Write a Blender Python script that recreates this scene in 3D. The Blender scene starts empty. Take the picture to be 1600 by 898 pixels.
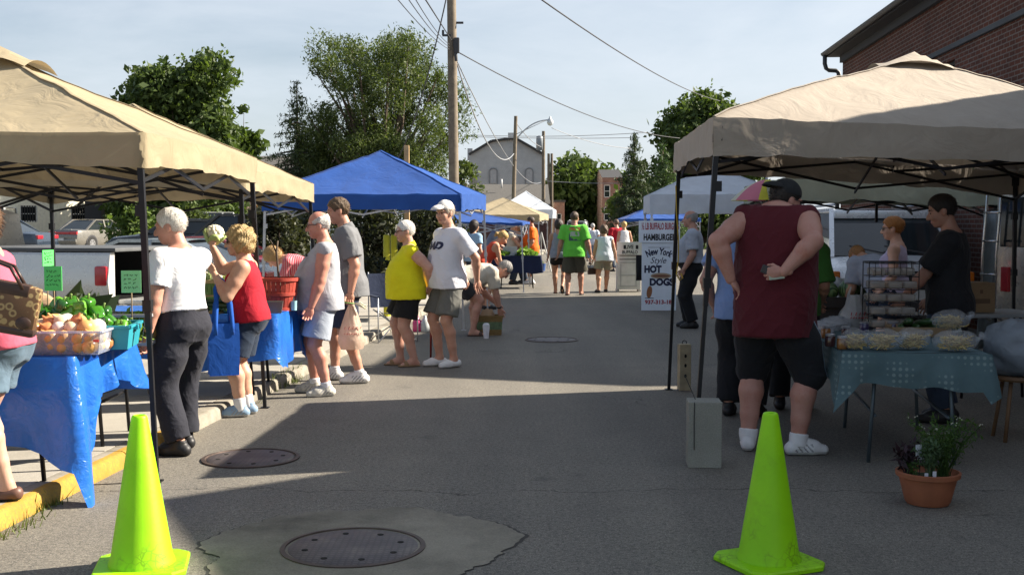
import bpy, bmesh, math, random
import numpy as np
from mathutils import Vector, Matrix, noise
from mathutils.bvhtree import BVHTree
R = math.radians
V = Vector
scn = bpy.context.scene
COL = scn.collection
random.seed(7)
rng = np.random.default_rng(7)
UP = V((0, 0, 1))
# ------------------------------------------------------------------ camera geometry
CAMZ = 1.58
FPX = 1800.0
PITCH = math.atan(99 / FPX)
def ray(px, py):
    x, y, z = (px - 800) / FPX, 1.0, (449 - py) / FPX
    c, s = math.cos(PITCH), math.sin(PITCH)
    return V((x, y * c + z * s, z * c - y * s))
def at(px, py, Y):
    r = ray(px, py)
    return V((0, 0, CAMZ)) + r * (Y / r.y)
def G(px, py, z=0.0):
    r = ray(px, py)
    return V((0, 0, CAMZ)) + r * ((z - CAMZ) / r.z)
# ------------------------------------------------------------------ materials
MATS = {}
def lin(c):
    return tuple(c[:3]) + (1.0,)
def nt_new(name):
    m = bpy.data.materials.new(name); m.use_nodes = True
    nt = m.node_tree; nt.nodes.clear()
    out = nt.nodes.new('ShaderNodeOutputMaterial')
    return m, nt, out
def N(nt, t, **kw):
    n = nt.nodes.new(t)
    for k, v in kw.items():
        if k.startswith('i_'):
            n.inputs[k[2:].replace('_', ' ')].default_value = v
        elif isinstance(k, str) and hasattr(n, k):
            setattr(n, k, v)
    return n
def L(nt, a, b):
    nt.links.new(a, b)
def ramp(nt, fac, stops):
    r = nt.nodes.new('ShaderNodeValToRGB')
    while len(r.color_ramp.elements) < len(stops): r.color_ramp.elements.new(.5)
    for e, (p, c) in zip(r.color_ramp.elements, stops):
        e.position = p; e.color = lin(c) if len(c) == 3 else c
    L(nt, fac, r.inputs[0]); return r
def mixc(nt, fac, a, b, mode='MIX'):
    m = nt.nodes.new('ShaderNodeMix'); m.data_type = 'RGBA'; m.blend_type = mode
    for inp, v in ((0, fac), (6, a), (7, b)):
        if hasattr(v, 'is_output'): L(nt, v, m.inputs[inp])
        else: m.inputs[inp].default_value = v if inp == 0 else lin(v)
    return m.outputs[2]
def math_(nt, op, a, b=None, c=None, clamp=False):
    m = nt.nodes.new('ShaderNodeMath'); m.operation = op; m.use_clamp = clamp
    for i, v in enumerate((a, b, c)):
        if v is None: continue
        if hasattr(v, 'is_output'): L(nt, v, m.inputs[i])
        else: m.inputs[i].default_value = v
    return m.outputs[0]
def coords(nt, kind='Object', scale=None, rot=None):
    t = nt.nodes.new('ShaderNodeTexCoord'); o = t.outputs[kind]
    if scale or rot:
        mp = nt.nodes.new('ShaderNodeMapping')
        if scale: mp.inputs['Scale'].default_value = scale if isinstance(scale, tuple) else (scale,) * 3
        if rot: mp.inputs['Rotation'].default_value = rot
        L(nt, o, mp.inputs[0]); o = mp.outputs[0]
    return o
def noise_(nt, co, scale, detail=4, rough=.55, dist=0):
    n = nt.nodes.new('ShaderNodeTexNoise')
    n.inputs['Scale'].default_value = scale; n.inputs['Detail'].default_value = detail
    n.inputs['Roughness'].default_value = rough; n.inputs['Distortion'].default_value = dist
    if co is not None: L(nt, co, n.inputs['Vector'])
    return n.outputs[0]
def bump_(nt, h, strength=.3, dist=.01, normal=None):
    b = nt.nodes.new('ShaderNodeBump'); b.inputs['Strength'].default_value = strength; b.inputs['Distance'].default_value = dist
    L(nt, h, b.inputs['Height'])
    if normal is not None: L(nt, normal, b.inputs['Normal'])
    return b.outputs[0]
def prin(nt, out, col, rough=.6, metal=0., normal=None, spec=.4, **kw):
    p = nt.nodes.new('ShaderNodeBsdfPrincipled')
    for n_, v in (('Base Color', col), ('Roughness', rough), ('Metallic', metal), ('Specular IOR Level', spec)):
        if hasattr(v, 'is_output'): L(nt, v, p.inputs[n_])
        else: p.inputs[n_].default_value = lin(v) if n_ == 'Base Color' else v
    for k, v in kw.items():
        p.inputs[k.replace('_', ' ')].default_value = v
    if normal is not None: L(nt, normal, p.inputs['Normal'])
    L(nt, p.outputs[0], out.inputs[0]); return p
def mat(name, col, rough=.6, metal=0., var=.12, scale=6., bump=0., bscale=60., spec=.4, dist=.004, **kw):
    """plain surface with mottled colour, uneven gloss and an optional fine bump"""
    if name in MATS: return MATS[name]
    m, nt, out = nt_new(name); co = coords(nt)
    n1 = noise_(nt, co, scale, 5, .6)
    lo = tuple(c * (1 - var) for c in col); hi = tuple(min(1, c * (1 + var)) for c in col)
    c = ramp(nt, n1, [(.3, lo), (.7, hi)]).outputs[0]
    nrm = bump_(nt, noise_(nt, co, bscale, 3, .6), bump, dist) if bump else None
    rr = math_(nt, 'MULTIPLY_ADD', n1, .2, max(0.02, rough - .1), clamp=True)
    prin(nt, out, c, rr, metal, nrm, spec, **kw)
    MATS[name] = m; return m
def cloth(name, col, trans=0., var=.06, rough=.85, wr=.36, wscale=7., weave=900., thin=False):
    """woven fabric: faint shade variation, soft creases, optionally light shows through"""
    if name in MATS: return MATS[name]
    m, nt, out = nt_new(name); co = coords(nt)
    n1 = noise_(nt, co, 5, 4, .6)
    c = ramp(nt, n1, [(.3, tuple(x * (1 - var) for x in col)), (.7, tuple(min(1, x * (1 + var)) for x in col))]).outputs[0]
    cr = noise_(nt, co, wscale, 3, .55, 1.6)
    nrm = bump_(nt, cr, wr, .03)
    p = prin(nt, out, c, rough, 0, nrm, .25)
    p.inputs['Sheen Weight'].default_value = .06
    if trans:
        t = nt.nodes.new('ShaderNodeBsdfTranslucent'); L(nt, c, t.inputs[0]); L(nt, nrm, t.inputs['Normal'])
        mx = nt.nodes.new('ShaderNodeMixShader'); mx.inputs[0].default_value = trans
        L(nt, p.outputs[0], mx.inputs[1]); L(nt, t.outputs[0], mx.inputs[2]); L(nt, mx.outputs[0], out.inputs[0])
    MATS[name] = m; return m
def glass(name, col=(.02, .025, .03), rough=.06):
    if name in MATS: return MATS[name]
    m, nt, out = nt_new(name)
    n1 = noise_(nt, coords(nt), 3, 2)
    prin(nt, out, ramp(nt, n1, [(.3, tuple(c * .7 for c in col)), (.7, col)]).outputs[0], rough, 0, None, .6)
    MATS[name] = m; return m
def clear(name, tint=(.9, .93, .96), opacity=.25, rough=.12):
    """thin clear plastic: mostly see-through with a gloss"""
    if name in MATS: return MATS[name]
    m, nt, out = nt_new(name); co = coords(nt)
    p = prin(nt, out, tint, rough, 0, bump_(nt, noise_(nt, co, 14, 4, .6, 1.5), .7, .03), .6)
    t = nt.nodes.new('ShaderNodeBsdfTransparent'); t.inputs[0].default_value = lin(tint)
    mx = nt.nodes.new('ShaderNodeMixShader'); mx.inputs[0].default_value = opacity
    L(nt, t.outputs[0], mx.inputs[1]); L(nt, p.outputs[0], mx.inputs[2]); L(nt, mx.outputs[0], out.inputs[0])
    MATS[name] = m; return m
def leafmat(name, c1, c2, trans=.35):
    if name in MATS: return MATS[name]
    m, nt, out = nt_new(name)
    g = nt.nodes.new('ShaderNodeNewGeometry')
    n1 = noise_(nt, coords(nt), .5, 3)
    f = math_(nt, 'ADD', math_(nt, 'MULTIPLY', g.outputs['Random Per Island'], .6), math_(nt, 'MULTIPLY', n1, .5))
    c = ramp(nt, f, [(.15, c1), (.9, c2)]).outputs[0]
    p = prin(nt, out, c, .55, 0, None, .3)
    t = nt.nodes.new('ShaderNodeBsdfTranslucent')
    L(nt, mixc(nt, 1., c, (1.3, 1.35, .6), 'MULTIPLY'), t.inputs[0])
    mx = nt.nodes.new('ShaderNodeMixShader'); mx.inputs[0].default_value = trans
    L(nt, p.outputs[0], mx.inputs[1]); L(nt, t.outputs[0], mx.inputs[2]); L(nt, mx.outputs[0], out.inputs[0])
    MATS[name] = m; return m
# ------------------------------------------------------------------ objects
MW = {}
def thing(name, label, cat, loc=(0, 0, 0), rz=0., group=None):
    o = bpy.data.objects.new(name, None); COL.objects.link(o)
    o.empty_display_size = .1
    o.location = loc; o.rotation_euler = (0, 0, rz)
    MW[o.name] = Matrix.Translation(V(loc)) @ Matrix.Rotation(rz, 4, 'Z')
    return tag(o, label, cat, group)
def tag(o, label, cat, group=None):
    o['label'] = label; o['category'] = cat
    if group: o['group'] = group
    return o
def mesh_obj(name, verts, faces, mats, parent=None, smooth=True, midx=None, world=False, auto=None):
    me = bpy.data.meshes.new(name)
    if world and parent is not None:
        rt_ = parent
        while rt_.parent is not None: rt_ = rt_.parent
        inv = MW[rt_.name].inverted(); verts = [inv @ V(v) for v in verts]
    verts = np.asarray(verts, dtype=np.float32).reshape(-1, 3)
    if isinstance(faces, np.ndarray):
        nv, k = len(verts), faces.shape[1]
        me.vertices.add(nv); me.vertices.foreach_set('co', verts.ravel())
        me.loops.add(faces.size); me.loops.foreach_set('vertex_index', faces.ravel().astype(np.int32))
        me.polygons.add(len(faces)); me.polygons.foreach_set('loop_start', np.arange(0, faces.size, k, dtype=np.int32))
        me.update(calc_edges=True)
    else:
        me.from_pydata([tuple(map(float, v)) for v in verts], [], [tuple(f) for f in faces])
    if not isinstance(mats, (list, tuple)): mats = [mats]
    for m in mats: me.materials.append(m)
    if midx is not None: me.polygons.foreach_set('material_index', np.asarray(midx, dtype=np.int32))
    me.polygons.foreach_set('use_smooth', np.full(len(me.polygons), bool(smooth)))
    me.validate(); me.update()
    if auto is not None:
        try: me.set_sharp_from_angle(angle=R(auto))
        except Exception: pass
    o = bpy.data.objects.new(name, me); COL.objects.link(o)
    if parent is not None: o.parent = parent
    return o
def basis(d, up=UP):
    d = V(d).normalized()
    r = d.cross(up)
    if r.length < 1e-4: r = d.cross(V((0, 1, 0)))
    r.normalize(); u = r.cross(d); return r, d, u
class MB:
    """collects simple shapes into ONE mesh"""
    def __init__(s): s.v = []; s.f = []; s.mi = []; s.m = 0
    def add(s, vs, fs):
        b = len(s.v); s.v += [V(v) for v in vs]
        for f in fs: s.f.append([b + i for i in f]); s.mi.append(s.m)
        return s
    def box(s, c, size, rz=0., bev=0., M=None):
        bm = bmesh.new(); bmesh.ops.create_cube(bm, size=1)
        for v in bm.verts: v.co = V((v.co.x * size[0], v.co.y * size[1], v.co.z * size[2]))
        if bev: bmesh.ops.bevel(bm, geom=bm.edges[:], offset=bev, segments=2, affect='EDGES', profile=.6)
        T = Matrix.Translation(V(c)) @ (M if M is not None else Matrix.Rotation(rz, 4, 'Z'))
        bm.verts.index_update()
        s.add([T @ v.co for v in bm.verts], [[v.index for v in f.verts] for f in bm.faces]); bm.free(); return s
    def bar(s, a, b, w, h=None, up=UP):
        a, b = V(a), V(b); h = h or w; r, d, u = basis(b - a, up)
        vs = [p + r * (x * w / 2) + u * (z * h / 2) for p in (a, b) for x, z in ((-1, -1), (1, -1), (1, 1), (-1, 1))]
        return s.add(vs, [(0, 1, 2, 3), (7, 6, 5, 4), (0, 4, 5, 1), (1, 5, 6, 2), (2, 6, 7, 3), (3, 7, 4, 0)])
    def tube(s, pts, r, n=8, cap=True):
        pts = [V(p) for p in pts]; rs = r if isinstance(r, (list, tuple)) else [r] * len(pts)
        vs = []; pr = None
        for i, p in enumerate(pts):
            d = (pts[min(i + 1, len(pts) - 1)] - pts[max(i - 1, 0)]).normalized()
            if pr is None: pr = basis(d)[0]
            x = pr - d * pr.dot(d)
            x = x.normalized() if x.length > 1e-5 else basis(d)[0]
            pr = x; y = d.cross(x)
            vs += [p + (x * math.cos(2 * math.pi * k / n) + y * math.sin(2 * math.pi * k / n)) * rs[i] for k in range(n)]
        fs = [(i * n + k, i * n + (k + 1) % n, (i + 1) * n + (k + 1) % n, (i + 1) * n + k) for i in range(len(pts) - 1) for k in range(n)]
        if cap:
            fs.append(tuple(reversed(range(n)))); fs.append(tuple(range((len(pts) - 1) * n, len(pts) * n)))
        return s.add(vs, fs)
    def lathe(s, prof, c=(0, 0, 0), n=24, cap=True, sx=1., sy=1.):
        c = V(c); vs = [c + V((r * math.cos(2 * math.pi * k / n) * sx, r * math.sin(2 * math.pi * k / n) * sy, z)) for r, z in prof for k in range(n)]
        fs = [(i * n + k, i * n + (k + 1) % n, (i + 1) * n + (k + 1) % n, (i + 1) * n + k) for i in range(len(prof) - 1) for k in range(n)]
        if cap:
            fs.append(tuple(reversed(range(n)))); fs.append(tuple(range((len(prof) - 1) * n, len(prof) * n)))
        return s.add(vs, fs)
    def ell(s, c, r, M=None, seg=12, rings=8, noise_amp=0., seed=0):
        c = V(c); r = r if isinstance(r, (tuple, list)) else (r, r, r); vs = []; fs = []
        vs.append(V((0, 0, 1)))
        for i in range(1, rings):
            a = math.pi * i / rings
            vs += [V((math.sin(a) * math.cos(2 * math.pi * k / seg), math.sin(a) * math.sin(2 * math.pi * k / seg), math.cos(a))) for k in range(seg)]
        vs.append(V((0, 0, -1)))
        for k in range(seg):
            fs.append((0, 1 + k, 1 + (k + 1) % seg))
            fs.append((len(vs) - 1, 1 + (rings - 2) * seg + (k + 1) % seg, 1 + (rings - 2) * seg + k))
        for i in range(rings - 2):
            for k in range(seg):
                fs.append((1 + i * seg + k, 1 + (i + 1) * seg + k, 1 + (i + 1) * seg + (k + 1) % seg, 1 + i * seg + (k + 1) % seg))
        o = []
        for v in vs:
            q = 1 + (noise_amp * noise.noise(v * 2.2 + V((seed, seed * 1.7, 0))) if noise_amp else 0)
            p = V((v.x * r[0] * q, v.y * r[1] * q, v.z * r[2] * q))
            o.append(c + (M @ p if M is not None else p))
        return s.add(o, fs)
    def grid(s, P):
        """P[i][j] points -> a quad sheet"""
        n, m = len(P), len(P[0])
        return s.add([p for row in P for p in row], [(i * m + j, (i + 1) * m + j, (i + 1) * m + j + 1, i * m + j + 1) for i in range(n - 1) for j in range(m - 1)])
    def crumple(s, r, seed, seg=44, rings=28, amp=.22, cre=.10):
        """a lump of thin sheet: rounded body broken by sharp creases"""
        b = len(s.v); s.ell((0, 0, 0), (1, 1, 1), None, seg, rings)
        for i in range(b, len(s.v)):
            v = s.v[i]; o = V((seed, seed * 1.3, seed * .7)); q = 1 + amp * noise.noise(v * 1.4 + o)
            for f_, w_ in ((2.2, 1.), (4.5, .6), (9., .3)): q += cre * w_ * (.35 - abs(noise.noise(v * f_ + o)) * 1.6)
            s.v[i] = V((v.x * r[0] * q, v.y * r[1] * q, v.z * r[2] * q))
        return s
    def prism(s, poly, h0, h1):
        """poly list of (x,y) extruded in z"""
        n = len(poly)
        return s.add([V((x, y, h0)) for x, y in poly] + [V((x, y, h1)) for x, y in poly],
                     [tuple(reversed(range(n))), tuple(range(n, 2 * n))] + [(i, (i + 1) % n, n + (i + 1) % n, n + i) for i in range(n)])
    def obj(s, name, mats, parent=None, smooth=False, world=False, auto=None):
        return mesh_obj(name, s.v, s.f, mats, parent, smooth, s.mi, world, auto)
def struct(o): o['kind'] = 'structure'; return o
def stuff(o): o['kind'] = 'stuff'; return o
def text_verts(body, size, offset=0., shear=0., align='CENTER', res=3, spacing=1.):
    cu = bpy.data.curves.new('t', 'FONT'); cu.body = body; cu.size = size; cu.offset = offset; cu.shear = shear
    cu.align_x = align; cu.align_y = 'CENTER'; cu.resolution_u = res; cu.space_character = spacing
    o = bpy.data.objects.new('t', cu); COL.objects.link(o)
    dg = bpy.context.evaluated_depsgraph_get()
    me = bpy.data.meshes.new_from_object(o.evaluated_get(dg))
    vs = [v.co.copy() for v in me.vertices]; fs = [tuple(p.vertices) for p in me.polygons]
    bpy.data.objects.remove(o); bpy.data.curves.remove(cu); bpy.data.meshes.remove(me)
    return vs, fs
# ------------------------------------------------------------------ implicit surfaces (bodies and clothes)
class SDF:
    def __init__(s): s.ops = []; s.lo = np.full(3, 1e9); s.hi = np.full(3, -1e9)
    def _b(s, lo, hi, op):
        if op == 'u': s.lo = np.minimum(s.lo, lo); s.hi = np.maximum(s.hi, hi)
    def cone(s, a, b, ra, rb, k=.02, op='u', flat=False, sq=None):
        a, b = np.array(a, float), np.array(b, float); m = max(ra, rb)
        lo, hi = np.minimum(a, b) - m, np.maximum(a, b) + m
        s._b(lo, hi, op)
        ab = b - a; L2 = float(ab @ ab) + 1e-12; Ln = math.sqrt(L2)
        def f(x, y, z):
            px, py, pz = x - a[0], y - a[1], z - a[2]
            t = (px * ab[0] + py * ab[1] + pz * ab[2]) / L2
            tc = np.clip(t, 0, 1)
            dx, dy, dz = px - tc * ab[0] if not flat else px - t * ab[0], py - tc * ab[1] if not flat else py - t * ab[1], pz - tc * ab[2] if not flat else pz - t * ab[2]
            q = dx * dx + dy * dy + dz * dz
            if sq is not None:
                n_, fac = sq; w = dx * n_[0] + dy * n_[1] + dz * n_[2]; q = q + w * w * (fac * fac - 1)
            d = np.sqrt(q) - (ra + (rb - ra) * tc)
            if flat: d = np.maximum(d, (np.abs(t - .5) - .5) * Ln)
            return d
        s.ops.append((op, f, lo, hi, k)); return s
    def chain(s, pts, rs, k=.02, **kw):
        for i in range(len(pts) - 1): s.cone(pts[i], pts[i + 1], rs[i], rs[i + 1], k, **kw)
        return s
    def ell(s, c, r, M=None, k=.02, op='u'):
        c = np.array(c, float); r = np.array(r, float); m = r.max()
        A = np.array(M.to_3x3() if M is not None else Matrix.Identity(3))
        s._b(c - m, c + m, op)
        def f(x, y, z):
            px, py, pz = x - c[0], y - c[1], z - c[2]
            q = [(px * A[0, i] + py * A[1, i] + pz * A[2, i]) / r[i] for i in range(3)]
            k0 = np.sqrt(q[0] ** 2 + q[1] ** 2 + q[2] ** 2)
            k1 = np.sqrt((q[0] / r[0]) ** 2 + (q[1] / r[1]) ** 2 + (q[2] / r[2]) ** 2) + 1e-9
            return k0 * (k0 - 1) / k1
        s.ops.append((op, f, c - m, c + m, k)); return s
    def loft(s, A, up, rt, fw, sec, k=.03, op='u', rnd=.02, pw=2.2):
        """sec: (height, rx, ry, oy) along up from A; smooth interpolation"""
        A, up, rt, fw = (np.array(q, float) for q in (A, up, rt, fw))
        sec = np.array(sec, float); h = sec[:, 0]; hh = np.linspace(h[0], h[-1], 96)
        tab = [np.interp(hh, h, sec[:, i]) for i in (1, 2, 3)]
        ker = np.array([1, 3, 4, 3, 1]) / 12.
        for i in range(3):
            for _ in range(3): tab[i] = np.convolve(np.pad(tab[i], 2, 'edge'), ker, 'valid')
        pts = np.array([A + up * a + fw * o + rt * sx * x + fw * sy * y for a, x, y, o in sec for sx in (-1, 1) for sy in (-1, 1)])
        lo, hi = pts.min(0) - .03, pts.max(0) + .03
        s._b(lo, hi, op)
        def f(x, y, z):
            px, py, pz = x - A[0], y - A[1], z - A[2]
            t = px * up[0] + py * up[1] + pz * up[2]
            u = px * rt[0] + py * rt[1] + pz * rt[2]; w = px * fw[0] + py * fw[1] + pz * fw[2]
            rx, ry, oy = (np.interp(t, hh, tb) for tb in tab)
            q = (np.abs(u / rx) ** pw + np.abs((w - oy) / ry) ** pw) ** (1 / pw)
            d = (q - 1) * np.minimum(rx, ry)
            e = np.maximum(h[0] - t, t - h[-1])
            if rnd:
                h_ = np.maximum(rnd - np.abs(d - e), 0) / rnd
                return np.maximum(d, e) + h_ * h_ * rnd * .25
            return np.maximum(d, e)
        s.ops.append((op, f, lo, hi, k)); return s
    def plane(s, p, n, lo=None, hi=None):
        """keep the side the normal points away from"""
        p, n = np.array(p, float), np.array(V(n).normalized(), float)
        s.ops.append(('p', lambda x, y, z: (x - p[0]) * n[0] + (y - p[1]) * n[1] + (z - p[2]) * n[2], None if lo is None else np.array(lo), None if hi is None else np.array(hi), 0)); return s
    def mesh(s, h):
        lo = s.lo - 3 * h; hi = s.hi + 3 * h
        dim = np.ceil((hi - lo) / h).astype(int) + 1
        ax = [(lo[i] + h * np.arange(dim[i])).astype(np.float32) for i in range(3)]
        F = np.full(dim, .2, dtype=np.float32)
        for op, f, a, b, k in s.ops:
            if a is None: i0, i1 = np.zeros(3, int), dim
            else:
                mar = k + 2.5 * h
                i0 = np.clip(np.floor((a - mar - lo) / h).astype(int), 0, dim); i1 = np.clip(np.ceil((b + mar - lo) / h).astype(int) + 1, 0, dim)
            if np.any(i1 <= i0): continue
            sl = tuple(slice(i0[i], i1[i]) for i in range(3))
            d = f(ax[0][sl[0], None, None], ax[1][None, sl[1], None], ax[2][None, None, sl[2]]).astype(np.float32)
            c = F[sl]
            if op == 'u':
                hh = np.maximum(k - np.abs(c - d), 0) / max(k, 1e-6); F[sl] = np.minimum(c, d) - hh * hh * k * .25
            elif op == 's':
                d = -d; hh = np.maximum(k - np.abs(c - d), 0) / max(k, 1e-6); F[sl] = np.maximum(c, d) + hh * hh * k * .25
            else: F[sl] = np.maximum(c, d)
        return surface_nets(F, lo, h)
def surface_nets(F, lo, h):
    ins = F < 0
    c8 = [(i, j, k) for i in (0, 1) for j in (0, 1) for k in (0, 1)]
    d = np.array(F.shape) - 1
    cnt = np.zeros(d, np.int8)
    for i, j, k in c8: cnt += ins[i:i + d[0], j:j + d[1], k:k + d[2]]
    act = (cnt > 0) & (cnt < 8)
    idx = np.argwhere(act)
    if len(idx) == 0: return np.zeros((0, 3)), np.zeros((0, 4), int)
    num = np.full(d, -1, np.int64); num[act] = np.arange(len(idx))
    val = {c: F[idx[:, 0] + c[0], idx[:, 1] + c[1], idx[:, 2] + c[2]] for c in c8}
    acc = np.zeros((len(idx), 3)); n = np.zeros(len(idx))
    for a in c8:
        for axis in range(3):
            if a[axis]: continue
            b = list(a); b[axis] = 1; b = tuple(b)
            va, vb = val[a], val[b]; m = (va < 0) != (vb < 0)
            t = np.where(m, va / np.where(m, va - vb, 1), 0)
            p = np.tile(np.array(a, float), (len(idx), 1)); p[:, axis] = t
            acc[m] += p[m]; n[m] += 1
    verts = lo + h * (idx + acc / n[:, None])
    quads = []
    for axis in range(3):
        o1, o2 = [(1, 2), (2, 0), (0, 1)][axis]
        sh = [slice(None)] * 3; sh2 = [slice(None)] * 3
        sh[axis] = slice(0, -1); sh2[axis] = slice(1, None)
        A, B = ins[tuple(sh)], ins[tuple(sh2)]
        e = np.argwhere(A != B)
        ok = (e[:, o1] > 0) & (e[:, o2] > 0) & (e[:, o1] < d[o1]) & (e[:, o2] < d[o2])
        e = e[ok]
        if len(e) == 0: continue
        def cell(u, v):
            q = e.copy(); q[:, o1] -= u; q[:, o2] -= v
            return num[q[:, 0], q[:, 1], q[:, 2]]
        q = np.stack([cell(1, 1), cell(0, 1), cell(0, 0), cell(1, 0)], 1)
        flip = ~A[e[:, 0], e[:, 1], e[:, 2]]
        q[flip] = q[flip][:, ::-1]
        quads.append(q[(q >= 0).all(1)])
    return verts, np.concatenate(quads)
def relax(v, q, it=1, lam=.5):
    for _ in range(it):
        acc = np.zeros_like(v); n = np.zeros(len(v))
        for a in range(4):
            for b in ((a + 1) % 4, (a + 3) % 4):
                np.add.at(acc, q[:, a], v[q[:, b]]); np.add.at(n, q[:, a], 1)
        v = v + lam * (acc / np.maximum(n, 1)[:, None] - v)
    return v
def vnormals(v, q):
    fn = np.cross(v[q[:, 2]] - v[q[:, 0]], v[q[:, 3]] - v[q[:, 1]])
    o = np.zeros_like(v)
    for a in range(4): np.add.at(o, q[:, a], fn)
    return o / (np.linalg.norm(o, axis=1, keepdims=True) + 1e-12)
def folds(v, q, amp, seed, freq=11., vert=.35):
    """soft cloth folds: waves with warped phase, stretched along z"""
    r = np.random.default_rng(seed); n = vnormals(v, q); d = np.zeros(len(v))
    w = v + .05 * np.sin(v[:, [1, 2, 0]] * 9 + r.uniform(0, 6, 3))
    for i in range(5):
        k = r.normal(size=3); k[2] *= vert; k *= freq * r.uniform(.7, 2.) / np.linalg.norm(k)
        d += np.sin(w @ k + r.uniform(0, 6.3)) / (1 + .4 * i)
    m = np.sin(v @ r.normal(size=3) * 5 + r.uniform(0, 6)) * .5 + .6
    e = np.zeros(len(v)); w2 = v + .035 * np.sin(v[:, [2, 0, 1]] * 14 + r.uniform(0, 6, 3))
    for i in range(4):
        k = r.normal(size=3); k[2] *= .55; k *= freq * r.uniform(1.5, 2.6) / np.linalg.norm(k)
        q = np.abs(np.sin(w2 @ k + r.uniform(0, 6.3))); e += (1 - q) ** 2.2 * (np.sin(v @ r.normal(size=3) * 6 + r.uniform(0, 6)) > -.1)
    return v + n * (amp * (d / 2.2 * m + (e - .8) * .42))[:, None]
# ------------------------------------------------------------------ people
def skin(tone):
    nm = 'skin_%02d_%02d_%02d' % tuple(int(c * 99) for c in tone)
    if nm in MATS: return MATS[nm]
    m, nt, out = nt_new(nm); co = coords(nt)
    n1 = noise_(nt, co, 7, 6, .7); n2 = noise_(nt, co, 90, 4, .7)
    f = math_(nt, 'ADD', math_(nt, 'MULTIPLY', n1, .75), math_(nt, 'MULTIPLY', n2, .25))
    c = ramp(nt, f, [(.3, (tone[0] * .90, tone[1] * .68, tone[2] * .62)), (.5, tone), (.72, tuple(min(1, q * 1.12) for q in tone))]).outputs[0]
    prin(nt, out, c, .5, 0, bump_(nt, n2, .15, .003), .35, Subsurface_Weight=.08, Subsurface_Radius=(.02, .008, .004), Subsurface_Scale=.3)
    MATS[nm] = m; return m
def hairmat(nm, col):
    if nm in MATS: return MATS[nm]
    m, nt, out = nt_new(nm); co = coords(nt, 'Object', (40, 40, 12))
    n1 = noise_(nt, co, 3, 4, .7, .8)
    c = ramp(nt, n1, [(.3, tuple(q * .6 for q in col)), (.65, tuple(min(1, q * 1.15) for q in col))]).outputs[0]
    prin(nt, out, c, .5, 0, bump_(nt, n1, .6, .01), .3); MATS[nm] = m; return m
LIP = mat('lip_skin', (.38, .16, .13), .45, var=.05); EYE = mat('eye_dark', (.05, .035, .03), .2, var=.1)
def ik(a, t, l1, l2, pole):
    a, t = V(a), V(t); d = t - a; Ln = min(d.length, (l1 + l2) * .995); u = d.normalized()
    x = (l1 * l1 - l2 * l2 + Ln * Ln) / (2 * Ln); h = math.sqrt(max(l1 * l1 - x * x, 0))
    p = V(pole) - u * V(pole).dot(u); p.normalize()
    return a + u * x + p * h, a + u * Ln
def cols(a, b, c):
    return Matrix((a, b, c)).transposed()
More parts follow.
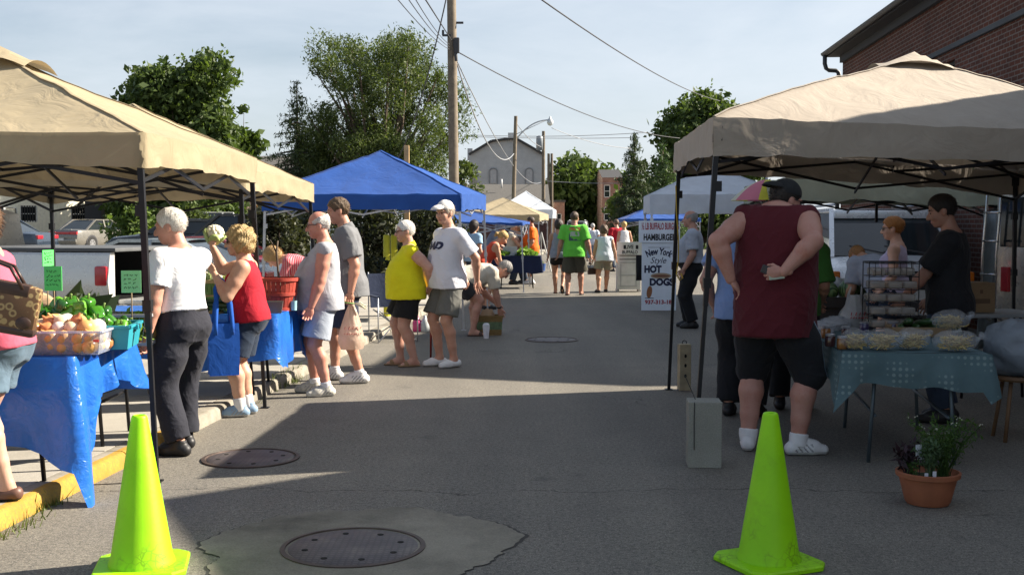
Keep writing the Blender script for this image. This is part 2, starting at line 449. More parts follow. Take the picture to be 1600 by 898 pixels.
def person(label, px, py, H=1.75, face=90., z=0., group=None, h=.010, tone=(.50, .30, .22), loc=None, **P):
    g = P.get
    s = H / 1.75; fem = g('fem', False); fat = g('fat', .2); belly = g('belly', 0.) * s; bust = g('bust', 1. if fem else 0.)
    p0 = V(loc) if loc is not None else G(px, py, z); p0.z = z
    root = thing('person', label, 'person', p0, R(face), group)
    seed = int(abs(px * 7 + py * 13)) % 9999
    sk = skin(tone)
    lean, side, tw = R(g('lean', 0.)), R(g('side', 0.)), R(g('twist', 0.))
    Rm = Matrix.Rotation(-lean, 3, 'X') @ Matrix.Rotation(side, 3, 'Y')
    up = Rm @ V((0, 0, 1)); rt = Rm @ V((1, 0, 0)); fw = Rm @ V((0, 1, 0))
    Tw = Matrix.Rotation(tw, 3, up); rs, fs = Tw @ rt, Tw @ fw
    pel = V(g('pel', (0, 0, 0))) * s + V((0, 0, .93 * s)); A = pel
    # ---- skeleton
    tl = g('tl', 1.)
    shw = (.158 if fem else .182) + .022 * fat; shw *= g('shw', 1.)
    J = {}
    for sd, sg in (('R', 1), ('L', -1)):
        hip = A + rt * (.088 * s * sg) - up * .02 * s
        f = g('feet', {}).get(sd, (.11 * sg, 0, -8 * sg)); f = tuple(f) + (0, 0)[len(f) - 3:] if len(f) < 5 else f
        yaw, lift, pit = R(f[2]), f[3] * s, R(f[4])
        fd = V((-math.sin(yaw), math.cos(yaw), 0)); fdir = fd * math.cos(pit) - V((0, 0, 1)) * math.sin(pit); fup = fd * math.sin(pit) + V((0, 0, 1)) * math.cos(pit)
        ank = V((f[0] * s, f[1] * s, .085 * s + lift))
        kn, ank = ik(hip, ank, .43 * s, .425 * s, fd + V((.1 * sg, 0, 0)))
        sh = A + up * .452 * s * tl + rs * shw * s * sg - fs * .012 * s
        hd = g('hands', {}).get(sd, (sg * (shw + .07 + .06 * fat), .03, .87))
        hd = V(hd) * s
        el, wr = ik(sh, hd, .29 * s, .255 * s, g('elbow', {}).get(sd, (.35 * sg, -1, -.15)))
        J[sd] = dict(hip=hip, kn=kn, ank=ank, fd=fdir, fup=fup, fr=fdir.cross(fup), sh=sh, el=el, wr=wr, sg=sg)
    hy, hp, hr = R(g('head', (0, 0, 0))[0]), R(g('head', (0, 0, 0))[1]), R((tuple(g('head', (0, 0, 0))) + (0,))[2])
    HM = Matrix.Rotation(hy, 3, 'Z') @ Matrix.Rotation(-hp, 3, 'X') @ Matrix.Rotation(hr, 3, 'Y')     # pitch > 0 looks down
    hx, hf, hu = HM @ V((1, 0, 0)), HM @ V((0, 1, 0)), HM @ V((0, 0, 1))
    nb = A + up * .485 * s * tl - fs * .02 * s
    hj = A + up * .59 * s + fs * g('neckf', .018) * s
    hsz = s ** .5 * g('hsz', 1.)
    hc = hj + hu * .10 * s + hf * .02 * s
    # ---- body
    F_ = fat
    if fem: sec = [(-.13, .09, .085, 0), (-.05, .178, .122, -.012), (.03, .172, .115, -.008), (.14, .14, .098, 0), (.20, .135, .096, .004), (.32, .150, .105, .01), (.40, .150, .095, .0), (.47, .125, .07, -.012), (.52, .062, .055, -.02)]
    else: sec = [(-.13, .085, .085, 0), (-.05, .165, .118, -.01), (.03, .162, .113, -.005), (.14, .150, .105, 0), (.20, .150, .106, .005), (.32, .170, .118, .01), (.42, .172, .106, 0), (.475, .140, .078, -.012), (.53, .066, .058, -.02)]
    w_ = [0, .7, .85, 1, 1, .75, .5, .25, 0]; bl = [0, .25, .7, 1, .95, .45, .1, 0, 0]
    sec = [((t * s * (tl if t > 0 else 1)), (rx + .05 * F_ * w) * s, (ry + .045 * F_ * w) * s + belly * b * .5, oy * s + belly * b * .5) for (t, rx, ry, oy), w, b in zip(sec, w_, bl)]
    B = SDF()
    B.loft(A, up, rt, fw, sec, .03 * s)
    B.cone(nb, hj + hu * .03 * s, .062 * s * (1 + .12 * F_), .054 * s * (1 + .15 * F_), .04 * s)
    ar = (.82 if fem else 1.) * s; af = .018 * g('armfat', F_) * s; lf = .02 * F_ * s
    for sd in 'RL':
        j = J[sd]
        B.cone(A + up * .475 * s * tl, j['sh'], .05 * s, .056 * ar + af, .05 * s)
        B.chain([j['sh'], j['sh'].lerp(j['el'], .5), j['el']], [.058 * ar + af * 1.3, .049 * ar + af * 1.3, .040 * ar + af], .018 * s)
        fd_ = (j['wr'] - j['el'])
        B.chain([j['el'], j['el'] + fd_ * .28, j['wr']], [.039 * ar + af, .043 * ar + af * .9, .027 * ar + af * .3], .016 * s)
        B.chain([j['hip'], j['hip'].lerp(j['kn'], .5), j['kn']], [.094 * s + lf, .080 * s + lf, .056 * s + lf * .6], .03 * s)
        bk = -j['fd'] * .018 * s; q = j['kn'].lerp(j['ank'], .3)
        B.chain([j['kn'], q + bk, j['kn'].lerp(j['ank'], .65) + bk * .4, j['ank']], [.053 * s + lf * .6, .056 * s + lf * .7, .043 * s + lf * .5, .036 * s + lf * .3], .02 * s)
        a_, f_, u_ = j['ank'], j['fd'], j['fup']
        B.chain([a_ - f_ * .035 * s - u_ * .045 * s, a_ + f_ * .07 * s - u_ * .045 * s, a_ + f_ * .15 * s - u_ * .063 * s], [.034 * s, .034 * s, .022 * s], .02 * s)
        B.cone(a_, a_ + f_ * .06 * s - u_ * .04 * s, .034 * s, .034 * s, .03 * s)
    if bust:
        for sg in (1, -1):
            c = A + up * .315 * s + rt * .07 * s * sg + fw * (.085 * s + .03 * F_ * s)
            B.ell(c, (.066 * s, .058 * s, .062 * s), cols(rt, fw, up), .05 * s)
    vs, qs = B.mesh(h)
    parts = [(vs, qs, np.zeros(len(qs), int))]
    # ---- head (finer grid, rooted inside the neck)
    hh = g('hh', h * .55); k_ = hsz
    def hp_(x, y, z): return hc + (hx * x + hf * y + hu * z) * k_
    HB = SDF(); MH = cols(hx, hf, hu)
    HB.cone(nb.lerp(hj, .7), hj + hu * .05 * s, .056 * s, .052 * s, .02)
    HB.ell(hp_(0, -.012, .030), (.077 * k_, .096 * k_, .094 * k_), MH, .02)
    jw = g('jaw', 1.) * (1 + .1 * F_)
    HB.ell(hp_(0, .020, -.038), (.063 * jw * k_, .074 * k_, .078 * k_), MH, .03)
    HB.ell(hp_(0, .060, -.092), (.030 * jw * k_, .026 * k_, .024 * k_), MH, .03)
    for sg in (1, -1):
        HB.ell(hp_(.036 * sg, .066, -.030), (.026 * k_, .022 * k_, .026 * k_), MH, .025)
        HB.ell(hp_(.030 * sg, .079, .026), (.026 * k_, .014 * k_, .010 * k_), MH, .015)
        HB.ell(hp_(.031 * sg, .103, .004), (.021 * k_, .018 * k_, .014 * k_), MH, .012, 's')
        HB.ell(hp_(.031 * sg, .078, .003), (.0135 * k_, .0135 * k_, .0115 * k_), MH, .004)
        HB.ell(hp_(.078 * sg, -.008, -.008), (.011 * k_, .021 * k_, .034 * k_), MH @ Matrix.Rotation(R(15), 3, 'X'), .008)
    ns = g('nose', 1.)
    HB.chain([hp_(0, .083, .012), hp_(0, .103, -.020), hp_(0, .110, -.034)], [.009 * k_, .0125 * k_, .0155 * k_ * ns], .012)
    for sg in (1, -1): HB.ell(hp_(.014 * sg, .096, -.036), (.010 * k_, .012 * k_, .009 * k_), MH, .008)
    HB.ell(hp_(0, .088, -.066), (.024 * k_, .012 * k_, .0065 * k_), MH, .006)
    HB.ell(hp_(0, .086, -.076), (.020 * k_, .011 * k_, .0065 * k_), MH, .006)
    vs, qs = HB.mesh(hh)
    loc_ = (vs - np.array(hc)) @ np.array([hx, hf, hu]).T / k_
    c = loc_[qs].mean(1); mi = np.zeros(len(qs), int)
    mi[(np.abs(c[:, 2] + .071) < .0095) & (np.abs(c[:, 0]) < .023) & (c[:, 1] > .085)] = 1
    mi[(np.abs(np.abs(c[:, 0]) - .031) < .010) & (np.abs(c[:, 2] - .003) < .0065) & (c[:, 1] > .078)] = 2
    mi[(np.abs(np.abs(c[:, 0]) - .032) < .019) & (np.abs(c[:, 2] - .027) < .0055) & (c[:, 1] > .072)] = 3
    parts.append((vs, qs, mi))
    # ---- hands
    hg = min(.0042, h * .45) if h <= .011 else h * .55
    info = dict(root=root, J=J, hc=hc, A=A, up=up, fw=fw, rt=rt, s=s, M=MW[root.name], HM=HM, k=k_, hp=hp_)
    for sd in 'RL':
        j = J[sd]; sg = j['sg']
        d = V(g('hdir', {}).get(sd, tuple((j['wr'] - j['el']).normalized()))).normalized()
        th = V(g('thumb', {}).get(sd, (0, 1, .1)))
        l = th - d * th.dot(d); l.normalize(); n = (l.cross(d) if sg < 0 else d.cross(l)) * 1.
        curl = g('curl', {}).get(sd, .35); W = j['wr']; q = s * (.88 if fem else 1.) * g('hand', 1.)
        Hn = SDF()
        Hn.cone(W - d * .03 * s, W + d * .03 * q, .026 * ar, .027 * q, .01, sq=(tuple(n), 1.35))
        Hn.ell(W + d * .055 * q, (.043 * q, .052 * q, .017 * q), cols(l, d, n), .012)
        for i in range(4):
            b = W + d * (.090 - .004 * abs(i - 1.3)) * q + l * (.031 - .0205 * i) * q
            dd = (d + l * (.12 - .08 * i)).normalized(); ln = (.072, .080, .075, .058)[i] * q; a = 0; pts = [b - dd * .02 * q, b]
            for t_, w_2 in ((.45, .9), (.30, 1.25), (.25, .9)):
                a += curl * w_2 * (1 + .08 * i); e = (dd * math.cos(a) + n * math.sin(a)); b = b + e * ln * t_; pts.append(b)
            Hn.chain(pts, [.0095 * q, .0092 * q, .0085 * q, .0078 * q, .0066 * q], .003)
        b = W + d * .032 * q + l * .026 * q + n * .006 * q; e1 = (d * .75 + l * (.65 - .25 * curl) + n * (.25 + .5 * curl)).normalized(); e2 = (d * .9 + l * (.3 - .4 * curl) + n * (.25 + .6 * curl)).normalized()
        Hn.chain([b, b + e1 * .040 * q, b + e1 * .040 * q + e2 * .034 * q], [.0135 * q, .011 * q, .0085 * q], .008)
        vs, qs = Hn.mesh(hg); parts.append((vs, qs, np.zeros(len(qs), int)))
        j.update(d=d, l=l, n=n, palm=W + d * .07 * q + n * .03 * q)
    off = 0; VV = []; QQ = []; MI = []
    for v_, q_, m_ in parts: VV.append(v_); QQ.append(q_ + off); MI.append(m_); off += len(v_)
    hcol = g('haircol', (.2, .13, .08)); hm = hairmat('hair_%d_%d_%d' % tuple(int(c * 99) for c in hcol), hcol)
    info['body'] = mesh_obj('body', np.concatenate(VV), np.concatenate(QQ), [sk, LIP, EYE, hm], root, True, np.concatenate(MI))
    # ---- hair
    hk = g('hair', 'short')
    if hk:
        S = SDF(); th = dict(short=.010, thin=.006, curly=.030, bob=.022, fringe=.008, bun=.014, pony=.014, long=.02)[hk]
        S.ell(hp_(0, -.016, .032), ((.078 + th) * k_, (.098 + th) * k_, (.093 + th) * k_), MH, .01)
        if hk in ('bob', 'curly', 'long'): S.ell(hp_(0, -.035, -.02), ((.074 + th) * k_, (.068 + th) * k_, (.075 + th * .8) * k_), MH, .03)
        if hk in ('long',): S.cone(hp_(0, -.05, -.02), hp_(0, -.075, -.17), .075 * k_, .05 * k_, .04)
        if hk == 'bun': S.ell(hp_(0, -.105, .045), (.042 * k_, .036 * k_, .042 * k_), MH, .015)
        if hk == 'pony': S.chain([hp_(0, -.11, .03), hp_(0, -.15, -.02), hp_(0, -.14, -.12)], [.03 * k_, .032 * k_, .014 * k_], .02)
        if hk in ('bob', 'curly', 'long'):
            S.ell(hp_(0, .105, -.045), (.078 * k_, .095 * k_, .105 * k_), MH, .01, 's')
        else:
            S.ell(hp_(0, .11, -.045), (.10 * k_, .105 * k_, .115 * k_), MH, .012, 's')
            S.plane(hp_(0, -.06, -.062), HM @ V((0, .25, -1)))
            for sg in (1, -1): S.ell(hp_(.085 * sg, .004, -.03), (.03 * k_, .036 * k_, .05 * k_), MH, .008, 's')
        if hk == 'fringe': S.ell(hp_(0, .02, .10), (.083 * k_, .115 * k_, .085 * k_), MH, .01, 's')
        vs, qs = S.mesh(hh * 1.1)
        if len(qs):
            amp = dict(curly=.011, bob=.006).get(hk, .0042)
            vs = folds(vs, qs, amp, seed + 1, 75 if hk == 'curly' else 48, 1. if hk == 'curly' else .5)
            if h <= .0106:       # loose strands break up the smooth outline
                hn = vnormals(vs, qs); pick = rng.integers(0, len(vs), 1500 if hk != 'fringe' else 700); p_ = vs[pick]; ln_ = dict(curly=.015, bob=.026, fringe=.010).get(hk, .013) * s
                dr = hn[pick] * (.6 if hk == 'curly' else .22) + rng.normal(0, .55 if hk == 'curly' else .28, (len(pick), 3)) + np.array(-hu * .6 - hf * .55); dr /= np.linalg.norm(dr, axis=1, keepdims=True); sd_ = np.cross(dr, hn[pick]); sd_ /= np.linalg.norm(sd_, axis=1, keepdims=True) + 1e-9
                e_ = p_ + dr * ln_ * rng.uniform(.6, 1.3, (len(pick), 1)); w_2 = sd_ * .0016; st_v = np.stack([p_ - w_2, p_ + w_2, e_ + w_2 * .5, e_ - w_2 * .5], 1).reshape(-1, 3); st_q = np.arange(len(st_v)).reshape(-1, 4) + len(vs)
                vs = np.concatenate([vs, st_v]); qs = np.concatenate([qs, st_q])
            mesh_obj('hair', vs, qs, hm, root)
    cp = g('cap')
    if cp:
        S = SDF(); S.ell(hp_(0, -.012, .048), (.089 * k_, .108 * k_, .094 * k_), MH, .01); S.plane(hp_(0, 0, .034), HM @ V((0, .12, -1)))
        fl = -1 if cp.get('back') else 1
        Sb = SDF(); Sb.ell(hp_(0, .118 * fl, .046), (.070 * k_, .085 * k_, .045 * k_), MH @ Matrix.Rotation(R(-12 * fl), 3, 'X'), .005)
        Sb.ell(hp_(0, .118 * fl, .028), (.078 * k_, .10 * k_, .045 * k_), MH @ Matrix.Rotation(R(-12 * fl), 3, 'X'), .003, 's'); Sb.ell(hp_(0, -.012, .040), (.083 * k_, .102 * k_, .09 * k_), MH, .002, 's')
        cm = cloth('cap_' + cp['n'], cp['col'], wr=.3)
        vs, qs = S.mesh(hh); co_ = mesh_obj('cap', folds(vs, qs, .0015, 3, 60), qs, cm, root)
        vs, qs = Sb.mesh(hh * .8); mesh_obj('brim', vs, qs, cm, co_)
    # ---- clothes
    def tors(lo, hi, add, hang=0., addy=None):
        o = []; ts = [q_[0] for q_ in sec]
        mxr = max(q_[1] for q_ in sec if q_[0] < .2 * s); mxy = max(q_[2] + q_[3] for q_ in sec)
        for t in np.linspace(lo, hi, 14):
            rx, ry, oy = (float(np.interp(t, ts, [q_[i] for q_ in sec])) for i in (1, 2, 3))
            if t < .25 * s and hang:
                w = hang * min(1, (.25 * s - t) / (.12 * s)); rx = rx + (max(mxr, rx) - rx) * w
                f_, b_ = oy + ry, oy - ry; f_ = f_ + max(0, mxy - f_) * w; b_ = min(b_, b_ + (-.115 * s - b_) * w * .6); oy, ry = (f_ + b_) / 2, (f_ - b_) / 2
            if hang and g('bottom') and t < .1 * s:
                w = min(1, (.1 * s - t) / (.08 * s)); rx = rx + (max(rx, .188 * s + lf * 1.25) - rx) * w; b_ = oy - ry; b2 = min(b_, -.142 * s - lf * 1.2 - .012); f_ = max(oy + ry, .1 * s + lf); b_ = b_ + (b2 - b_) * w; f_ = oy + ry + (f_ - oy - ry) * w; oy, ry = (f_ + b_) / 2, (f_ - b_) / 2
            o.append((t, rx + add, ry + (addy if addy is not None else add), oy))
        return o
    sh = g('shirt')
    if sh:
        S = SDF(); lo_ = sh.get('loose', .014) * s; hem = -sh.get('hem', .12) * s; dl = sh.get('drop', 0)
        kk = sh.get('kind', 'tee')
        S.loft(A, up, rt, fw, tors(hem, .515 * s * tl, lo_, sh.get('hang', .8)), .03 * s, rnd=.012)
        if bust:
            for sg in (1, -1): S.ell(A + up * .31 * s + rt * .068 * s * sg + fw * (.088 * s + .03 * F_ * s), (.072 * s, .06 * s, .072 * s), cols(rt, fw, up), .06 * s)
        for sd in 'RL':
            j = J[sd]; e = sh.get('sleeve', .55)
            if e > 0:
                r0 = .057 * ar + af * 1.15 + lo_ * .8; S.cone(A + up * .470 * s * tl, j['sh'], .052 * s + lo_ * .6, r0, .05 * s)
                if e <= 1: S.cone(j['sh'], j['sh'].lerp(j['el'], e), r0, r0 * sh.get('flare', 1.08), .025 * s, flat=True); S.ell(j['sh'], (r0,) * 3, None, .02)
                else:
                    S.chain([j['sh'], j['el']], [r0, .048 * ar + af + lo_], .02); S.cone(j['el'], j['el'].lerp(j['wr'], e - 1), .048 * ar + af + lo_, .038 * ar + lo_, .02, flat=True)
            else:
                q_ = A + up * .470 * s * tl; S.cone(q_, q_.lerp(j['sh'], sh.get('cap', .9)), .052 * s + lo_ * .5, .056 * ar + af + lo_ * .5, .04 * s)
                if kk == 'tank':
                    S.cone(j['sh'] + rs * .02 * s * j['sg'] - up * .06 * s, j['sh'] + rs * .02 * s * j['sg'] + up * .1 * s, .075 * s + af, .06 * s + af, .02, 's')
        nr = {'tank': .085, 'scoop': .095}.get(kk, .066) * s
        S.cone(nb + up * .03 * s + fs * (.02 if kk not in ('tank', 'scoop') else .035) * s, hj + hu * .12 * s + fs * .03 * s, nr, nr, .01, 's')
        vs, qs = S.mesh(h); vs = relax(vs, qs, 1, .4)
        vs = folds(vs, qs, sh.get('wr', .009) * s, seed + 5, 13)
        info['shirt'] = mesh_obj(sh.get('name', 'shirt'), vs, qs, sh['mat'], root)
        if sh.get('collar'):
            C_ = SDF(); C_.cone(nb + up * .012 * s, nb + up * .075 * s + fs * .02 * s, .085 * s, .072 * s, .01, flat=True, sq=None)
            C_.cone(nb - up * .02 * s + fs * .01 * s, nb + up * .12 * s + fs * .03 * s, .074 * s, .064 * s, .004, 's'); C_.ell(nb + fs * .09 * s + up * .03 * s, (.03 * s, .06 * s, .08 * s), cols(rt, fs, up), .01, 's')
            vs, qs = C_.mesh(min(h, .007)); mesh_obj('collar', vs, qs, sh['mat'], info['shirt'])
    bt = g('bottom')
    if bt:
        S = SDF(); lo_ = bt.get('loose', .016) * s; S.loft(A, up, rt, fw, tors(-.13 * s, bt.get('waist', .10) * s, .015 * s, 0), .03 * s, rnd=.01)
        for sg in (1, -1): S.ell(A + rt * .072 * s * sg - up * (.06 if lean < .7 else .10) * s - fw * .038 * s, ((.098 if fem or lean > .7 else .090) * s + lf, (.102 if fem or lean > .7 else .086) * s + lf * .9, .112 * s), cols(rt, fw, up), .05 * s)
        kd = bt['kind']; ln = bt.get('len', .95)
        if kd == 'skirt':
            a_ = (J['R']['hip'] + J['L']['hip']) / 2; b_ = (J['R']['kn'] + J['L']['kn']) / 2
            S.cone(a_ + up * .02, a_.lerp(b_, ln), .19 * s + lf, .20 * s + lf, .03, flat=True, sq=(tuple(fw), 1.35))
        for sd in 'RL':
            j = J[sd]
            if kd in ('shorts', 'pants'):
                if ln <= 1.0: S.cone(j['hip'], j['hip'].lerp(j['kn'], ln), .088 * s + lf + lo_ * .4, (.098 - .03 * ln * bt.get('taper', .35)) * s + lf + lo_, .03, flat=True); S.ell(j['hip'], (.088 * s + lf + lo_ * .4,) * 3, None, .02)
                else:
                    S.chain([j['hip'], j['hip'].lerp(j['kn'], .5), j['kn']], [.088 * s + lf + lo_ * .4, .084 * s + lf + lo_, .064 * s + lf * .6 + lo_], .03)
                    S.cone(j['kn'], j['kn'].lerp(j['ank'], ln - 1), .064 * s + lf * .6 + lo_, .058 * s + lo_ + lf * .3, .03, flat=True)
        vs, qs = S.mesh(h); vs = relax(vs, qs, 1, .4); vs = folds(vs, qs, bt.get('wr', .0075) * s, seed + 9, 15, .6)
        info['bottom'] = mesh_obj({'shorts': 'shorts', 'pants': 'trousers', 'skirt': 'skirt'}[kd], vs, qs, bt['mat'], root)
        if bt.get('belt'):
            S = SDF(); S.loft(A, up, rt, fw, tors(.065 * s, .105 * s, .013 * s, 0), .01, rnd=.006); vs, qs = S.mesh(min(h, .008)); mesh_obj('belt', vs, qs, bt['belt'], root)
        if bt.get('stripe'):
            sd, m_ = bt['stripe']; j = J[sd]; mb = MB(); o_ = rt * j['sg'] * (.098 * s + lf + lo_ + .006)
            a_, b_ = j['hip'] + up * .02, j['hip'].lerp(j['kn'], ln)
            bv = BVHTree.FromObject(info['bottom'], bpy.context.evaluated_depsgraph_get())
            for k2, of in ((0, -.022), (1, .012)):
                P_ = []
                for i in range(14):
                    c_ = a_.lerp(b_, i / 13.); row = []
                    for w_3 in (0, .018):
                        q_ = c_ + fw * (of + w_3) + rt * j['sg'] * .5; hit = bv.ray_cast(q_, -rt * j['sg']); row.append((hit[0] if hit[0] else c_ + o_) + rt * j['sg'] * .004)
                    P_.append(row)
                mb.grid(P_)
            mb.obj('side_stripe', m_, info['bottom'], True)
    sc_ = g('socks')
    for sd in 'RL':
        j = J[sd]; a_, f_, u_ = j['ank'], j['fd'], j['fup']
        if sc_:
            S = SDF(); S.cone(a_ - u_ * .03 * s, a_ + (j['kn'] - a_).normalized() * sc_.get('hgt', .09) * s, .043 * s + lf * .4, .045 * s + lf * .5, .01, flat=True); vs, qs = S.mesh(min(h, .009)); mesh_obj('sock', folds(vs, qs, .0025, seed, 50, 3), qs, sc_['mat'], root)
        so = g('shoes')
        if so:
            S = SDF(); kd = so.get('kind', 'sneaker'); u0 = a_ - u_ * .085 * s
            if kd in ('sneaker', 'slip', 'boot'):
                S.chain([u0 - f_ * .04 * s + u_ * .042 * s, u0 + f_ * .09 * s + u_ * .040 * s, u0 + f_ * .165 * s + u_ * .030 * s], [.045 * s, .048 * s, .036 * s], .02)
                if kd != 'slip': S.cone(u0 + u_ * .05 * s, u0 + u_ * (.115 if kd == 'sneaker' else .16) * s - f_ * .006, .050 * s, .046 * s, .02, flat=True); S.cone(u0 + u_ * .085 * s + f_ * .02 * s, u0 + f_ * .11 * s + u_ * .06 * s, .04 * s, .034 * s, .02)
                else: S.ell(u0 + u_ * .085 * s + f_ * .015 * s, (.034 * s, .07 * s, .03 * s), cols(j['fr'], f_, u_), .01, 's')
            else:
                S.chain([u0 - f_ * .045 * s + u_ * .008 * s, u0 + f_ * .08 * s + u_ * .008 * s, u0 + f_ * .165 * s + u_ * .008 * s], [.036 * s, .046 * s, .038 * s], .02)
                S.plane(u0 + u_ * .022 * s, u_)
                S2 = SDF(); S2.cone(u0 + f_ * .075 * s - j['fr'] * .0 + u_ * .03 * s, u0 + f_ * .125 * s + u_ * .024 * s, .046 * s, .043 * s, .01, flat=True); S2.plane(u0 + u_ * .01, -u_)
                v2, q2 = S2.mesh(.008)
                mesh_obj('sandal_strap', v2, q2, so['mat'], root)
            S.plane(u0 + u_ * .003, -u_)
            vs, qs = S.mesh(min(h, .007)); cc_ = vs[qs].mean(1) - np.array(u0); lz = cc_ @ np.array(u_); ly = cc_ @ np.array(f_); lx = np.abs(cc_ @ np.array(j['fr']))
            mesh_obj('shoe' if kd != 'sandal' else 'sandal', vs, qs, [so['mat'], so.get('sole', so['mat']), so.get('accent', so['mat'])], root, True, np.where(lz < .024 * s, 1, np.where(((lx > .022 * s) & (ly > -.03 * s) & (ly < .085 * s) & (np.sin((ly + lz * .9) * 190 / s) > .35) & (lz < .075 * s)) | ((lx < .013 * s) & (ly > .05 * s) & (lz > .055 * s) & (np.sin(ly * 420 / s) > 0)), 2, 0)) if kd == 'sneaker' else (lz < .018 * s).astype(int))
    if g('glasses'):
        gm = mat('glasses_dark', (.015, .015, .018), .15, spec=.6); mb = MB(); dark = g('glasses') == 'sun'
        for sg in (1, -1):
            if dark: mb.ell(hp_(.033 * sg, .100, .004), (.026 * k_, .005 * k_, .020 * k_), MH)
            else: mb.tube([hp_(.033 * sg + .024 * math.cos(a), .104, .003 + .017 * math.sin(a)) for a in np.linspace(0, 6.283, 15)], .0022, 5, False)
            mb.tube([hp_(.058 * sg, .100, .010), hp_(.078 * sg, .05, .010), hp_(.083 * sg, -.01, .008)], .0028, 5)
        mb.tube([hp_(.012, .106, .008), hp_(-.012, .106, .008)], .0025, 5); mb.obj('glasses', gm, root, True)
    if g('watch'):
        j = J[g('watch')]; d = (j['wr'] - j['el']).normalized(); mb = MB(); x, _, y = basis(d); c = j['wr'] - d * .02
        mb.tube([c - d * .012, c + d * .012], .031 * ar + .004, 16); mb.obj('watch', mat('watch_black', (.03, .03, .03), .35), root, True)
    return info
def wpt(info, v): return info['M'] @ V(v)
# ------------------------------------------------------------------ camera, sky and sun
cam = bpy.data.cameras.new('camera'); cam.lens = 36 * FPX / 1600; cam.sensor_width = 36; cam.clip_end = 3000; cam.clip_start = .05
camo = bpy.data.objects.new('camera', cam); COL.objects.link(camo); camo.location = (0, 0, CAMZ); camo.rotation_euler = (R(90) - PITCH, 0, 0); scn.camera = camo
SUN_EL, SUN_AZ = R(34), R(14)         # azimuth: turned from +X towards +Y
sd = V((math.cos(SUN_EL) * math.cos(SUN_AZ), math.cos(SUN_EL) * math.sin(SUN_AZ), math.sin(SUN_EL)))
sl = bpy.data.lights.new('sun', 'SUN'); sl.energy = 5.0; sl.angle = R(.53); sl.color = (1., .90, .76)
so = bpy.data.objects.new('sun', sl); COL.objects.link(so); so.rotation_euler = sd.to_track_quat('Z', 'Y').to_euler(); so.location = (20, 5, 20)
w = bpy.data.worlds.new('World'); scn.world = w; w.use_nodes = True
nt = w.node_tree; nt.nodes.clear(); out = nt.nodes.new('ShaderNodeOutputWorld'); bg = nt.nodes.new('ShaderNodeBackground')
sky = nt.nodes.new('ShaderNodeTexSky'); sky.sky_type = 'NISHITA'; sky.sun_disc = False; sky.sun_elevation = SUN_EL; sky.sun_rotation = R(90) - SUN_AZ; sky.dust_density = 1.6; sky.air_density = 1.; sky.ozone_density = 1.5
tc = nt.nodes.new('ShaderNodeTexCoord'); sx = nt.nodes.new('ShaderNodeSeparateXYZ'); L(nt, tc.outputs['Generated'], sx.inputs[0])
mp = nt.nodes.new('ShaderNodeMapping'); mp.inputs['Scale'].default_value = (1., 1., 3.6); L(nt, tc.outputs['Generated'], mp.inputs[0])
n1 = noise_(nt, mp.outputs[0], 2.1, 7, .58, .5); n2 = noise_(nt, mp.outputs[0], 7, 5, .6, .3)
f = math_(nt, 'ADD', math_(nt, 'MULTIPLY', n1, .75), math_(nt, 'MULTIPLY', n2, .25))
cl = ramp(nt, f, [(.36, (0, 0, 0)), (.62, (1, 1, 1))]).outputs[0]
hz = ramp(nt, sx.outputs[2], [(0., (.75, .75, .75)), (.16, (.42, .42, .42)), (.5, (.16, .16, .16))]).outputs[0]
sunw = math_(nt, 'MULTIPLY_ADD', sx.outputs[0], .42, .02)
cov = math_(nt, 'ADD', math_(nt, 'ADD', math_(nt, 'MULTIPLY', cl, .42), math_(nt, 'MULTIPLY', hz, .72)), sunw, clamp=True)
L(nt, mixc(nt, cov, sky.outputs[0], (6.5, 7.05, 7.7)), bg.inputs[0]); bg.inputs[1].default_value = .05; L(nt, bg.outputs[0], out.inputs[0])
vs_ = scn.view_settings; vs_.view_transform = 'Standard'; vs_.look = 'None'; vs_.gamma = 1; vs_.exposure = 1.4; vs_.use_curve_mapping = False
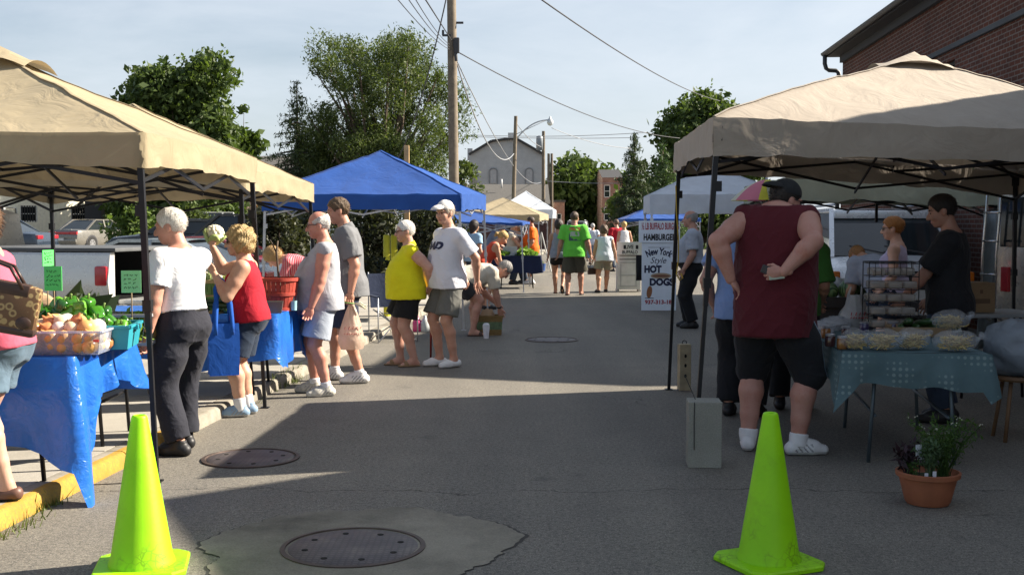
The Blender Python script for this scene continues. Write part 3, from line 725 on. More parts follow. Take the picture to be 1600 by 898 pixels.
# ------------------------------------------------------------------ ground
KA, KB = G(81, 789), G(443, 604)                     # foot of the kerb, a straight line along the street
KD = (KB - KA).normalized(); KN = V((-KD.y, KD.x, 0))    # KN points to the pavement side (left)
def kp(t, off=0., z=0.): return V((KA.x, KA.y, z)) + KD * t + KN * off
def gz(x, y):
    a = max(0., min(1., (y - 17) / 30.)); b = max(0., min(1., (-3.5 - x + (y - 17) * .06) / 4.)); a = a * a * (3 - 2 * a)
    return .36 * a * b
def asphalt():
    m, nt, out = nt_new('asphalt'); co = coords(nt); s = nt.nodes.new('ShaderNodeSeparateXYZ'); L(nt, co, s.inputs[0])
    a = noise_(nt, co, .35, 5, .6); b = noise_(nt, co, 120, 4, .8); c = noise_(nt, co, 3.2, 6, .7)
    base = ramp(nt, math_(nt, 'ADD', math_(nt, 'MULTIPLY', a, .6), math_(nt, 'MULTIPLY', c, .4)), [(.3, (.128, .120, .106)), (.5, (.163, .153, .133)), (.7, (.19, .178, .154))]).outputs[0]
    sp = ramp(nt, b, [(.33, (.30, .30, .30)), (.5, (.95, .95, .95)), (.68, (1.95, 1.9, 1.8))]).outputs[0]
    col = mixc(nt, 1., base, sp, 'MULTIPLY')
    b2 = noise_(nt, co, 38, 3, .8); col = mixc(nt, 1., col, ramp(nt, b2, [(.34, (.62, .62, .62)), (.5, (1, 1, 1)), (.66, (1.35, 1.33, 1.28))]).outputs[0], 'MULTIPLY')
    st_ = nt.nodes.new('ShaderNodeTexVoronoi'); st_.inputs['Scale'].default_value = 55; L(nt, co, st_.inputs['Vector']); stf = math_(nt, 'MULTIPLY', math_(nt, 'LESS_THAN', st_.outputs['Distance'], .16), math_(nt, 'GREATER_THAN', noise_(nt, co, 23, 2), .56)); col = mixc(nt, math_(nt, 'MULTIPLY', stf, .7), col, (.40, .38, .35))
    tr = noise_(nt, coords(nt, 'Object', (1.1, .09, 1), (0, 0, R(4))), 1.3, 4, .55); col = mixc(nt, 1., col, ramp(nt, tr, [(.33, (.84, .84, .85)), (.65, (1.1, 1.09, 1.07))]).outputs[0], 'MULTIPLY')
    n4 = noise_(nt, co, 4.2, 5, .7); col = mixc(nt, ramp(nt, n4, [(.66, (0, 0, 0)), (.74, (.55, .55, .55))]).outputs[0], col, (.05, .047, .043))
    # oil spots and drips
    n3 = noise_(nt, co, 1.1, 4, .65); col = mixc(nt, ramp(nt, n3, [(.62, (0, 0, 0)), (.72, (.5, .5, .5))]).outputs[0], col, (.06, .058, .055))
    # crazing: sparse, wandering cracks
    wp = nt.nodes.new('ShaderNodeVectorMath'); wp.operation = 'MULTIPLY_ADD'
    nv = nt.nodes.new('ShaderNodeTexNoise'); nv.inputs['Scale'].default_value = 1.7; nv.inputs['Detail'].default_value = 6; L(nt, co, nv.inputs['Vector'])
    L(nt, nv.outputs[1], wp.inputs[0]); wp.inputs[1].default_value = (.9, .9, .9); L(nt, co, wp.inputs[2])
    vo = nt.nodes.new('ShaderNodeTexVoronoi'); vo.feature = 'DISTANCE_TO_EDGE'; vo.inputs['Scale'].default_value = .42; L(nt, wp.outputs[0], vo.inputs['Vector'])
    gap = ramp(nt, noise_(nt, co, .55, 3), [(.56, (0, 0, 0)), (.66, (.8, .8, .8))]).outputs[0]
    cr = math_(nt, 'MULTIPLY', ramp(nt, vo.outputs['Distance'], [(0., (1, 1, 1)), (.002, (.6, .6, .6)), (.005, (0, 0, 0))]).outputs[0], gap)
    wig = math_(nt, 'MULTIPLY', math_(nt, 'SUBTRACT', noise_(nt, co, 1.3, 8, .65), .5), .7)
    ln = math_(nt, 'ABSOLUTE', math_(nt, 'SUBTRACT', math_(nt, 'SUBTRACT', s.outputs[1], 6.78), wig))
    c2 = math_(nt, 'MULTIPLY', ramp(nt, ln, [(0., (1, 1, 1)), (.004, (.6, .6, .6)), (.009, (0, 0, 0))]).outputs[0], ramp(nt, noise_(nt, co, 2.5, 3), [(.35, (0, 0, 0)), (.5, (1, 1, 1))]).outputs[0])
    cr = math_(nt, 'MAXIMUM', cr, math_(nt, 'MULTIPLY', c2, math_(nt, 'LESS_THAN', s.outputs[0], 8)))
    col = mixc(nt, math_(nt, 'MULTIPLY', cr, .85), col, (.02, .019, .018))
    h = math_(nt, 'SUBTRACT', math_(nt, 'ADD', math_(nt, 'MULTIPLY', b, .35), math_(nt, 'MULTIPLY', c, .4)), math_(nt, 'MULTIPLY', cr, 1.5))
    prin(nt, out, col, .8, 0, bump_(nt, h, .55, .008), .3); return m
def concrete(nm, col, joint=None, stain=.25):
    m, nt, out = nt_new(nm); co = coords(nt)
    a = noise_(nt, co, 1.2, 6, .65); b = noise_(nt, co, 120, 3, .7)
    c = ramp(nt, a, [(.28, tuple(q * (1 - stain) for q in col)), (.6, col), (.8, tuple(q * 1.1 for q in col))]).outputs[0]
    c = mixc(nt, 1., c, ramp(nt, b, [(.3, (.75, .75, .75)), (.7, (1.15, 1.15, 1.15))]).outputs[0], 'MULTIPLY')
    prin(nt, out, c, .85, 0, bump_(nt, math_(nt, 'ADD', math_(nt, 'MULTIPLY', b, .3), a), .4, .006), .25); return m
xs = [-400, -150, -70, -40] + list(np.linspace(-30, 14, 45)) + [25, 60, 160, 400]
ys = [-60, -15, -4] + list(np.linspace(0, 70, 57)) + [80, 95, 120, 160, 230, 340, 600, 1500]
mb = MB(); mb.grid([[V((x, y, gz(x, y))) for y in ys] for x in xs]); mb.f = [list(reversed(f)) for f in mb.f]
struct(mb.obj('street', asphalt(), None, True))
# pavement slabs and kerb
CON = concrete('pavement_concrete', (.40, .375, .325)); 
def paint_kerb():
    m, nt, out = nt_new('kerb_concrete'); co = coords(nt); s = nt.nodes.new('ShaderNodeSeparateXYZ'); L(nt, co, s.inputs[0])
    n1 = noise_(nt, co, 5, 6, .7); n2 = noise_(nt, co, 60, 3, .6)
    con = ramp(nt, n1, [(.3, (.17, .155, .12)), (.7, (.34, .31, .26))]).outputs[0]
    yel = ramp(nt, n1, [(.3, (.30, .165, .025)), (.7, (.48, .29, .05))]).outputs[0]
    far = ramp(nt, s.outputs[1], [(7.6 / 20, (1, 1, 1)), (9.2 / 20, (0, 0, 0))])
    far.inputs[0].default_value = 0
    nt.links.remove(far.inputs[0].links[0]); L(nt, math_(nt, 'DIVIDE', s.outputs[1], 20.), far.inputs[0])
    k = math_(nt, 'MULTIPLY', far.outputs[0], 1.); wear = ramp(nt, math_(nt, 'ADD', math_(nt, 'ADD', math_(nt, 'MULTIPLY', n1, .8), math_(nt, 'MULTIPLY', n2, .3)), math_(nt, 'MULTIPLY', k, .55)), [(.72, (0, 0, 0)), (.80, (1, 1, 1))]).outputs[0]
    dk = nt.nodes.new('ShaderNodeVectorMath'); dk.operation = 'DOT_PRODUCT'; L(nt, co, dk.inputs[0]); dk.inputs[1].default_value = tuple(KN); off_ = math_(nt, 'SUBTRACT', dk.outputs['Value'], KA.dot(KN)); wear = math_(nt, 'MULTIPLY', wear, math_(nt, 'LESS_THAN', math_(nt, 'ADD', off_, math_(nt, 'MULTIPLY', n1, .05)), .105))
    yel = mixc(nt, ramp(nt, n2, [(.45, (0, 0, 0)), (.62, (.7, .7, .7))]).outputs[0], yel, (.26, .17, .05))
    prin(nt, out, mixc(nt, wear, con, yel), .8, 0, bump_(nt, math_(nt, 'ADD', n1, math_(nt, 'MULTIPLY', n2, .4)), .5, .01), .25); return m
KH = .10
mb = MB(); t = -6.
while t < 60:
    ln = 2.35; P_ = []
    for i in range(2):
        tt = t + (.006 if i == 0 else ln - .006)
        P_.append([kp(tt, .0, .0), kp(tt, .010, KH - .025), kp(tt, .025, KH - .007), kp(tt, .045, KH), kp(tt, .15, KH)])
    mb.grid(P_); mb.add([P_[0][0], P_[0][1], P_[0][2], P_[0][3], P_[0][4], kp(t + .006, .15, 0)], [(0, 1, 2, 3, 4, 5)]); t += ln
struct(mb.obj('kerb', paint_kerb(), None, True, auto=35))
mb = MB(); t = -6.
while t < 60:
    for o0, o1 in ((.16, 1.25), (1.262, 2.4)):
        a, b = t + .005, t + 1.17
        z = KH + random.uniform(-.003, .003)
        mb.add([kp(a, o0, z), kp(b, o0, z), kp(b, o1, z), kp(a, o1, z), kp(a, o0, 0), kp(b, o0, 0), kp(b, o1, 0), kp(a, o1, 0)], [(0, 1, 2, 3), (0, 4, 5, 1), (1, 5, 6, 2), (2, 6, 7, 3), (3, 7, 4, 0)])
    t += 1.175
struct(mb.obj('pavement', CON))
mb = MB(); mb.grid([[kp(t_, o_, KH - .028 if o_ > .1 else .0) for t_ in (-6, 60)] for o_ in (.12, 2.41)]); mb.grid([[kp(t_, 2.41, z_) for t_ in (-6, 60)] for z_ in (KH - .028, 0)])
struct(mb.obj('pavement_bed', mat('joint_dirt', (.10, .085, .065), .95)))
# grass bits
GRASS = leafmat('grass_blades', (.055, .085, .018), (.14, .17, .045), .25)
def blades(name, pts, hgt, wid, m=GRASS):
    n = len(pts); p = np.array(pts); a = rng.uniform(0, 6.28, n); h = hgt * rng.uniform(.5, 1.2, n); t = rng.normal(0, .35, (n, 2))
    dx = np.stack([np.cos(a), np.sin(a), 0 * a], 1) * wid; top = p + np.stack([t[:, 0] * h, t[:, 1] * h, h], 1)
    v = np.stack([p - dx, p + dx, top + dx * .15, top - dx * .15], 1).reshape(-1, 3); f = np.arange(4 * n).reshape(-1, 4)
    return stuff(mesh_obj(name, v, f, m, None, False))
pts = []
for c, n_, r_ in ((G(70, 795, .0), 50, .06), (G(25, 815, .05), 60, .10), (G(455, 597, 0), 140, .14), (G(432, 607, 0), 60, .1), (G(378, 640, 0), 50, .1)):
    for _ in range(n_): q = c + KD * random.gauss(0, r_ * 1.6) + KN * random.gauss(-.01, r_ * .25); pts.append((q.x, q.y, 0.0 if (q - KA).dot(KN) < 0.01 else (KH if (q - KA).dot(KN) > .03 else .05)))
blades('kerb_weeds', pts, .06, .004)
LAWN = mat('lawn_soil', (.06, .085, .02), .95, var=.4, scale=3)
mb = MB(); mb.grid([[V((x, y, .02 + gz(x, y))) for y in np.linspace(46, 60, 7)] for x in np.linspace(-14, 1.3, 12)]); mb.f = [list(reversed(f)) for f in mb.f]; struct(mb.obj('lawn', LAWN, None, True))
pts = [(x, y, .02 + gz(x, y)) for x, y in zip(rng.uniform(-13, 1.2, 5000), rng.uniform(46, 60, 5000))]; blades('lawn_grass', pts, .12, .02)
# covers in the road
IRON = mat('rusty_iron', (.10, .075, .065), .62, .55, var=.35, scale=9, bump=.4, bscale=90, spec=.4)
def cover_mat():
    m, nt, out = nt_new('cover_iron'); co = coords(nt); n1 = noise_(nt, co, 5, 5, .65)
    br = nt.nodes.new('ShaderNodeTexBrick'); br.offset = 0; br.inputs['Scale'].default_value = 1; br.inputs['Brick Width'].default_value = .032; br.inputs['Row Height'].default_value = .032; br.inputs['Mortar Size'].default_value = .006; L(nt, co, br.inputs['Vector'])
    c = ramp(nt, n1, [(.3, (.075, .065, .07)), (.55, (.125, .105, .105)), (.75, (.22, .19, .16))]).outputs[0]
    prin(nt, out, mixc(nt, math_(nt, 'MULTIPLY', br.outputs['Fac'], .45), c, (.05, .045, .045)), .55, .35, bump_(nt, math_(nt, 'SUBTRACT', 1., br.outputs['Fac']), .7, .004), .4); return m
COVER = cover_mat()
def manhole(label, px, py, r, patch=None):
    c = G(px, py); t = thing('manhole_cover', label, 'manhole', (c.x, c.y, 0))
    mb = MB(); prof = [(r + .035, .001), (r + .035, .010), (r + .012, .012), (r + .010, .004), (r + .001, .004)]; mb.lathe(prof, n=56, cap=False); mb.obj('rim', IRON, t, True, auto=40)
    mb = MB(); mb.lathe([(.001, .0085), (r * .5, .009), (r - .006, .0075), (r - .002, .005)], n=56, cap=False)
    mb.m = 1
    for k in range(8): a = k * math.pi / 4 + .3; mb.lathe([(.0005, .0105), (.016, .0105), (.016, .0075)], (math.cos(a) * r * .74, math.sin(a) * r * .74, 0), 10, False)
    mb.obj('lid', [COVER, mat('hole_black', (.012, .011, .010), .9)], t, True, auto=40)
    return t
manhole('large iron manhole cover with a grid pattern, set in the pale concrete patch', 552, 855, .318)
manhole('rusty round manhole cover in the road beside the man in charcoal trousers', 392, 716, .29)
manhole('small far manhole cover in the middle of the street near the basket', 862, 531, .33)
def blob(c, r, n, amp, z, seed, sx=1., sy=1.):
    return [V((c.x + math.cos(a) * r * sx * q, c.y + math.sin(a) * r * sy * q, z)) for a, q in ((a, 1 + amp * noise.noise(V((math.cos(a) * 2.1, math.sin(a) * 2.1, seed))) + amp * .35 * (noise.noise(V((math.cos(a) * 9, math.sin(a) * 9, seed))) + .5 * noise.noise(V((math.cos(a) * 27, math.sin(a) * 27, seed))))) for a in np.linspace(0, 2 * math.pi, n, endpoint=False))]
c0 = G(552, 856)
ring = blob(c0 + V((.02, .08, 0)), .73, 240, .17, .0045, 2.3, 1.0, 1.0); edge = blob(c0 + V((.02, .08, 0)), .74, 240, .19, .0018, 2.3, 1.0, 1.0)
mb = MB(); n = 240; mb.add(ring + [c0 + V((0, 0, .0045))], [(i, (i + 1) % n, n) for i in range(n)]); struct(mb.obj('concrete_patch', concrete('patch_concrete', (.275, .252, .20), stain=.62)))
n = 240; mb = MB(); mb.add(edge + [c0 + V((0, 0, .0018))], [(i, (i + 1) % n, n) for i in range(n)]); struct(mb.obj('patch_crack', mat('crack_dark', (.06, .056, .05), .95)))
# ------------------------------------------------------------------ brick and buildings
def brick(nm, c1, c2, mortar, scale=1., plane='XZ', bw=.215, bh=.072, msize=.009, var=.5):
    m, nt, out = nt_new(nm); co = coords(nt); s = nt.nodes.new('ShaderNodeSeparateXYZ'); L(nt, co, s.inputs[0]); cb = nt.nodes.new('ShaderNodeCombineXYZ')
    L(nt, s.outputs['XYZ'.index(plane[0])], cb.inputs[0]); L(nt, s.outputs[2], cb.inputs[1])
    br = nt.nodes.new('ShaderNodeTexBrick'); br.inputs['Scale'].default_value = scale; br.inputs['Brick Width'].default_value = bw; br.inputs['Row Height'].default_value = bh; br.inputs['Mortar Size'].default_value = msize; br.inputs['Bias'].default_value = -.1
    br.inputs[1].default_value = lin(c1); br.inputs[2].default_value = lin(c2); br.inputs[3].default_value = lin(mortar); L(nt, cb.outputs[0], br.inputs[0])
    n1 = noise_(nt, co, 1.3, 5, .6); n2 = noise_(nt, co, 30, 4, .7)
    c = mixc(nt, 1., br.outputs[0], ramp(nt, math_(nt, 'ADD', math_(nt, 'MULTIPLY', n1, .5), math_(nt, 'MULTIPLY', n2, .5)), [(.3, (1 - var,) * 3), (.7, (1.2, 1.2, 1.2))]).outputs[0], 'MULTIPLY')
    prin(nt, out, c, .85, 0, bump_(nt, math_(nt, 'SUBTRACT', math_(nt, 'MULTIPLY', n2, .3), br.outputs['Fac']), .6, .008), .25); return m
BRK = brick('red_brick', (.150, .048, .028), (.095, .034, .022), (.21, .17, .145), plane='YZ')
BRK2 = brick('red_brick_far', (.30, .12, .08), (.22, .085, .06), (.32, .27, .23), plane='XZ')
DARK = mat('dark_trim', (.035, .033, .032), .6); STONE = concrete('stone_trim', (.11, .115, .12)); GLS = glass('window_glass')
th0 = math.atan((915 - 800) / FPX); SD = V((math.sin(th0), math.cos(th0), 0)); SN = V((math.cos(th0), -math.sin(th0), 0))
WL = 5.85; YN, YF = 14.7, 27.
rz = -th0
t = thing('brick_building', 'red brick building with overhanging dark eave and curled gutter, behind the right tents', 'building', SN * WL + SD * YN, rz)
Lb = (YF - YN); EZ = 5.46
mb = MB()
wy = [0, 1.6, 2.6, 4.4, 5.4, 7.2, 8.2, Lb]; wz = [0, 2.45, 3.9, 4.33, 4.47, 4.95, EZ]
# local x = across (into the building), local y = along the street
holes = []
def wall_holes(mb, x, y0, y1, z0, z1, holes, depth):
    ysr = sorted({y0, y1, *[h[0] for h in holes], *[h[1] for h in holes]}); zsr = sorted({z0, z1, *[h[2] for h in holes], *[h[3] for h in holes]})
    for a, b in zip(ysr, ysr[1:]):
        for c, d in zip(zsr, zsr[1:]):
            if any(h[0] <= a and b <= h[1] and h[2] <= c and d <= h[3] for h in holes): continue
            mb.add([(x, a, c), (x, b, c), (x, b, d), (x, a, d)], [(0, 3, 2, 1)])
    for a, b, c, d in holes:
        mb.add([(x, a, c), (x, b, c), (x, b, d), (x, a, d), (x + depth, a, c), (x + depth, b, c), (x + depth, b, d), (x + depth, a, d)], [(0, 1, 5, 4), (1, 2, 6, 5), (2, 3, 7, 6), (3, 0, 4, 7)])
holes = [(.25, 1.25, 4.72, 5.05), (4.2, 5.3, 3.1, 4.2), (1.3, 2.5, 1.55, 2.35), (4.6, 5.8, 1.1, 2.3)]
wall_holes(mb, 0, 0, Lb, 0, EZ, holes, .16)
mb.add([(0, 0, 0), (9, 0, 0), (9, 0, EZ), (0, 0, EZ), (0, Lb, 0), (9, Lb, 0), (9, Lb, EZ), (0, Lb, EZ)], [(0, 1, 2, 3), (7, 6, 5, 4), (1, 5, 6, 2)])
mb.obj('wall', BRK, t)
for a, b, c, d in holes:
    mb = MB(); mb.add([(.12, a, c), (.12, b, c), (.12, b, d), (.12, a, d)], [(0, 3, 2, 1)]); wn = mb.obj('window', GLS, t)
    mb = MB(); e = .05
    for q in ((a + e / 2, (c + d) / 2, e, d - c), (b - e / 2, (c + d) / 2, e, d - c), ((a + b) / 2, (c + d) / 2, e, d - c), ((a + b) / 2, c + e / 2, b - a, e), ((a + b) / 2, d - e / 2, b - a, e)): mb.box((.10, q[0], q[1]), (.05, q[2], q[3]))
    mb.obj('frame', DARK, wn)
mb = MB(); mb.box((-.022, Lb * .40, 4.40), (.07, Lb * .80 - 1.2, .08), bev=.01); mb.obj('stone_band', STONE, t)
mb = MB(); mb.add([(-.34, -.3, EZ + .02), (-.34, Lb + .12, EZ + .02), (4.6, Lb + .12, EZ + 1.6), (4.6, -.3, EZ + 1.6), (9.4, Lb + .12, EZ), (9.4, -.3, EZ)], [(0, 3, 2, 1), (3, 5, 4, 2)]); mb.box((-.16, Lb / 2 - .09, EZ - .03), (.36, Lb + .4, .07)); mb.box((-.05, Lb / 2 - .09, EZ - .14), (.08, Lb, .16))
mb.obj('roof', mat('roof_dark', (.05, .05, .052), .8), t)
mb = MB(); g_ = [(-.40 + .07 * math.cos(a), EZ + .03 + .07 * math.sin(a)) for a in np.linspace(math.pi, 2 * math.pi, 9)]
mb.grid([[V((x, y, z)) for x, z in g_] for y in (-.3, Lb + .16)]); mb.grid([[V((x * 1.0, y, z - .004)) for x, z in reversed(g_)] for y in (-.3, Lb + .16)])
mb.obj('gutter', mat('gutter_dark', (.06, .065, .07), .5, .3), t, True)
mb = MB(); mb.tube([(-.40, Lb + .02, EZ), (-.40, Lb + .02, EZ - .22), (-.37, Lb + .02, EZ - .32), (-.30, Lb + .02, EZ - .37), (-.15, Lb + .02, EZ - .38), (-.09, Lb + .02, EZ - .42), (-.07, Lb + .02, EZ - .55), (-.07, Lb + .02, .2)], .05, 10); mb.obj('downspout', mat('gutter_dark', (.06, .065, .07), .5, .3), t, True)
# unseen gabled block added beside the camera, its outline shaped to throw the foreground shade
t = thing('gabled_shade_block', 'gabled brick building beside the street, to the right of the stalls', 'building', (6.2, 8.7, 0), 0)
mb = MB(); q = [(-16, 0), (3.6, 0), (3.6, 2.95), (1.9, 2.97), (-.15, 5.55), (-4.6, 4.2), (-16, 4.2)]
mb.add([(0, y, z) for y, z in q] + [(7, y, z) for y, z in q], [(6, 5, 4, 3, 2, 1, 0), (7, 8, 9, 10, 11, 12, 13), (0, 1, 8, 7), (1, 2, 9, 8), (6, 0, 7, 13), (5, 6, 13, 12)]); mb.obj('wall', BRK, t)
mb = MB()
for (ya, za), (yb, zb) in (((-4.7, 4.18), (-.15, 5.57)), ((-.15, 5.57), (1.9, 2.99)), ((1.9, 2.99), (3.7, 2.97))):
    mb.add([(x, y, z + dz) for dz in (.0, .09) for x in (-.12, 7.1) for y, z in ((ya, za), (yb, zb))], [(0, 1, 3, 2), (4, 6, 7, 5), (0, 4, 5, 1), (2, 3, 7, 6), (0, 2, 6, 4), (1, 5, 7, 3)])
mb.obj('roof', mat('roof_dark', (.05, .05, .052), .8), t)
def simple_block(name, label, cat, c, w, d, h, m, rz=0., windows=(), gable=0., roofm=None, gdir='x', roof_over=.2):
    """box building: front at local y=0 facing the street camera, windows (x0,x1,z0,z1) cut into the front"""
    t = thing(name, label, cat, c, rz); mb = MB()
    hs = list(windows); xsr = sorted({0, w, *[q for h_ in hs for q in h_[:2]]}); zsr = sorted({0, h, *[q for h_ in hs for q in h_[2:]]})
    for a, b in zip(xsr, xsr[1:]):
        for c_, d_ in zip(zsr, zsr[1:]):
            if any(q[0] <= a and b <= q[1] and q[2] <= c_ and d_ <= q[3] for q in hs): continue
            mb.add([(a, 0, c_), (b, 0, c_), (b, 0, d_), (a, 0, d_)], [(0, 1, 2, 3)])
    for a, b, c_, d_ in hs: mb.add([(a, 0, c_), (b, 0, c_), (b, 0, d_), (a, 0, d_), (a, .15, c_), (b, .15, c_), (b, .15, d_), (a, .15, d_)], [(1, 0, 4, 5), (2, 1, 5, 6), (3, 2, 6, 7), (0, 3, 7, 4)])
    mb.add([(0, 0, 0), (0, d, 0), (0, d, h), (0, 0, h), (w, 0, 0), (w, d, 0), (w, d, h), (w, 0, h)], [(0, 3, 2, 1), (4, 5, 6, 7), (1, 2, 6, 5), (3, 7, 6, 2)])
    if gable and gdir == 'y': mb.add([(0, 0, h), (w, 0, h), (w / 2, 0, h + gable), (0, d, h), (w, d, h), (w / 2, d, h + gable)], [(0, 1, 2), (4, 3, 5)])
    if gable and gdir == 'x': mb.add([(0, 0, h), (0, d, h), (0, d / 2, h + gable), (w, 0, h), (w, d, h), (w, d / 2, h + gable)], [(0, 2, 1), (3, 4, 5)])
    mb.obj('wall', m, t)
    for a, b, c_, d_ in hs:
        mb = MB(); mb.add([(a, .1, c_), (b, .1, c_), (b, .1, d_), (a, .1, d_)], [(0, 1, 2, 3)]); wn = mb.obj('window', GLS, t)
        mb = MB(); e = min(.07, (b - a) * .12)
        for x_, z_, sx_, sz_ in ((a + e / 2, (c_ + d_) / 2, e, d_ - c_), (b - e / 2, (c_ + d_) / 2, e, d_ - c_), ((a + b) / 2, d_ - e / 2, b - a, e), ((a + b) / 2, c_ + e / 2, b - a, e), ((a + b) / 2, (c_ + d_) / 2, b - a, e * .7)): mb.box((x_, .07, z_), (sx_, .05, sz_))
        mb.obj('frame', mat('frame_white', (.6, .6, .58), .6), wn)
    if roofm:
        mb = MB(); o = roof_over
        if gable and gdir == 'x': mb.add([(-o, -o, h - o * gable / d * 2), (w + o, -o, h - o * gable / d * 2), (w + o, d / 2, h + gable + .05), (-o, d / 2, h + gable + .05), (w + o, d + o, h - o * gable / d * 2), (-o, d + o, h - o * gable / d * 2)], [(0, 1, 2, 3), (3, 2, 4, 5)])
        elif gable: mb.add([(-o, -o, h - o * gable / w * 2), (-o, d + o, h - o * gable / w * 2), (w / 2, d + o, h + gable + .05), (w / 2, -o, h + gable + .05), (w + o, d + o, h - o * gable / w * 2), (w + o, -o, h - o * gable / w * 2)], [(1, 0, 3, 2), (2, 3, 5, 4)])
        else: mb.box((w / 2, d / 2, h + .1), (w + o, d + o, .2))
        mb.obj('roof', roofm, t)
    return t
SHING = mat('shingles', (.10, .095, .088), .9, var=.35, scale=14, bump=.5, bscale=40)
# far grey gabled hall
c = at(733, 345, 100); t = thing('grey_hall', 'pale grey painted gabled hall with bricked up arched windows, down the street', 'building', (c.x, 100, 0), 0)
def gx(px): return at(px, 300, 100).x - c.x
def gzz(py): return at(800, py, 100).z
GREYP = brick('grey_painted_brick', (.42, .435, .435), (.39, .405, .41), (.36, .37, .375), plane='XZ', var=.12); WHP = mat('white_render', (.62, .60, .55), .8)
poly = [(733, 345), (733, 243), (768, 222), (798, 218), (808, 219), (850, 243), (850, 345)]
mb = MB(); P_ = [(gx(x), gzz(y) if y < 344 else 0) for x, y in poly]; n = len(P_)
mb.add([(x, 0, z) for x, z in P_] + [(x, 22, z) for x, z in P_], [tuple(range(n - 1, -1, -1)), tuple(range(n, 2 * n))] + [(i, i + 1, n + i + 1, n + i) for i in range(1, n - 2)] + [(0, 1, n + 1, n)]); mb.obj('wall', GREYP, t)
mb = MB(); x_ = gx(850); mb.add([(x_ + .004, 0, 0), (x_ + .004, 22, 0), (x_ + .004, 22, gzz(245)), (x_ + .004, 0, gzz(245))], [(0, 1, 2, 3)]); mb.obj('side_wall', WHP, t)
mb = MB()
for (xa, ya), (xb, yb) in zip(poly[1:-1], poly[2:-1]): mb.bar((gx(xa), -.1, gzz(ya) + .08), (gx(xb), -.1, gzz(yb) + .08), .4, .2, V((0, 0, 1)))
mb.obj('roof_trim', DARK, t)
for px in (771, 827):
    mb = MB(); a, b = gx(px - 5), gx(px + 5); z0, z1 = gzz(287), gzz(268); mid = (a + b) / 2; r_ = (b - a) / 2
    mb.add([(a, -.06, z0), (b, -.06, z0)] + [(mid + r_ * math.cos(q), -.06, z1 + r_ * .8 * math.sin(q)) for q in np.linspace(0, math.pi, 9)], [tuple(range(11))]); mb.obj('bricked_window', mat('grey_infill', (.38, .39, .395), .85), t)
    mb = MB(); mb.tube([(b + .06, -.07, z0)] + [(mid + (r_ + .06) * math.cos(q), -.07, z1 + (r_ * .8 + .06) * math.sin(q)) for q in np.linspace(0, math.pi, 11)] + [(a - .06, -.07, z0)], .05, 5); mb.obj('arch_trim', mat('grey_trim', (.22, .23, .235), .8), t)
mb = MB(); mb.box((gx(800), 1.2, gzz(219)), (.35 * 2, .6, 1.4)); mb.obj('chimney', mat('grey_infill', (.38, .39, .395), .85), t); mb = MB(); mb.box((gx(734), 1.2, gzz(240)), (.45, .6, 1.), 0); mb.obj('chimney', mat('grey_infill', (.38, .39, .395), .85), t)
mb = MB(); mb.box((gx(740), -.05, gzz(282)), (.6, .1, .8)); mb.obj('side_door', mat('grey_door', (.28, .27, .24), .8), t)
# low building with a long dark roof in front of it
c = at(700, 345, 74); t = simple_block('low_brick_shop', 'low red brick shop under a wide dark shingle roof, behind the far stalls', 'building', (c.x, 74, 0), 6.4, 9, 2.45, brick('dark_red_brick', (.16, .05, .04), (.11, .035, .03), (.2, .16, .14), plane='XZ'), 0, [(.8, 2., .9, 2.), (3.6, 4.9, .9, 2.)], 0, None)
mb = MB(); zt = at(800, 288, 80).z; mb.add([(-1, -.5, 2.35), (6.6, -.5, 2.35), (6.6, 6, zt), (-1, 6, zt), (6.6, 10, 2.3), (-1, 10, 2.3)], [(0, 1, 2, 3), (3, 2, 4, 5)]); mb.obj('roof', SHING, t)
mb = MB(); mb.tube([(1.1, 1.9, 3.0), (1.1, 1.9, 3.9)], .07); mb.tube([(3.4, 4, 4.0), (3.4, 4, 4.6)], .06); mb.obj('vent_pipe', mat('vent_white', (.6, .6, .6), .5), t, True)
# small red gable and row of brick fronts behind
c = at(842, 345, 90); simple_block('red_barn', 'narrow red gabled shed between the grey hall and white poles', 'shed', (c.x, 88, 0), .95, 5, 2.7, mat('barn_red', (.36, .07, .05), .8), 0, (), 1.9, DARK, 'y', .02)
c = at(866, 345, 112); simple_block('brick_shopfront', 'far red brick shopfront at the left edge of the street end', 'building', (c.x, 112, 0), 1.0, 12, 3.7, BRK2, 0, [(.25, .7, .9, 2.6)], 0, DARK)
c = at(877, 345, 130); simple_block('orange_brick_house', 'small orange brick house front beyond the shopfront, low and far', 'house', (c.x, 130, 0), .9, 10, 3.2, brick('orange_brick', (.42, .18, .10), (.34, .14, .08), (.35, .3, .26), plane='XZ'), 0, [(.2, .6, .9, 2.2)], 0, DARK)
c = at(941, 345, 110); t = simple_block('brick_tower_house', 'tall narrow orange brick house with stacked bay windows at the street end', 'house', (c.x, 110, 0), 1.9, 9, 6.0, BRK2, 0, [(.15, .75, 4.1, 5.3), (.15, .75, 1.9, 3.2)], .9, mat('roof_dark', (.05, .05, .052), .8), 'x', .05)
c = at(984, 345, 80); simple_block('white_cottage', 'white cottage with a grey roof behind the dark spruce', 'house', (c.x, 80, 0), 4.2, 6, 2.1, mat('siding_white', (.5, .5, .48), .7), 0, [(.8, 1.6, .8, 1.8)], 1.3, SHING, 'x')
c = at(395, 345, 78); simple_block('orange_sided_house', 'orange sided house with a grey roof peeping over the tan canopy', 'house', (c.x, 78, 0), 6, 7, 5.0, mat('siding_orange', (.55, .27, .09), .7), 0, [(.8, 1.6, 3.4, 4.4)], 1.3, SHING, 'x')
c = V((-30.6, 60, 0)); wn = [(a, a + 1.0, 1.5, 2.4) for a in (2.2, 5.2, 8.2, 11.)]
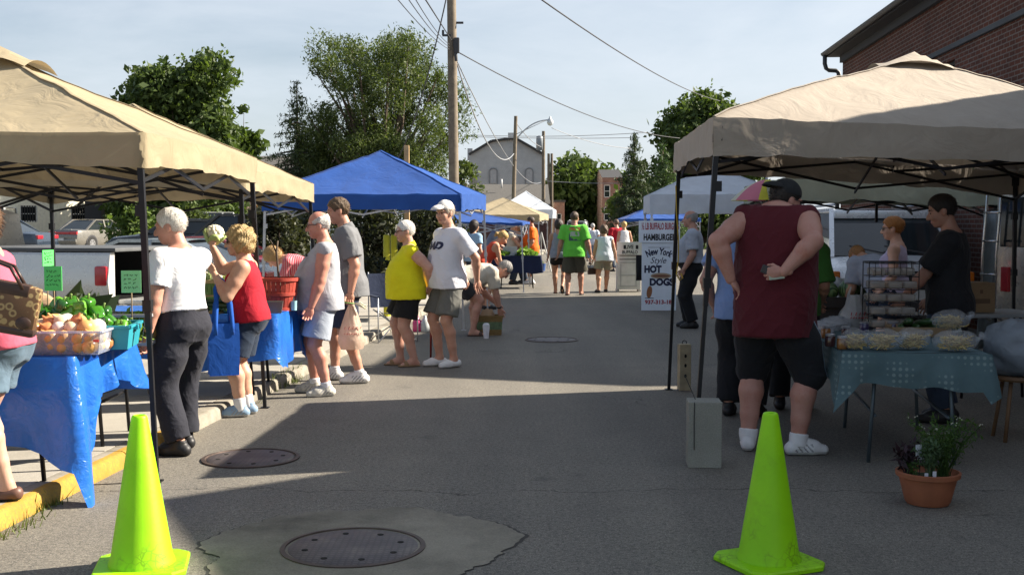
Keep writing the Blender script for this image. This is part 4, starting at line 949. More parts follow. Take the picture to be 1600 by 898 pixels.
t = simple_block('cream_warehouse', 'long cream coloured single storey warehouse with small barred windows behind the car park', 'building', (c.x, 60, .2), 13.2, 12, 4.4, mat('cream_wall', (.82, .77, .62), .8), R(50), wn, 0, DARK)
for a, b, c_, d_ in wn:
    mb = MB()
    for q in np.linspace(a + .12, b - .12, 6): mb.box((q, .03, (c_ + d_) / 2), (.05, .05, d_ - c_))
    mb.obj('window_bars', DARK, t)
c = at(246, 345, 74); t = simple_block('white_garage', 'white garage front with a dark doorway and an orange stripe, beside the cream warehouse', 'garage', (c.x, 74, .2), 8.6, 10, 3.2, mat('garage_white', (.68, .68, .68), .7), R(45), [(.3, 2.4, 1.5, 2.6)], 0, DARK)
mb = MB(); mb.box((5.6, -.03, 1.25), (5.8, .05, .35)); mb.obj('stripe', mat('orange_paint', (.65, .2, .05), .6), t)
mb = MB(); mb.box((4.8, -.04, .6), (3.2, .06, .75)); mb.obj('garage_panel', mat('blue_panel', (.10, .16, .35), .6), t)
c = at(30, 330, 52); simple_block('dark_gatepost', 'tall dark gate pillar in front of the cream warehouse', 'pillar', (c.x, 60, .3), .85, .5, 3.6, mat('post_dark', (.03, .028, .028), .7), 0, (), 0, DARK)
# ------------------------------------------------------------------ trees
BARK = mat('bark', (.10, .075, .055), .95, var=.35, scale=14, bump=.7, bscale=26)
LEAF = dict(mid=leafmat('leaf_mid', (.05, .085, .02), (.13, .19, .045)), dark=leafmat('leaf_dark', (.035, .062, .018), (.10, .145, .038)), wispy=leafmat('leaf_wispy', (.036, .062, .019), (.115, .148, .045)), spruce=leafmat('leaf_spruce', (.025, .045, .024), (.075, .105, .045), .2), pine=leafmat('leaf_pine', (.03, .065, .025), (.085, .135, .045), .25), maple=leafmat('leaf_maroon', (.022, .030, .016), (.06, .065, .03), .25), herb=leafmat('leaf_herb', (.03, .07, .015), (.09, .16, .04)), basil=leafmat('leaf_purple', (.018, .010, .014), (.045, .022, .03), .2))
def leaves(P, size, asp=.55, droop=None, jit=.3):
    n = len(P); a = rng.normal(size=(n, 3))
    if droop is not None: a = a * .45 + np.array(droop)
    a /= np.linalg.norm(a, axis=1, keepdims=True); b = np.cross(a, rng.normal(size=(n, 3))); b /= np.linalg.norm(b, axis=1, keepdims=True)
    s_ = size * rng.uniform(1 - jit, 1 + jit, (n, 1)) * np.where(rng.random((n, 1)) < .25, 1.45, .85); a = a * s_ * .5; b = b * s_ * .5 * asp
    v = np.stack([P - a, P + b - a * .1, P + a, P - b - a * .1], 1).reshape(-1, 3); return v, np.arange(4 * n).reshape(-1, 4)
def tree(label, px, py, Y, top, wid, nlimb=9, kind='mid', n=9000, size=.28, clump=.9, trunk=.22, seed=1, low=.25, cat='tree', group=None, shape=1., z=None, dens=1., asp=.55, squash=.85, name='broadleaf_tree', depth=.8, droop=None, prof=None):
    """crown as many overlapping leaf clumps carried by forking limbs"""
    r = random.Random(seed); b = at(px, 350, Y); z0 = gz(b.x, Y) if z is None else z; H = at(px, top, Y).z - z0; W = wid / FPX * Y / 2
    t = thing(name, label, cat, (b.x, Y, z0), 0, group); mb = MB(); cl = []
    th_ = H * low
    for i in range(nlimb * 5):
        a = r.uniform(0, 6.283); q = math.sqrt(r.random()); zz = r.random()
        env = math.sin(math.pi * min(1, .12 + zz * .88) ** shape) ** .55
        if prof: env = float(np.interp(zz, np.linspace(0, 1, len(prof)), prof))
        p = V((math.cos(a) * q * W * env * .9, math.sin(a) * q * W * env * .9 * depth, th_ + (H - th_ - clump * .4) * zz)); cl.append((p, clump * r.choice((.45, .6, .8, 1.0, 1.2)) * r.uniform(.85, 1.15) * (1.15 - .35 * zz)))
    mb.tube([(0, 0, -.2), (r.uniform(-.1, .1), 0, th_ * .6), (r.uniform(-.2, .2), 0, th_ * 1.3), (r.uniform(-.2, .2), 0, H * .6)], [trunk * 1.25, trunk, trunk * .8, trunk * .3], 10)
    for i, (p, c_) in enumerate(cl):
        if i % 2 and nlimb > 5: continue
        s0 = V((0, 0, th_ * r.uniform(.7, 1.3))); m_ = s0.lerp(p, .5) + V((r.uniform(-.3, .3), r.uniform(-.3, .3), r.uniform(.1, .5)))
        mb.tube([s0, s0.lerp(m_, .5) + V((0, 0, .1)), m_, p], [trunk * .42, trunk * .3, trunk * .18, trunk * .05], 6, False)
    mb.obj('trunk', BARK, t, True)
    tot = sum(c_ ** 2 for _, c_ in cl); pts = []
    for p, c_ in cl:
        k = int(n * c_ ** 2 / tot); d = rng.normal(size=(k, 3)); d /= np.linalg.norm(d, axis=1, keepdims=True); rad = c_ * rng.uniform(.25, 1., (k, 1)) ** .5
        ns = np.array([1 + .65 * noise.noise(V(tuple(q_ * 2.0)) + p) + .35 * noise.noise(V(tuple(q_ * 5.5)) + p) for q_ in d])[:, None]
        pts.append(np.array(p) + d * rad * ns * np.array([1, 1, squash]))
    P = np.concatenate(pts); P = P[P[:, 2] > .15]
    v, f = leaves(P, size, asp, droop); mesh_obj('crown', v, f, LEAF[kind], t, False); return t
def conifer(label, px, Y, top, wid, n=9000, seed=1, kind='spruce', base=.04, size=.30, gap=.0, drp=-.35, group=None):
    r = random.Random(seed); b = at(px, 350, Y); z0 = gz(b.x, Y); H = at(px, top, Y).z - z0; W = wid / FPX * Y / 2
    t = thing('spruce_tree' if kind == 'spruce' else 'pine_tree', label, 'tree', (b.x, Y, z0), 0, group); mb = MB()
    mb.tube([(0, 0, -.2), (0, 0, H * .5), (0, 0, H * .99)], [H * .022, H * .013, .01], 8); pts = []; lv = int(H * 5.5)
    for i in range(lv):
        f = i / lv; zz = H * (base + (1 - base) * f); rr = W * (1 - f) ** .85 * r.uniform(.72, 1.1) + .06
        for k in range(max(4, int(11 * (1 - f) + 3))):
            a = r.uniform(0, 6.283); ln = rr * r.uniform(.65, 1.12); e = V((math.cos(a) * ln, math.sin(a) * ln, zz + drp * ln * r.uniform(.5, 1.2) + .12 * ln)); s0 = V((0, 0, zz))
            if ln > .5: mb.tube([s0, e], [.02 + .012 * ln, .006], 4, False)
            m_ = int(4 + ln * 26 * n / 9000)
            for _ in range(m_):
                u = r.random() ** .7; q = s0.lerp(e, u); pts.append((q.x + r.gauss(0, .07 + .07 * ln * u), q.y + r.gauss(0, .07 + .07 * ln * u), q.z - abs(r.gauss(0, .10 + .05 * ln)) + .04))
    mb.obj('trunk', BARK, t, True); P = np.array(pts); v, f = leaves(P, size, .22, (0, 0, -.5)); mesh_obj('crown', v, f, LEAF[kind], t, False); return t
# ------------------------------------------------------------------ canopies
def bil(c, u, v):
    return (c[0] * (1 - u) + c[1] * u) * (1 - v) + (c[3] * (1 - u) + c[2] * u) * v
def canopy(label, foot, eave, peak, fabric, metal, vh=.24, vent=True, sag=.07, n=36, seed=0, group='pop up canopies along the street', name='canopy_tent', legs=(0, 1, 2, 3), scallop=.012, pk=None, leg_w=.035, truss=True, curve=1.0):
    """foot: ground points FL FR BR BL; eave: the four valance-bottom corners; peak: height of the top"""
    foot = [V(f) for f in foot]; eave = [V(e) for e in eave]; ctr = sum(eave, V()) / 4
    t = thing(name, label, 'canopy', (ctr.x, ctr.y, min(f.z for f in foot)), 0, group)
    r = random.Random(seed); P = []; ve = sum(e.z for e in eave) / 4
    top = [e + V((0, 0, vh)) for e in eave]
    if pk is None: pk = V((0, 0, 0))
    for i in range(n + 1):
        row = []
        for j in range(n + 1):
            u, v = i / n, j / n; p = bil(top, u, v); a, b = abs(2 * u - 1), abs(2 * v - 1); m = max(a, b); k = min(a, b) / m if m > 0 else 1
            w_ = (1 - m) ** curve; z = p.z * (1 - w_) + peak * w_ - sag * 4 * m * (1 - m) * (1 - k * k) * (.6 + .4 * m)
            z += .012 * (1 - abs(noise.noise(V((p.x * 2.6 + p.y, p.y * 2.6, seed + 9)))) * 3) * .6 + .014 * noise.noise(V((p.x * 3.2, p.y * 3.2, seed))) * (1 - abs(2 * m - 1) * .3) + .006 * noise.noise(V((p.x * 9, p.y * 9, seed + 3)))
            row.append(V((p.x, p.y, z)) + pk * w_)
        P.append(row)
    mb = MB(); m1_ = n + 1; fs_ = []
    for i in range(n):
        for j in range(n):
            a0, b0, c0_, d0 = i * m1_ + j, (i + 1) * m1_ + j, (i + 1) * m1_ + j + 1, i * m1_ + j + 1
            fs_ += [(a0, b0, c0_), (a0, c0_, d0)] if (i < n // 2) == (j < n // 2) else [(a0, b0, d0), (b0, c0_, d0)]
    mb.add([p for row in P for p in row], fs_); cv = mb.obj('canopy', fabric, t, True, world=True)
    for f_ in (lambda k: P[k][k], lambda k: P[n - k][k], lambda k: P[k][n - k], lambda k: P[n - k][n - k]):
        mb = MB(); ln_ = [f_(k) for k in range(0, n // 2 + 1)]; sd_ = (ln_[-1] - ln_[0]).cross(UP).normalized() * .016
        mb.grid([[p + sd_ + V((0, 0, .003)), p + V((0, 0, .008)), p - sd_ + V((0, 0, .003))] for p in ln_]); mb.obj('seam', fabric, cv, True, world=True)
    mb = MB(); per = [P[i][0] for i in range(n + 1)] + [P[n][j] for j in range(1, n + 1)] + [P[i][n] for i in range(n - 1, -1, -1)] + [P[0][j] for j in range(n - 1, 0, -1)] + [P[0][0]]
    cc = sum(per, V()) / len(per); rows = []
    for q in range(5):
        f = q / 4.; row = []
        for i, p in enumerate(per):
            s_ = (i % n) / n; o = (p - V((cc.x, cc.y, p.z))).normalized(); arch = 4 * s_ * (1 - s_)
            out_ = .03 * noise.noise(V((i * .22, seed * 2.7, f * .7))) * f * (.4 + arch) + .025 * noise.noise(V((i * .35, f * 2, seed))) * f
            row.append(V((p.x, p.y, p.z)) + o * (.008 + out_) + V((0, 0, -vh * f + arch * .035 * f + scallop * 1.6 * noise.noise(V((i * .33, seed * 7.1, f))) * f)))
        rows.append(row)
    mb.grid(rows); mb.obj('valance', fabric, cv, True, world=True)
    if vent:
        mb = MB(); c_ = P[n // 2][n // 2]; Q = []; hs = .2
        for i in range(9):
            row = []
            for j in range(9):
                u, v = .5 + hs * (i / 8 - .5), .5 + hs * (j / 8 - .5); p = bil(top, u, v); a, b = abs(i / 4 - 1), abs(j / 4 - 1); m = max(a, b)
                ww = 1 - m * hs
                arch = (.075 * (1 - (i / 4 - 1) ** 2) if j in (0, 8) else .075 * (1 - (j / 4 - 1) ** 2) if i in (0, 8) else .05 * (1 - m * .5))
                row.append(V((p.x, p.y, p.z * (1 - ww) + peak * ww + .015 + arch)) + pk * ww)
            Q.append(row)
        mb.grid(Q); mb.obj('vent_cap', fabric, cv, True, world=True)
    for i in legs:
        a, b = foot[i], eave[i] + V((0, 0, vh - .05)); inw = (V((ctr.x, ctr.y, b.z)) - b); inw.z = 0; b = b + inw.normalized() * .05
        mb = MB(); mid = a.lerp(b, .52); mb.bar(a + V((0, 0, .008)), mid, leg_w * .8, leg_w * .8, V((0, 1, 0))); mb.bar(a.lerp(b, .45), b, leg_w, leg_w, V((0, 1, 0))); mb.box(a + V((0, 0, .004)), (leg_w * 2, leg_w * 2, .008)); mb.box(mid, (leg_w * 1.5, leg_w * 1.5, .07)); mb.box(b + V((0, 0, -.06)), (leg_w * 1.5, leg_w * 1.5, .10)); mb.box(b + V((0, 0, -.42)), (leg_w * 1.5, leg_w * 1.5, .07))
        mb.obj('leg', metal, t, world=True)
    if truss:
        mb = MB(); tp = []
        for i in range(4):
            b = eave[i] + V((0, 0, vh - .04)); inw = V((ctr.x - b.x, ctr.y - b.y, 0)).normalized(); tp.append(b + inw * .07)
        for i in range(4):
            a, b = tp[i], tp[(i + 1) % 4]; d = V((0, 0, -.26))
            for q in range(2):
                s0, s1 = a.lerp(b, q / 2), a.lerp(b, (q + 1) / 2); mb.bar(s0, s1 + d, .014, .024); mb.bar(s0 + d, s1, .014, .024)
        pc = sum(tp, V()) / 4 + V((0, 0, 0)); mb.bar(V((pc.x, pc.y, peak - .75)), V((pc.x, pc.y, peak - .03)), .03)
        for a in tp:
            mb.bar(a + V((0, 0, -.05)), V((pc.x, pc.y, peak - .06)), .018, .018)
        for i in range(4):
            m_ = tp[i].lerp(tp[(i + 1) % 4], .5); c_ = V((pc.x, pc.y, m_.z)); mb.bar(m_, c_ + V((0, 0, -.12)), .014, .022); mb.bar(m_ + V((0, 0, -.3)), c_ + V((0, 0, .2)), .014, .022)
        mb.obj('truss_frame', metal, t, world=True)
    return t
BLK = mat('black_metal', (.018, .018, .020), .45, .4, var=.2); SILV = mat('silver_metal', (.45, .47, .5), .4, .7)
TAN = cloth('canvas_tan', (.37, .305, .195), trans=.15, wr=.55, wscale=3.); TAUPE = cloth('canvas_taupe', (.37, .32, .262), trans=.05, wr=.6, wscale=2.6); BLUE = cloth('canvas_blue', (.020, .085, .34), trans=.18, wr=.5, wscale=3., rough=.6); WHT = cloth('canvas_white', (.70, .74, .80), trans=.25, wr=.4, wscale=3.); PGRN = cloth('canvas_pale_green', (.30, .32, .25), trans=.06, wr=.6, wscale=3.)
def drop(p, z=0): return V((p.x, p.y, z))
# first tan canopy (left, nearest)
fr = G(245, 752); br_ = G(414, 637)
e_fr = at(225, 263, fr.y); e_br = at(401, 288, br_.y); W3 = V((-3.0, -.05, 0))
t1 = canopy('near tan canopy with black legs over the vegetable tables, left foreground', [fr + W3, fr, br_, br_ + W3], [e_fr + W3, e_fr, e_br, e_br + W3], 2.80, TAN, BLK, vh=.215, seed=1, legs=(0, 1, 2, 3), sag=.06)
fr2 = V((-2.40, 10.35, 0)); br2 = V((-2.22, 13.2, 0))
e1 = V((-2.40, 10.35, 1.88)); e2 = at(490, 318, 13.2)
t2 = canopy('second tan canopy directly behind the near one, reaching the blue canopy', [fr2 + W3, fr2, br2, br2 + W3], [e1 + W3, e1, e2, e2 + W3], 2.78, TAN, BLK, vh=.21, seed=2, sag=.05, vent=False)
f = [V((-3.72, 17.1, 0)), V((-.72, 17.1, 0)), V((-.42, 20.0, 0)), V((-3.5, 20.0, 0))]
canopy('royal blue canopy with silver legs over the stall behind the waiting shoppers', f, [at(410, 331, 17.1), at(721, 331, 17.1), at(759, 329, 20.0), at(485, 331, 20.)], at(596, 236, 18.55).z, BLUE, SILV, vh=.26, seed=3, vent=False, sag=.05, curve=1.0)
# right front taupe canopy
f = [V((1.27, 7.92, 0)), V((4.95, 8.85, 0)), V((5.2, 11.9, 0)), V((1.50, 10.95, 0))]
e = [at(1115, 245, 7.92), V((4.95, 8.85, 1.98)), V((5.2, 11.9, 1.86)), at(1054, 271, 10.95)]
t3 = canopy('large taupe canopy with a raised vent cap over the noodle table, right foreground', f, e, 2.98, TAUPE, BLK, vh=.27, seed=4, sag=.02, curve=.84, pk=V((.16, 0, 0)))
f = [V((2.56, 21.3, 0)), V((5.1, 21.4, 0)), V((5.3, 24.2, 0)), V((2.76, 24.2, 0))]
canopy('white canopy over the hot dog stand', f, [at(1016, 336, 21.3), V((5.1, 21.4, 1.75)), V((5.3, 24.2, 1.75)), V((2.76, 24.2, 1.76))], 2.72, WHT, mat('white_pole', (.62, .62, .64), .5), vh=.38, seed=5, vent=False)
f = [V((3.05, 12.9, 0)), V((6.0, 13.1, 0)), V((6.0, 15.9, 0)), V((3.2, 15.9, 0))]
canopy('pale green canopy with a loose wavy edge behind the noodle stall', f, [V((3.05, 12.9, 1.84)), V((6.0, 13.1, 1.72)), V((6.0, 15.9, 1.80)), V((3.2, 15.9, 1.84))], 2.35, PGRN, BLK, vh=.25, seed=6, vent=False, scallop=.03)
f = [V((-1.3, 26.6, 0)), V((.27, 26.6, 0)), V((.4, 29.4, 0)), V((-2.3, 29.4, 0))]
f = [V((-2.4, 26.6, 0)), V((.27, 26.6, 0)), V((.45, 29.3, 0)), V((-2.3, 29.3, 0))]
canopy('small blue canopy over the far produce stall, in front of the tan one', f, [at(635, 350, 26.6), at(817, 353, 26.6), V((.45, 29.3, 1.56)), V((-2.3, 29.3, 1.56))], at(740, 331, 27.9).z, BLUE, SILV, vh=.07, seed=7, vent=False, sag=.02)
f = [V((-1.75, 38, 0)), V((.90, 38, 0)), V((1.25, 41, 0)), V((-1.7, 41, 0))]
canopy('far tan canopy between the small blue one and the far white one', f, [at(717, 346, 38), at(843, 346, 38), at(857, 345, 41), at(726, 346, 41)], at(797, 309, 39.5).z, TAN, SILV, vh=.22, seed=8, vent=False, sag=.02)
f = [V((-.7, 44, 0)), V((1.45, 44, 0)), V((1.75, 47, 0)), V((-.6, 47, 0))]
canopy('far white peaked canopy behind the far tan one', f, [at(775, 342, 44), at(864, 341, 44), at(869, 342, 47), at(780, 342, 47)], at(813, 299, 45.5).z, WHT, SILV, vh=.34, seed=9, vent=False, sag=.04)
f = [V((4.1, 42, 0)), V((6.9, 42, 0)), V((6.9, 45, 0)), V((4.1, 45, 0))]
canopy('far dark blue canopy beside the white cottage', f, [at(976, 347, 42), at(1095, 347, 42), V((6.9, 45, 1.64)), V((4.1, 45, 1.64))], 2.35, BLUE, SILV, vh=.12, seed=10, vent=False)
# tarpaulin side sheet behind the vendor and a market umbrella
def sheet(name, label, cat, P, m, group=None, thick=.004):
    t = sum((p for r_ in P for p in r_), V()) / (len(P) * len(P[0])); mb = MB(); mb.grid(P); o = mb.obj(name, m, None, True); md = o.modifiers.new('s', 'SOLIDIFY'); md.thickness = thick; return tag(o, label, cat, group)
TARP = cloth('tarp_grey', (.34, .38, .40), trans=.25, wr=.8, wscale=4., rough=.4)
P_ = [[at(px + 2.2 * math.sin(py * .06 + px), py, 12.7) + V((0, .08 * math.sin(px * .3 + py * .01), 0)) for px in np.linspace(1536 - (py - 335) * .06, 1600 + (py - 335) * .1, 14)] for py in np.linspace(330, 545, 12)]
sheet('tarp_sheet', 'crumpled grey tarpaulin hanging behind the chrome ladder at the right edge', 'tarp', P_, TARP)
t = thing('beach_umbrella', 'pink, yellow and white striped umbrella behind the man in the maroon vest', 'umbrella', (3.15, 14.3, 0)); cols_ = [(.62, .20, .27), (.60, .55, .06), (.66, .64, .50)]
for k in range(8):
    mb = MB(); a0, a1 = (math.pi * 2 * (k + q) / 8 + .35 for q in (0, 1)); rows = []
    for i in range(7):
        f_ = i / 6; rows.append([V((math.cos(a) * .44 * f_, math.sin(a) * .44 * f_, 2.13 - .26 * f_ ** 1.8)) for a in np.linspace(a0, a1, 5)])
    mb.grid(rows); mb.obj('panel', cloth('umbrella_%d' % ((k + 2) % 3), cols_[(k + 2) % 3], trans=.3), t, True)
mb = MB(); mb.tube([(0, 0, 0), (0, 0, 2.18)], .016); mb.obj('pole', SILV, t, True)
# ------------------------------------------------------------------ vehicles
TYRE = mat('tyre_rubber', (.02, .02, .02), .8); RIM = mat('alloy_rim', (.42, .42, .43), .35, .7); TAILR = mat('tail_red', (.42, .02, .03), .2, spec=.7); LAMP = mat('headlamp', (.6, .62, .62), .12, spec=.8); BUMP = mat('bumper_grey', (.05, .05, .055), .6); AMB = mat('amber_lens', (.75, .20, .02), .25)
AUTO = glass('car_glass', (.025, .032, .036))
def paint(nm, col): return mat('paint_' + nm, col, .28, .25, var=.05, spec=.6, Coat_Weight=.4)
def wheel(parent, x, y, r=.32, wd=.2):
    mb = MB(); mb.tube([(x, y - wd / 2, r), (x, y + wd / 2, r)], r, 24); wh = mb.obj('wheel', TYRE, parent, True, auto=40); sg = 1 if y > 0 else -1
    mb = MB(); yy = y + sg * (wd / 2 + .006); mb.tube([(x, yy - sg * .02, r), (x, yy, r)], [r * .62, r * .58], 20)
    mb.obj('rim', RIM, wh, True, auto=40)
    mb = MB()
    for k in range(6): a = k * math.pi / 3; mb.box((x + math.cos(a) * r * .38, yy + sg * .002, r + math.sin(a) * r * .38), (r * .18, .012, r * .18), M=Matrix.Rotation(-a, 4, 'Y'))
    mb.obj('rim_opening', BUMP, wh)
def car(label, loc, rz, m, kind='sedan', Ln=4.6, Wd=1.78, H=1.42, group='cars in the car park', name='parked_car', cat='car', wipers=False, detail=True):
    """x forward from the tail (0) to the nose (Ln); a body shell lofted from side profile and plan"""
    t = thing(name, label, cat, loc, rz, group); w = Wd / 2
    if kind == 'sedan':
        top = [(0, .62), (.03, .80), (.10, .93), (.95, .97), (1.0, .965), (2.6, .96), (3.05, .95), (3.9, .86), (4.4, .74), (4.55, .60), (4.6, .45)]; roof = dict(x=(.62, 1.35, 2.35, 3.35), z=H); belt = .95
    elif kind == 'suv':
        top = [(0, .55), (.02, .9), (.06, 1.08), (.3, 1.09), (3.2, 1.08), (3.5, 1.06), (4.35, .98), (4.55, .85), (4.6, .5)]; roof = dict(x=(.06, .28, 2.75, 3.55), z=H); belt = 1.08
    else:                                       # van
        top = [(0, .5), (.02, .9), (.05, 1.12), (.3, 1.13), (3.6, 1.13), (3.95, 1.10), (4.5, .96), (4.66, .80), (4.7, .45)]; roof = dict(x=(.05, .16, 3.0, 3.95), z=H); belt = 1.12
    k = Ln / top[-1][0]; top = [(x * k, z) for x, z in top]; rx = [x * k for x in roof['x']]
    X = sorted({round(x, 3) for x, _ in top} | set(np.round(np.linspace(0, Ln, 15), 3))); tx, tz = zip(*top); rings = []
    for x in X:
        f_ = x / Ln; pw = w * (1 - .10 * max(0, (f_ - .82) / .18) ** 2 - .07 * max(0, (.15 - f_) / .15) ** 2); z = float(np.interp(x, tx, tz)); zb = .22 + .10 * max(0, (f_ - .9) / .1) + .08 * max(0, (.06 - f_) / .06)
        h = [(pw * .90, zb), (pw * .98, zb + .12), (pw, zb + (z - zb) * .5), (pw * .985, zb + (z - zb) * .80), (pw * .95, z - .03), (pw * .85, z), (pw * .4, z + .025), (0, z + .03)]
        rings.append([V((x, y, zz)) for y, zz in h] + [V((x, -y, zz)) for y, zz in reversed(h[:-1])])
    mb = MB(); mb.grid(rings); n_ = len(rings[0]); mb.add(rings[0], [tuple(range(n_))]); mb.add(rings[-1], [tuple(reversed(range(n_)))]); mb.add([r_[i] for r_ in rings for i in (0, -1)], [(2 * i, 2 * i + 2, 2 * i + 3, 2 * i + 1) for i in range(len(rings) - 1)])
    # greenhouse frame
    zr = roof['z']; wr_ = w * .74; bw = w * .93
    lo = [V((rx[0], 0, belt)), V((rx[3], 0, belt))]; A_ = lambda x, y, z: V((x, y, z))
    rf = [[A_(x, y, zr + .035 * (1 - (y / wr_) ** 2) - .03 * abs((x - (rx[1] + rx[2]) / 2) / (rx[2] - rx[1]) * 2) ** 2) for y in np.linspace(-wr_, wr_, 9)] for x in np.linspace(rx[1], rx[2], 9)]
    mb.grid([list(reversed(r_)) for r_ in rf])
    cor = lambda x, y, top_: A_(x, y, zr - .03 if top_ else belt)
    def pillar(a, b, wdt): mb.bar(a, b, wdt, .05)
    for sg in (1, -1):
        pillar(A_(rx[0], bw * sg * .93, belt - .03), A_(rx[1], wr_ * sg, zr - .01), .09); pillar(A_(rx[3], bw * sg * .93, belt - .03), A_(rx[2], wr_ * sg, zr - .01), .07)
        m1 = (rx[1] + rx[2]) / 2; pillar(A_(m1, bw * sg * .99, belt - .03), A_(m1, wr_ * sg * 1.01, zr), .08); mb.bar(A_(rx[1], wr_ * sg, zr - .005), A_(rx[2], wr_ * sg, zr - .005), .05, .05)
        if kind != 'sedan': m2 = rx[0] + (m1 - rx[0]) * .5; pillar(A_(m2, bw * sg * .99, belt - .03), A_(m2, wr_ * sg * 1.01, zr), .08)
    mb.obj('body', m, t, True, auto=32)
    def win(nm, q): b_ = MB(); b_.add(q, [(0, 1, 2, 3)]); b_.obj(nm, AUTO, t)
    i_ = .97
    win('windscreen', [A_(rx[3] - .01, -bw * .9, belt), A_(rx[3] - .01, bw * .9, belt), A_(rx[2], wr_ * i_, zr - .03), A_(rx[2], -wr_ * i_, zr - .03)]); win('rear_window', [A_(rx[0] + .01, bw * .9, belt), A_(rx[0] + .01, -bw * .9, belt), A_(rx[1], -wr_ * i_, zr - .03), A_(rx[1], wr_ * i_, zr - .03)])
    for sg in (1, -1):
        for a, b, c_, d in ((rx[0] + .04, m1, rx[1], m1), (m1, rx[3] - .04, m1, rx[2])):
            win('side_window', [A_(a, bw * sg * .97, belt), A_(b, bw * sg * .97, belt), A_(d, wr_ * sg * .99, zr - .035), A_(c_, wr_ * sg * .99, zr - .035)])
    r_ = .32 if kind == 'sedan' else .35
    for x in (Ln * .19, Ln * .80):
        for sg in (1, -1):
            b_ = MB(); b_.tube([(x, sg * (w - .16), r_ + .02), (x, sg * (w + .004), r_ + .02)], r_ + .06, 24); b_.obj('wheel_arch', BUMP, t, True, auto=40); wheel(t, x, sg * (w - .075), r_)
    for sg in (1, -1):
        b_ = MB(); zz = .80 if kind == 'sedan' else .95; b_.box((.04, sg * w * .68, zz), (.10, w * .46, .13 if kind == 'sedan' else .30), bev=.02); b_.obj('tail_light', TAILR, t); b_ = MB(); b_.box((Ln - .13, sg * w * .66, .66 if kind == 'sedan' else .76), (.22, w * .42, .14), bev=.03); b_.obj('headlight', LAMP, t)
        b_ = MB(); b_.ell((rx[3] - .25, sg * (bw + .10), belt + .07), (.07, .09, .06)); b_.obj('wing_mirror', m, t, True)
    b_ = MB(); b_.box((-.03, 0, .45), (.12, Wd * .92, .16), bev=.04); b_.obj('bumper', m if kind == 'sedan' else BUMP, t, True, auto=40); b_ = MB(); b_.box((Ln + .0, 0, .45), (.14, Wd * .86, .16), bev=.04); b_.obj('bumper', m if kind == 'sedan' else BUMP, t, True, auto=40)
    if kind == 'van':
        b_ = MB(); b_.box((rx[2] + .06, 0, zr - .075), (.26, wr_ * 1.98, .13), bev=.03); b_.obj('roof_header', m, t, True, auto=40)
        b_ = MB(); b_.box((Ln - .03, .0, .80), (.06, Wd * .52, .26), bev=.02); b_.obj('grille', BUMP, t)
        for sg in (1, -1): b_ = MB(); b_.box((Ln - .10, sg * w * .90, .80), (.12, .10, .24), bev=.02); b_.obj('indicator_lamp', AMB, t)
        b_ = MB(); b_.tube([(rx[3] + .04, .5, belt + .03), (rx[3] - .12, -.1, belt + .14)], .012, 5); b_.tube([(rx[3] + .04, -.1, belt + .03), (rx[3] - .12, -.6, belt + .14)], .012, 5); b_.obj('wiper', BUMP, t)
        b_ = MB()
        for sg in (1, -1): b_.tube([(rx[1] + .3, sg * wr_ * .9, zr + .08), (rx[2] - .2, sg * wr_ * .9, zr + .08)], .02, 6)
        b_.obj('roof_rail', SILV, t, True)
    if kind == 'sedan' and detail:
        b_ = MB(); b_.box((-.012, 0, .80), (.03, w * .95, .10), bev=.01); b_.obj('light_bar', TAILR, t); b_ = MB(); b_.box((-.10, 0, .52), (.02, .30, .12)); b_.obj('number_plate', mat('plate_white', (.6, .6, .6), .5), t)
    return t
def gl(px, py, Y): p = at(px, py, Y); return V((p.x, Y, gz(p.x, Y)))
car('silver sedan with a full width red tail light bar, parked in the sun', gl(98, 390, 53), R(70), paint('silver', (.20, .19, .168)), Ln=4.9)
car('dark blue sedan parked side on at the left edge', gl(76, 392, 41), R(177), paint('navy', (.035, .05, .075)), Ln=4.5, H=1.38, detail=False)
car('dark grey van parked behind the red car roof', gl(418, 390, 34), R(176), paint('charcoal', (.03, .032, .036)), 'suv', H=1.47, Ln=4.6, name='parked_van', cat='van')
car('dark red car whose roof shows above the pickup', gl(470, 400, 22), R(178), paint('red', (.25, .02, .03)), H=1.31)
car('silver blue car with a red tail lamp, close behind the white shirted man', gl(440, 400, 18), R(174), paint('silver_blue', (.30, .345, .37)), H=1.33, detail=False)
car('black van parked under the blue canopy trees', gl(445, 392, 29) + V((1.2, 0, 0)), R(168), paint('black', (.016, .017, .02)), 'suv', H=1.72, name='parked_van', cat='van')
car('grey car with a raised bonnet line beside the white windscreen', gl(375, 385, 44), R(165), paint('grey_dark', (.08, .085, .09)), H=1.42, detail=False)
car('white van seen at the far left edge', gl(22, 390, 62), R(178), paint('white', (.62, .62, .6)), 'van', H=2.1, Ln=4.7, name='parked_van', cat='van')
car('white pickup cab far back by the garage', gl(362, 385, 58) + V((.3, 0, 0)), R(200), paint('white', (.62, .62, .6)), 'suv', H=1.8, name='parked_truck', cat='truck')
car('grey people carrier parked far down the street', V((5.2, 90, 0)), R(-96), paint('grey_light', (.28, .29, .30)), 'van', H=1.8, group='cars parked down the street')
# white van at right behind the melons
car('white van facing the street with a big dark windscreen and amber corner lamp', V((6.0, 20.6, 0)), R(-97), paint('bright_white', (.80, .82, .84)), 'van', H=1.80, Wd=2.0, Ln=4.7, group=None, name='parked_van', cat='van')
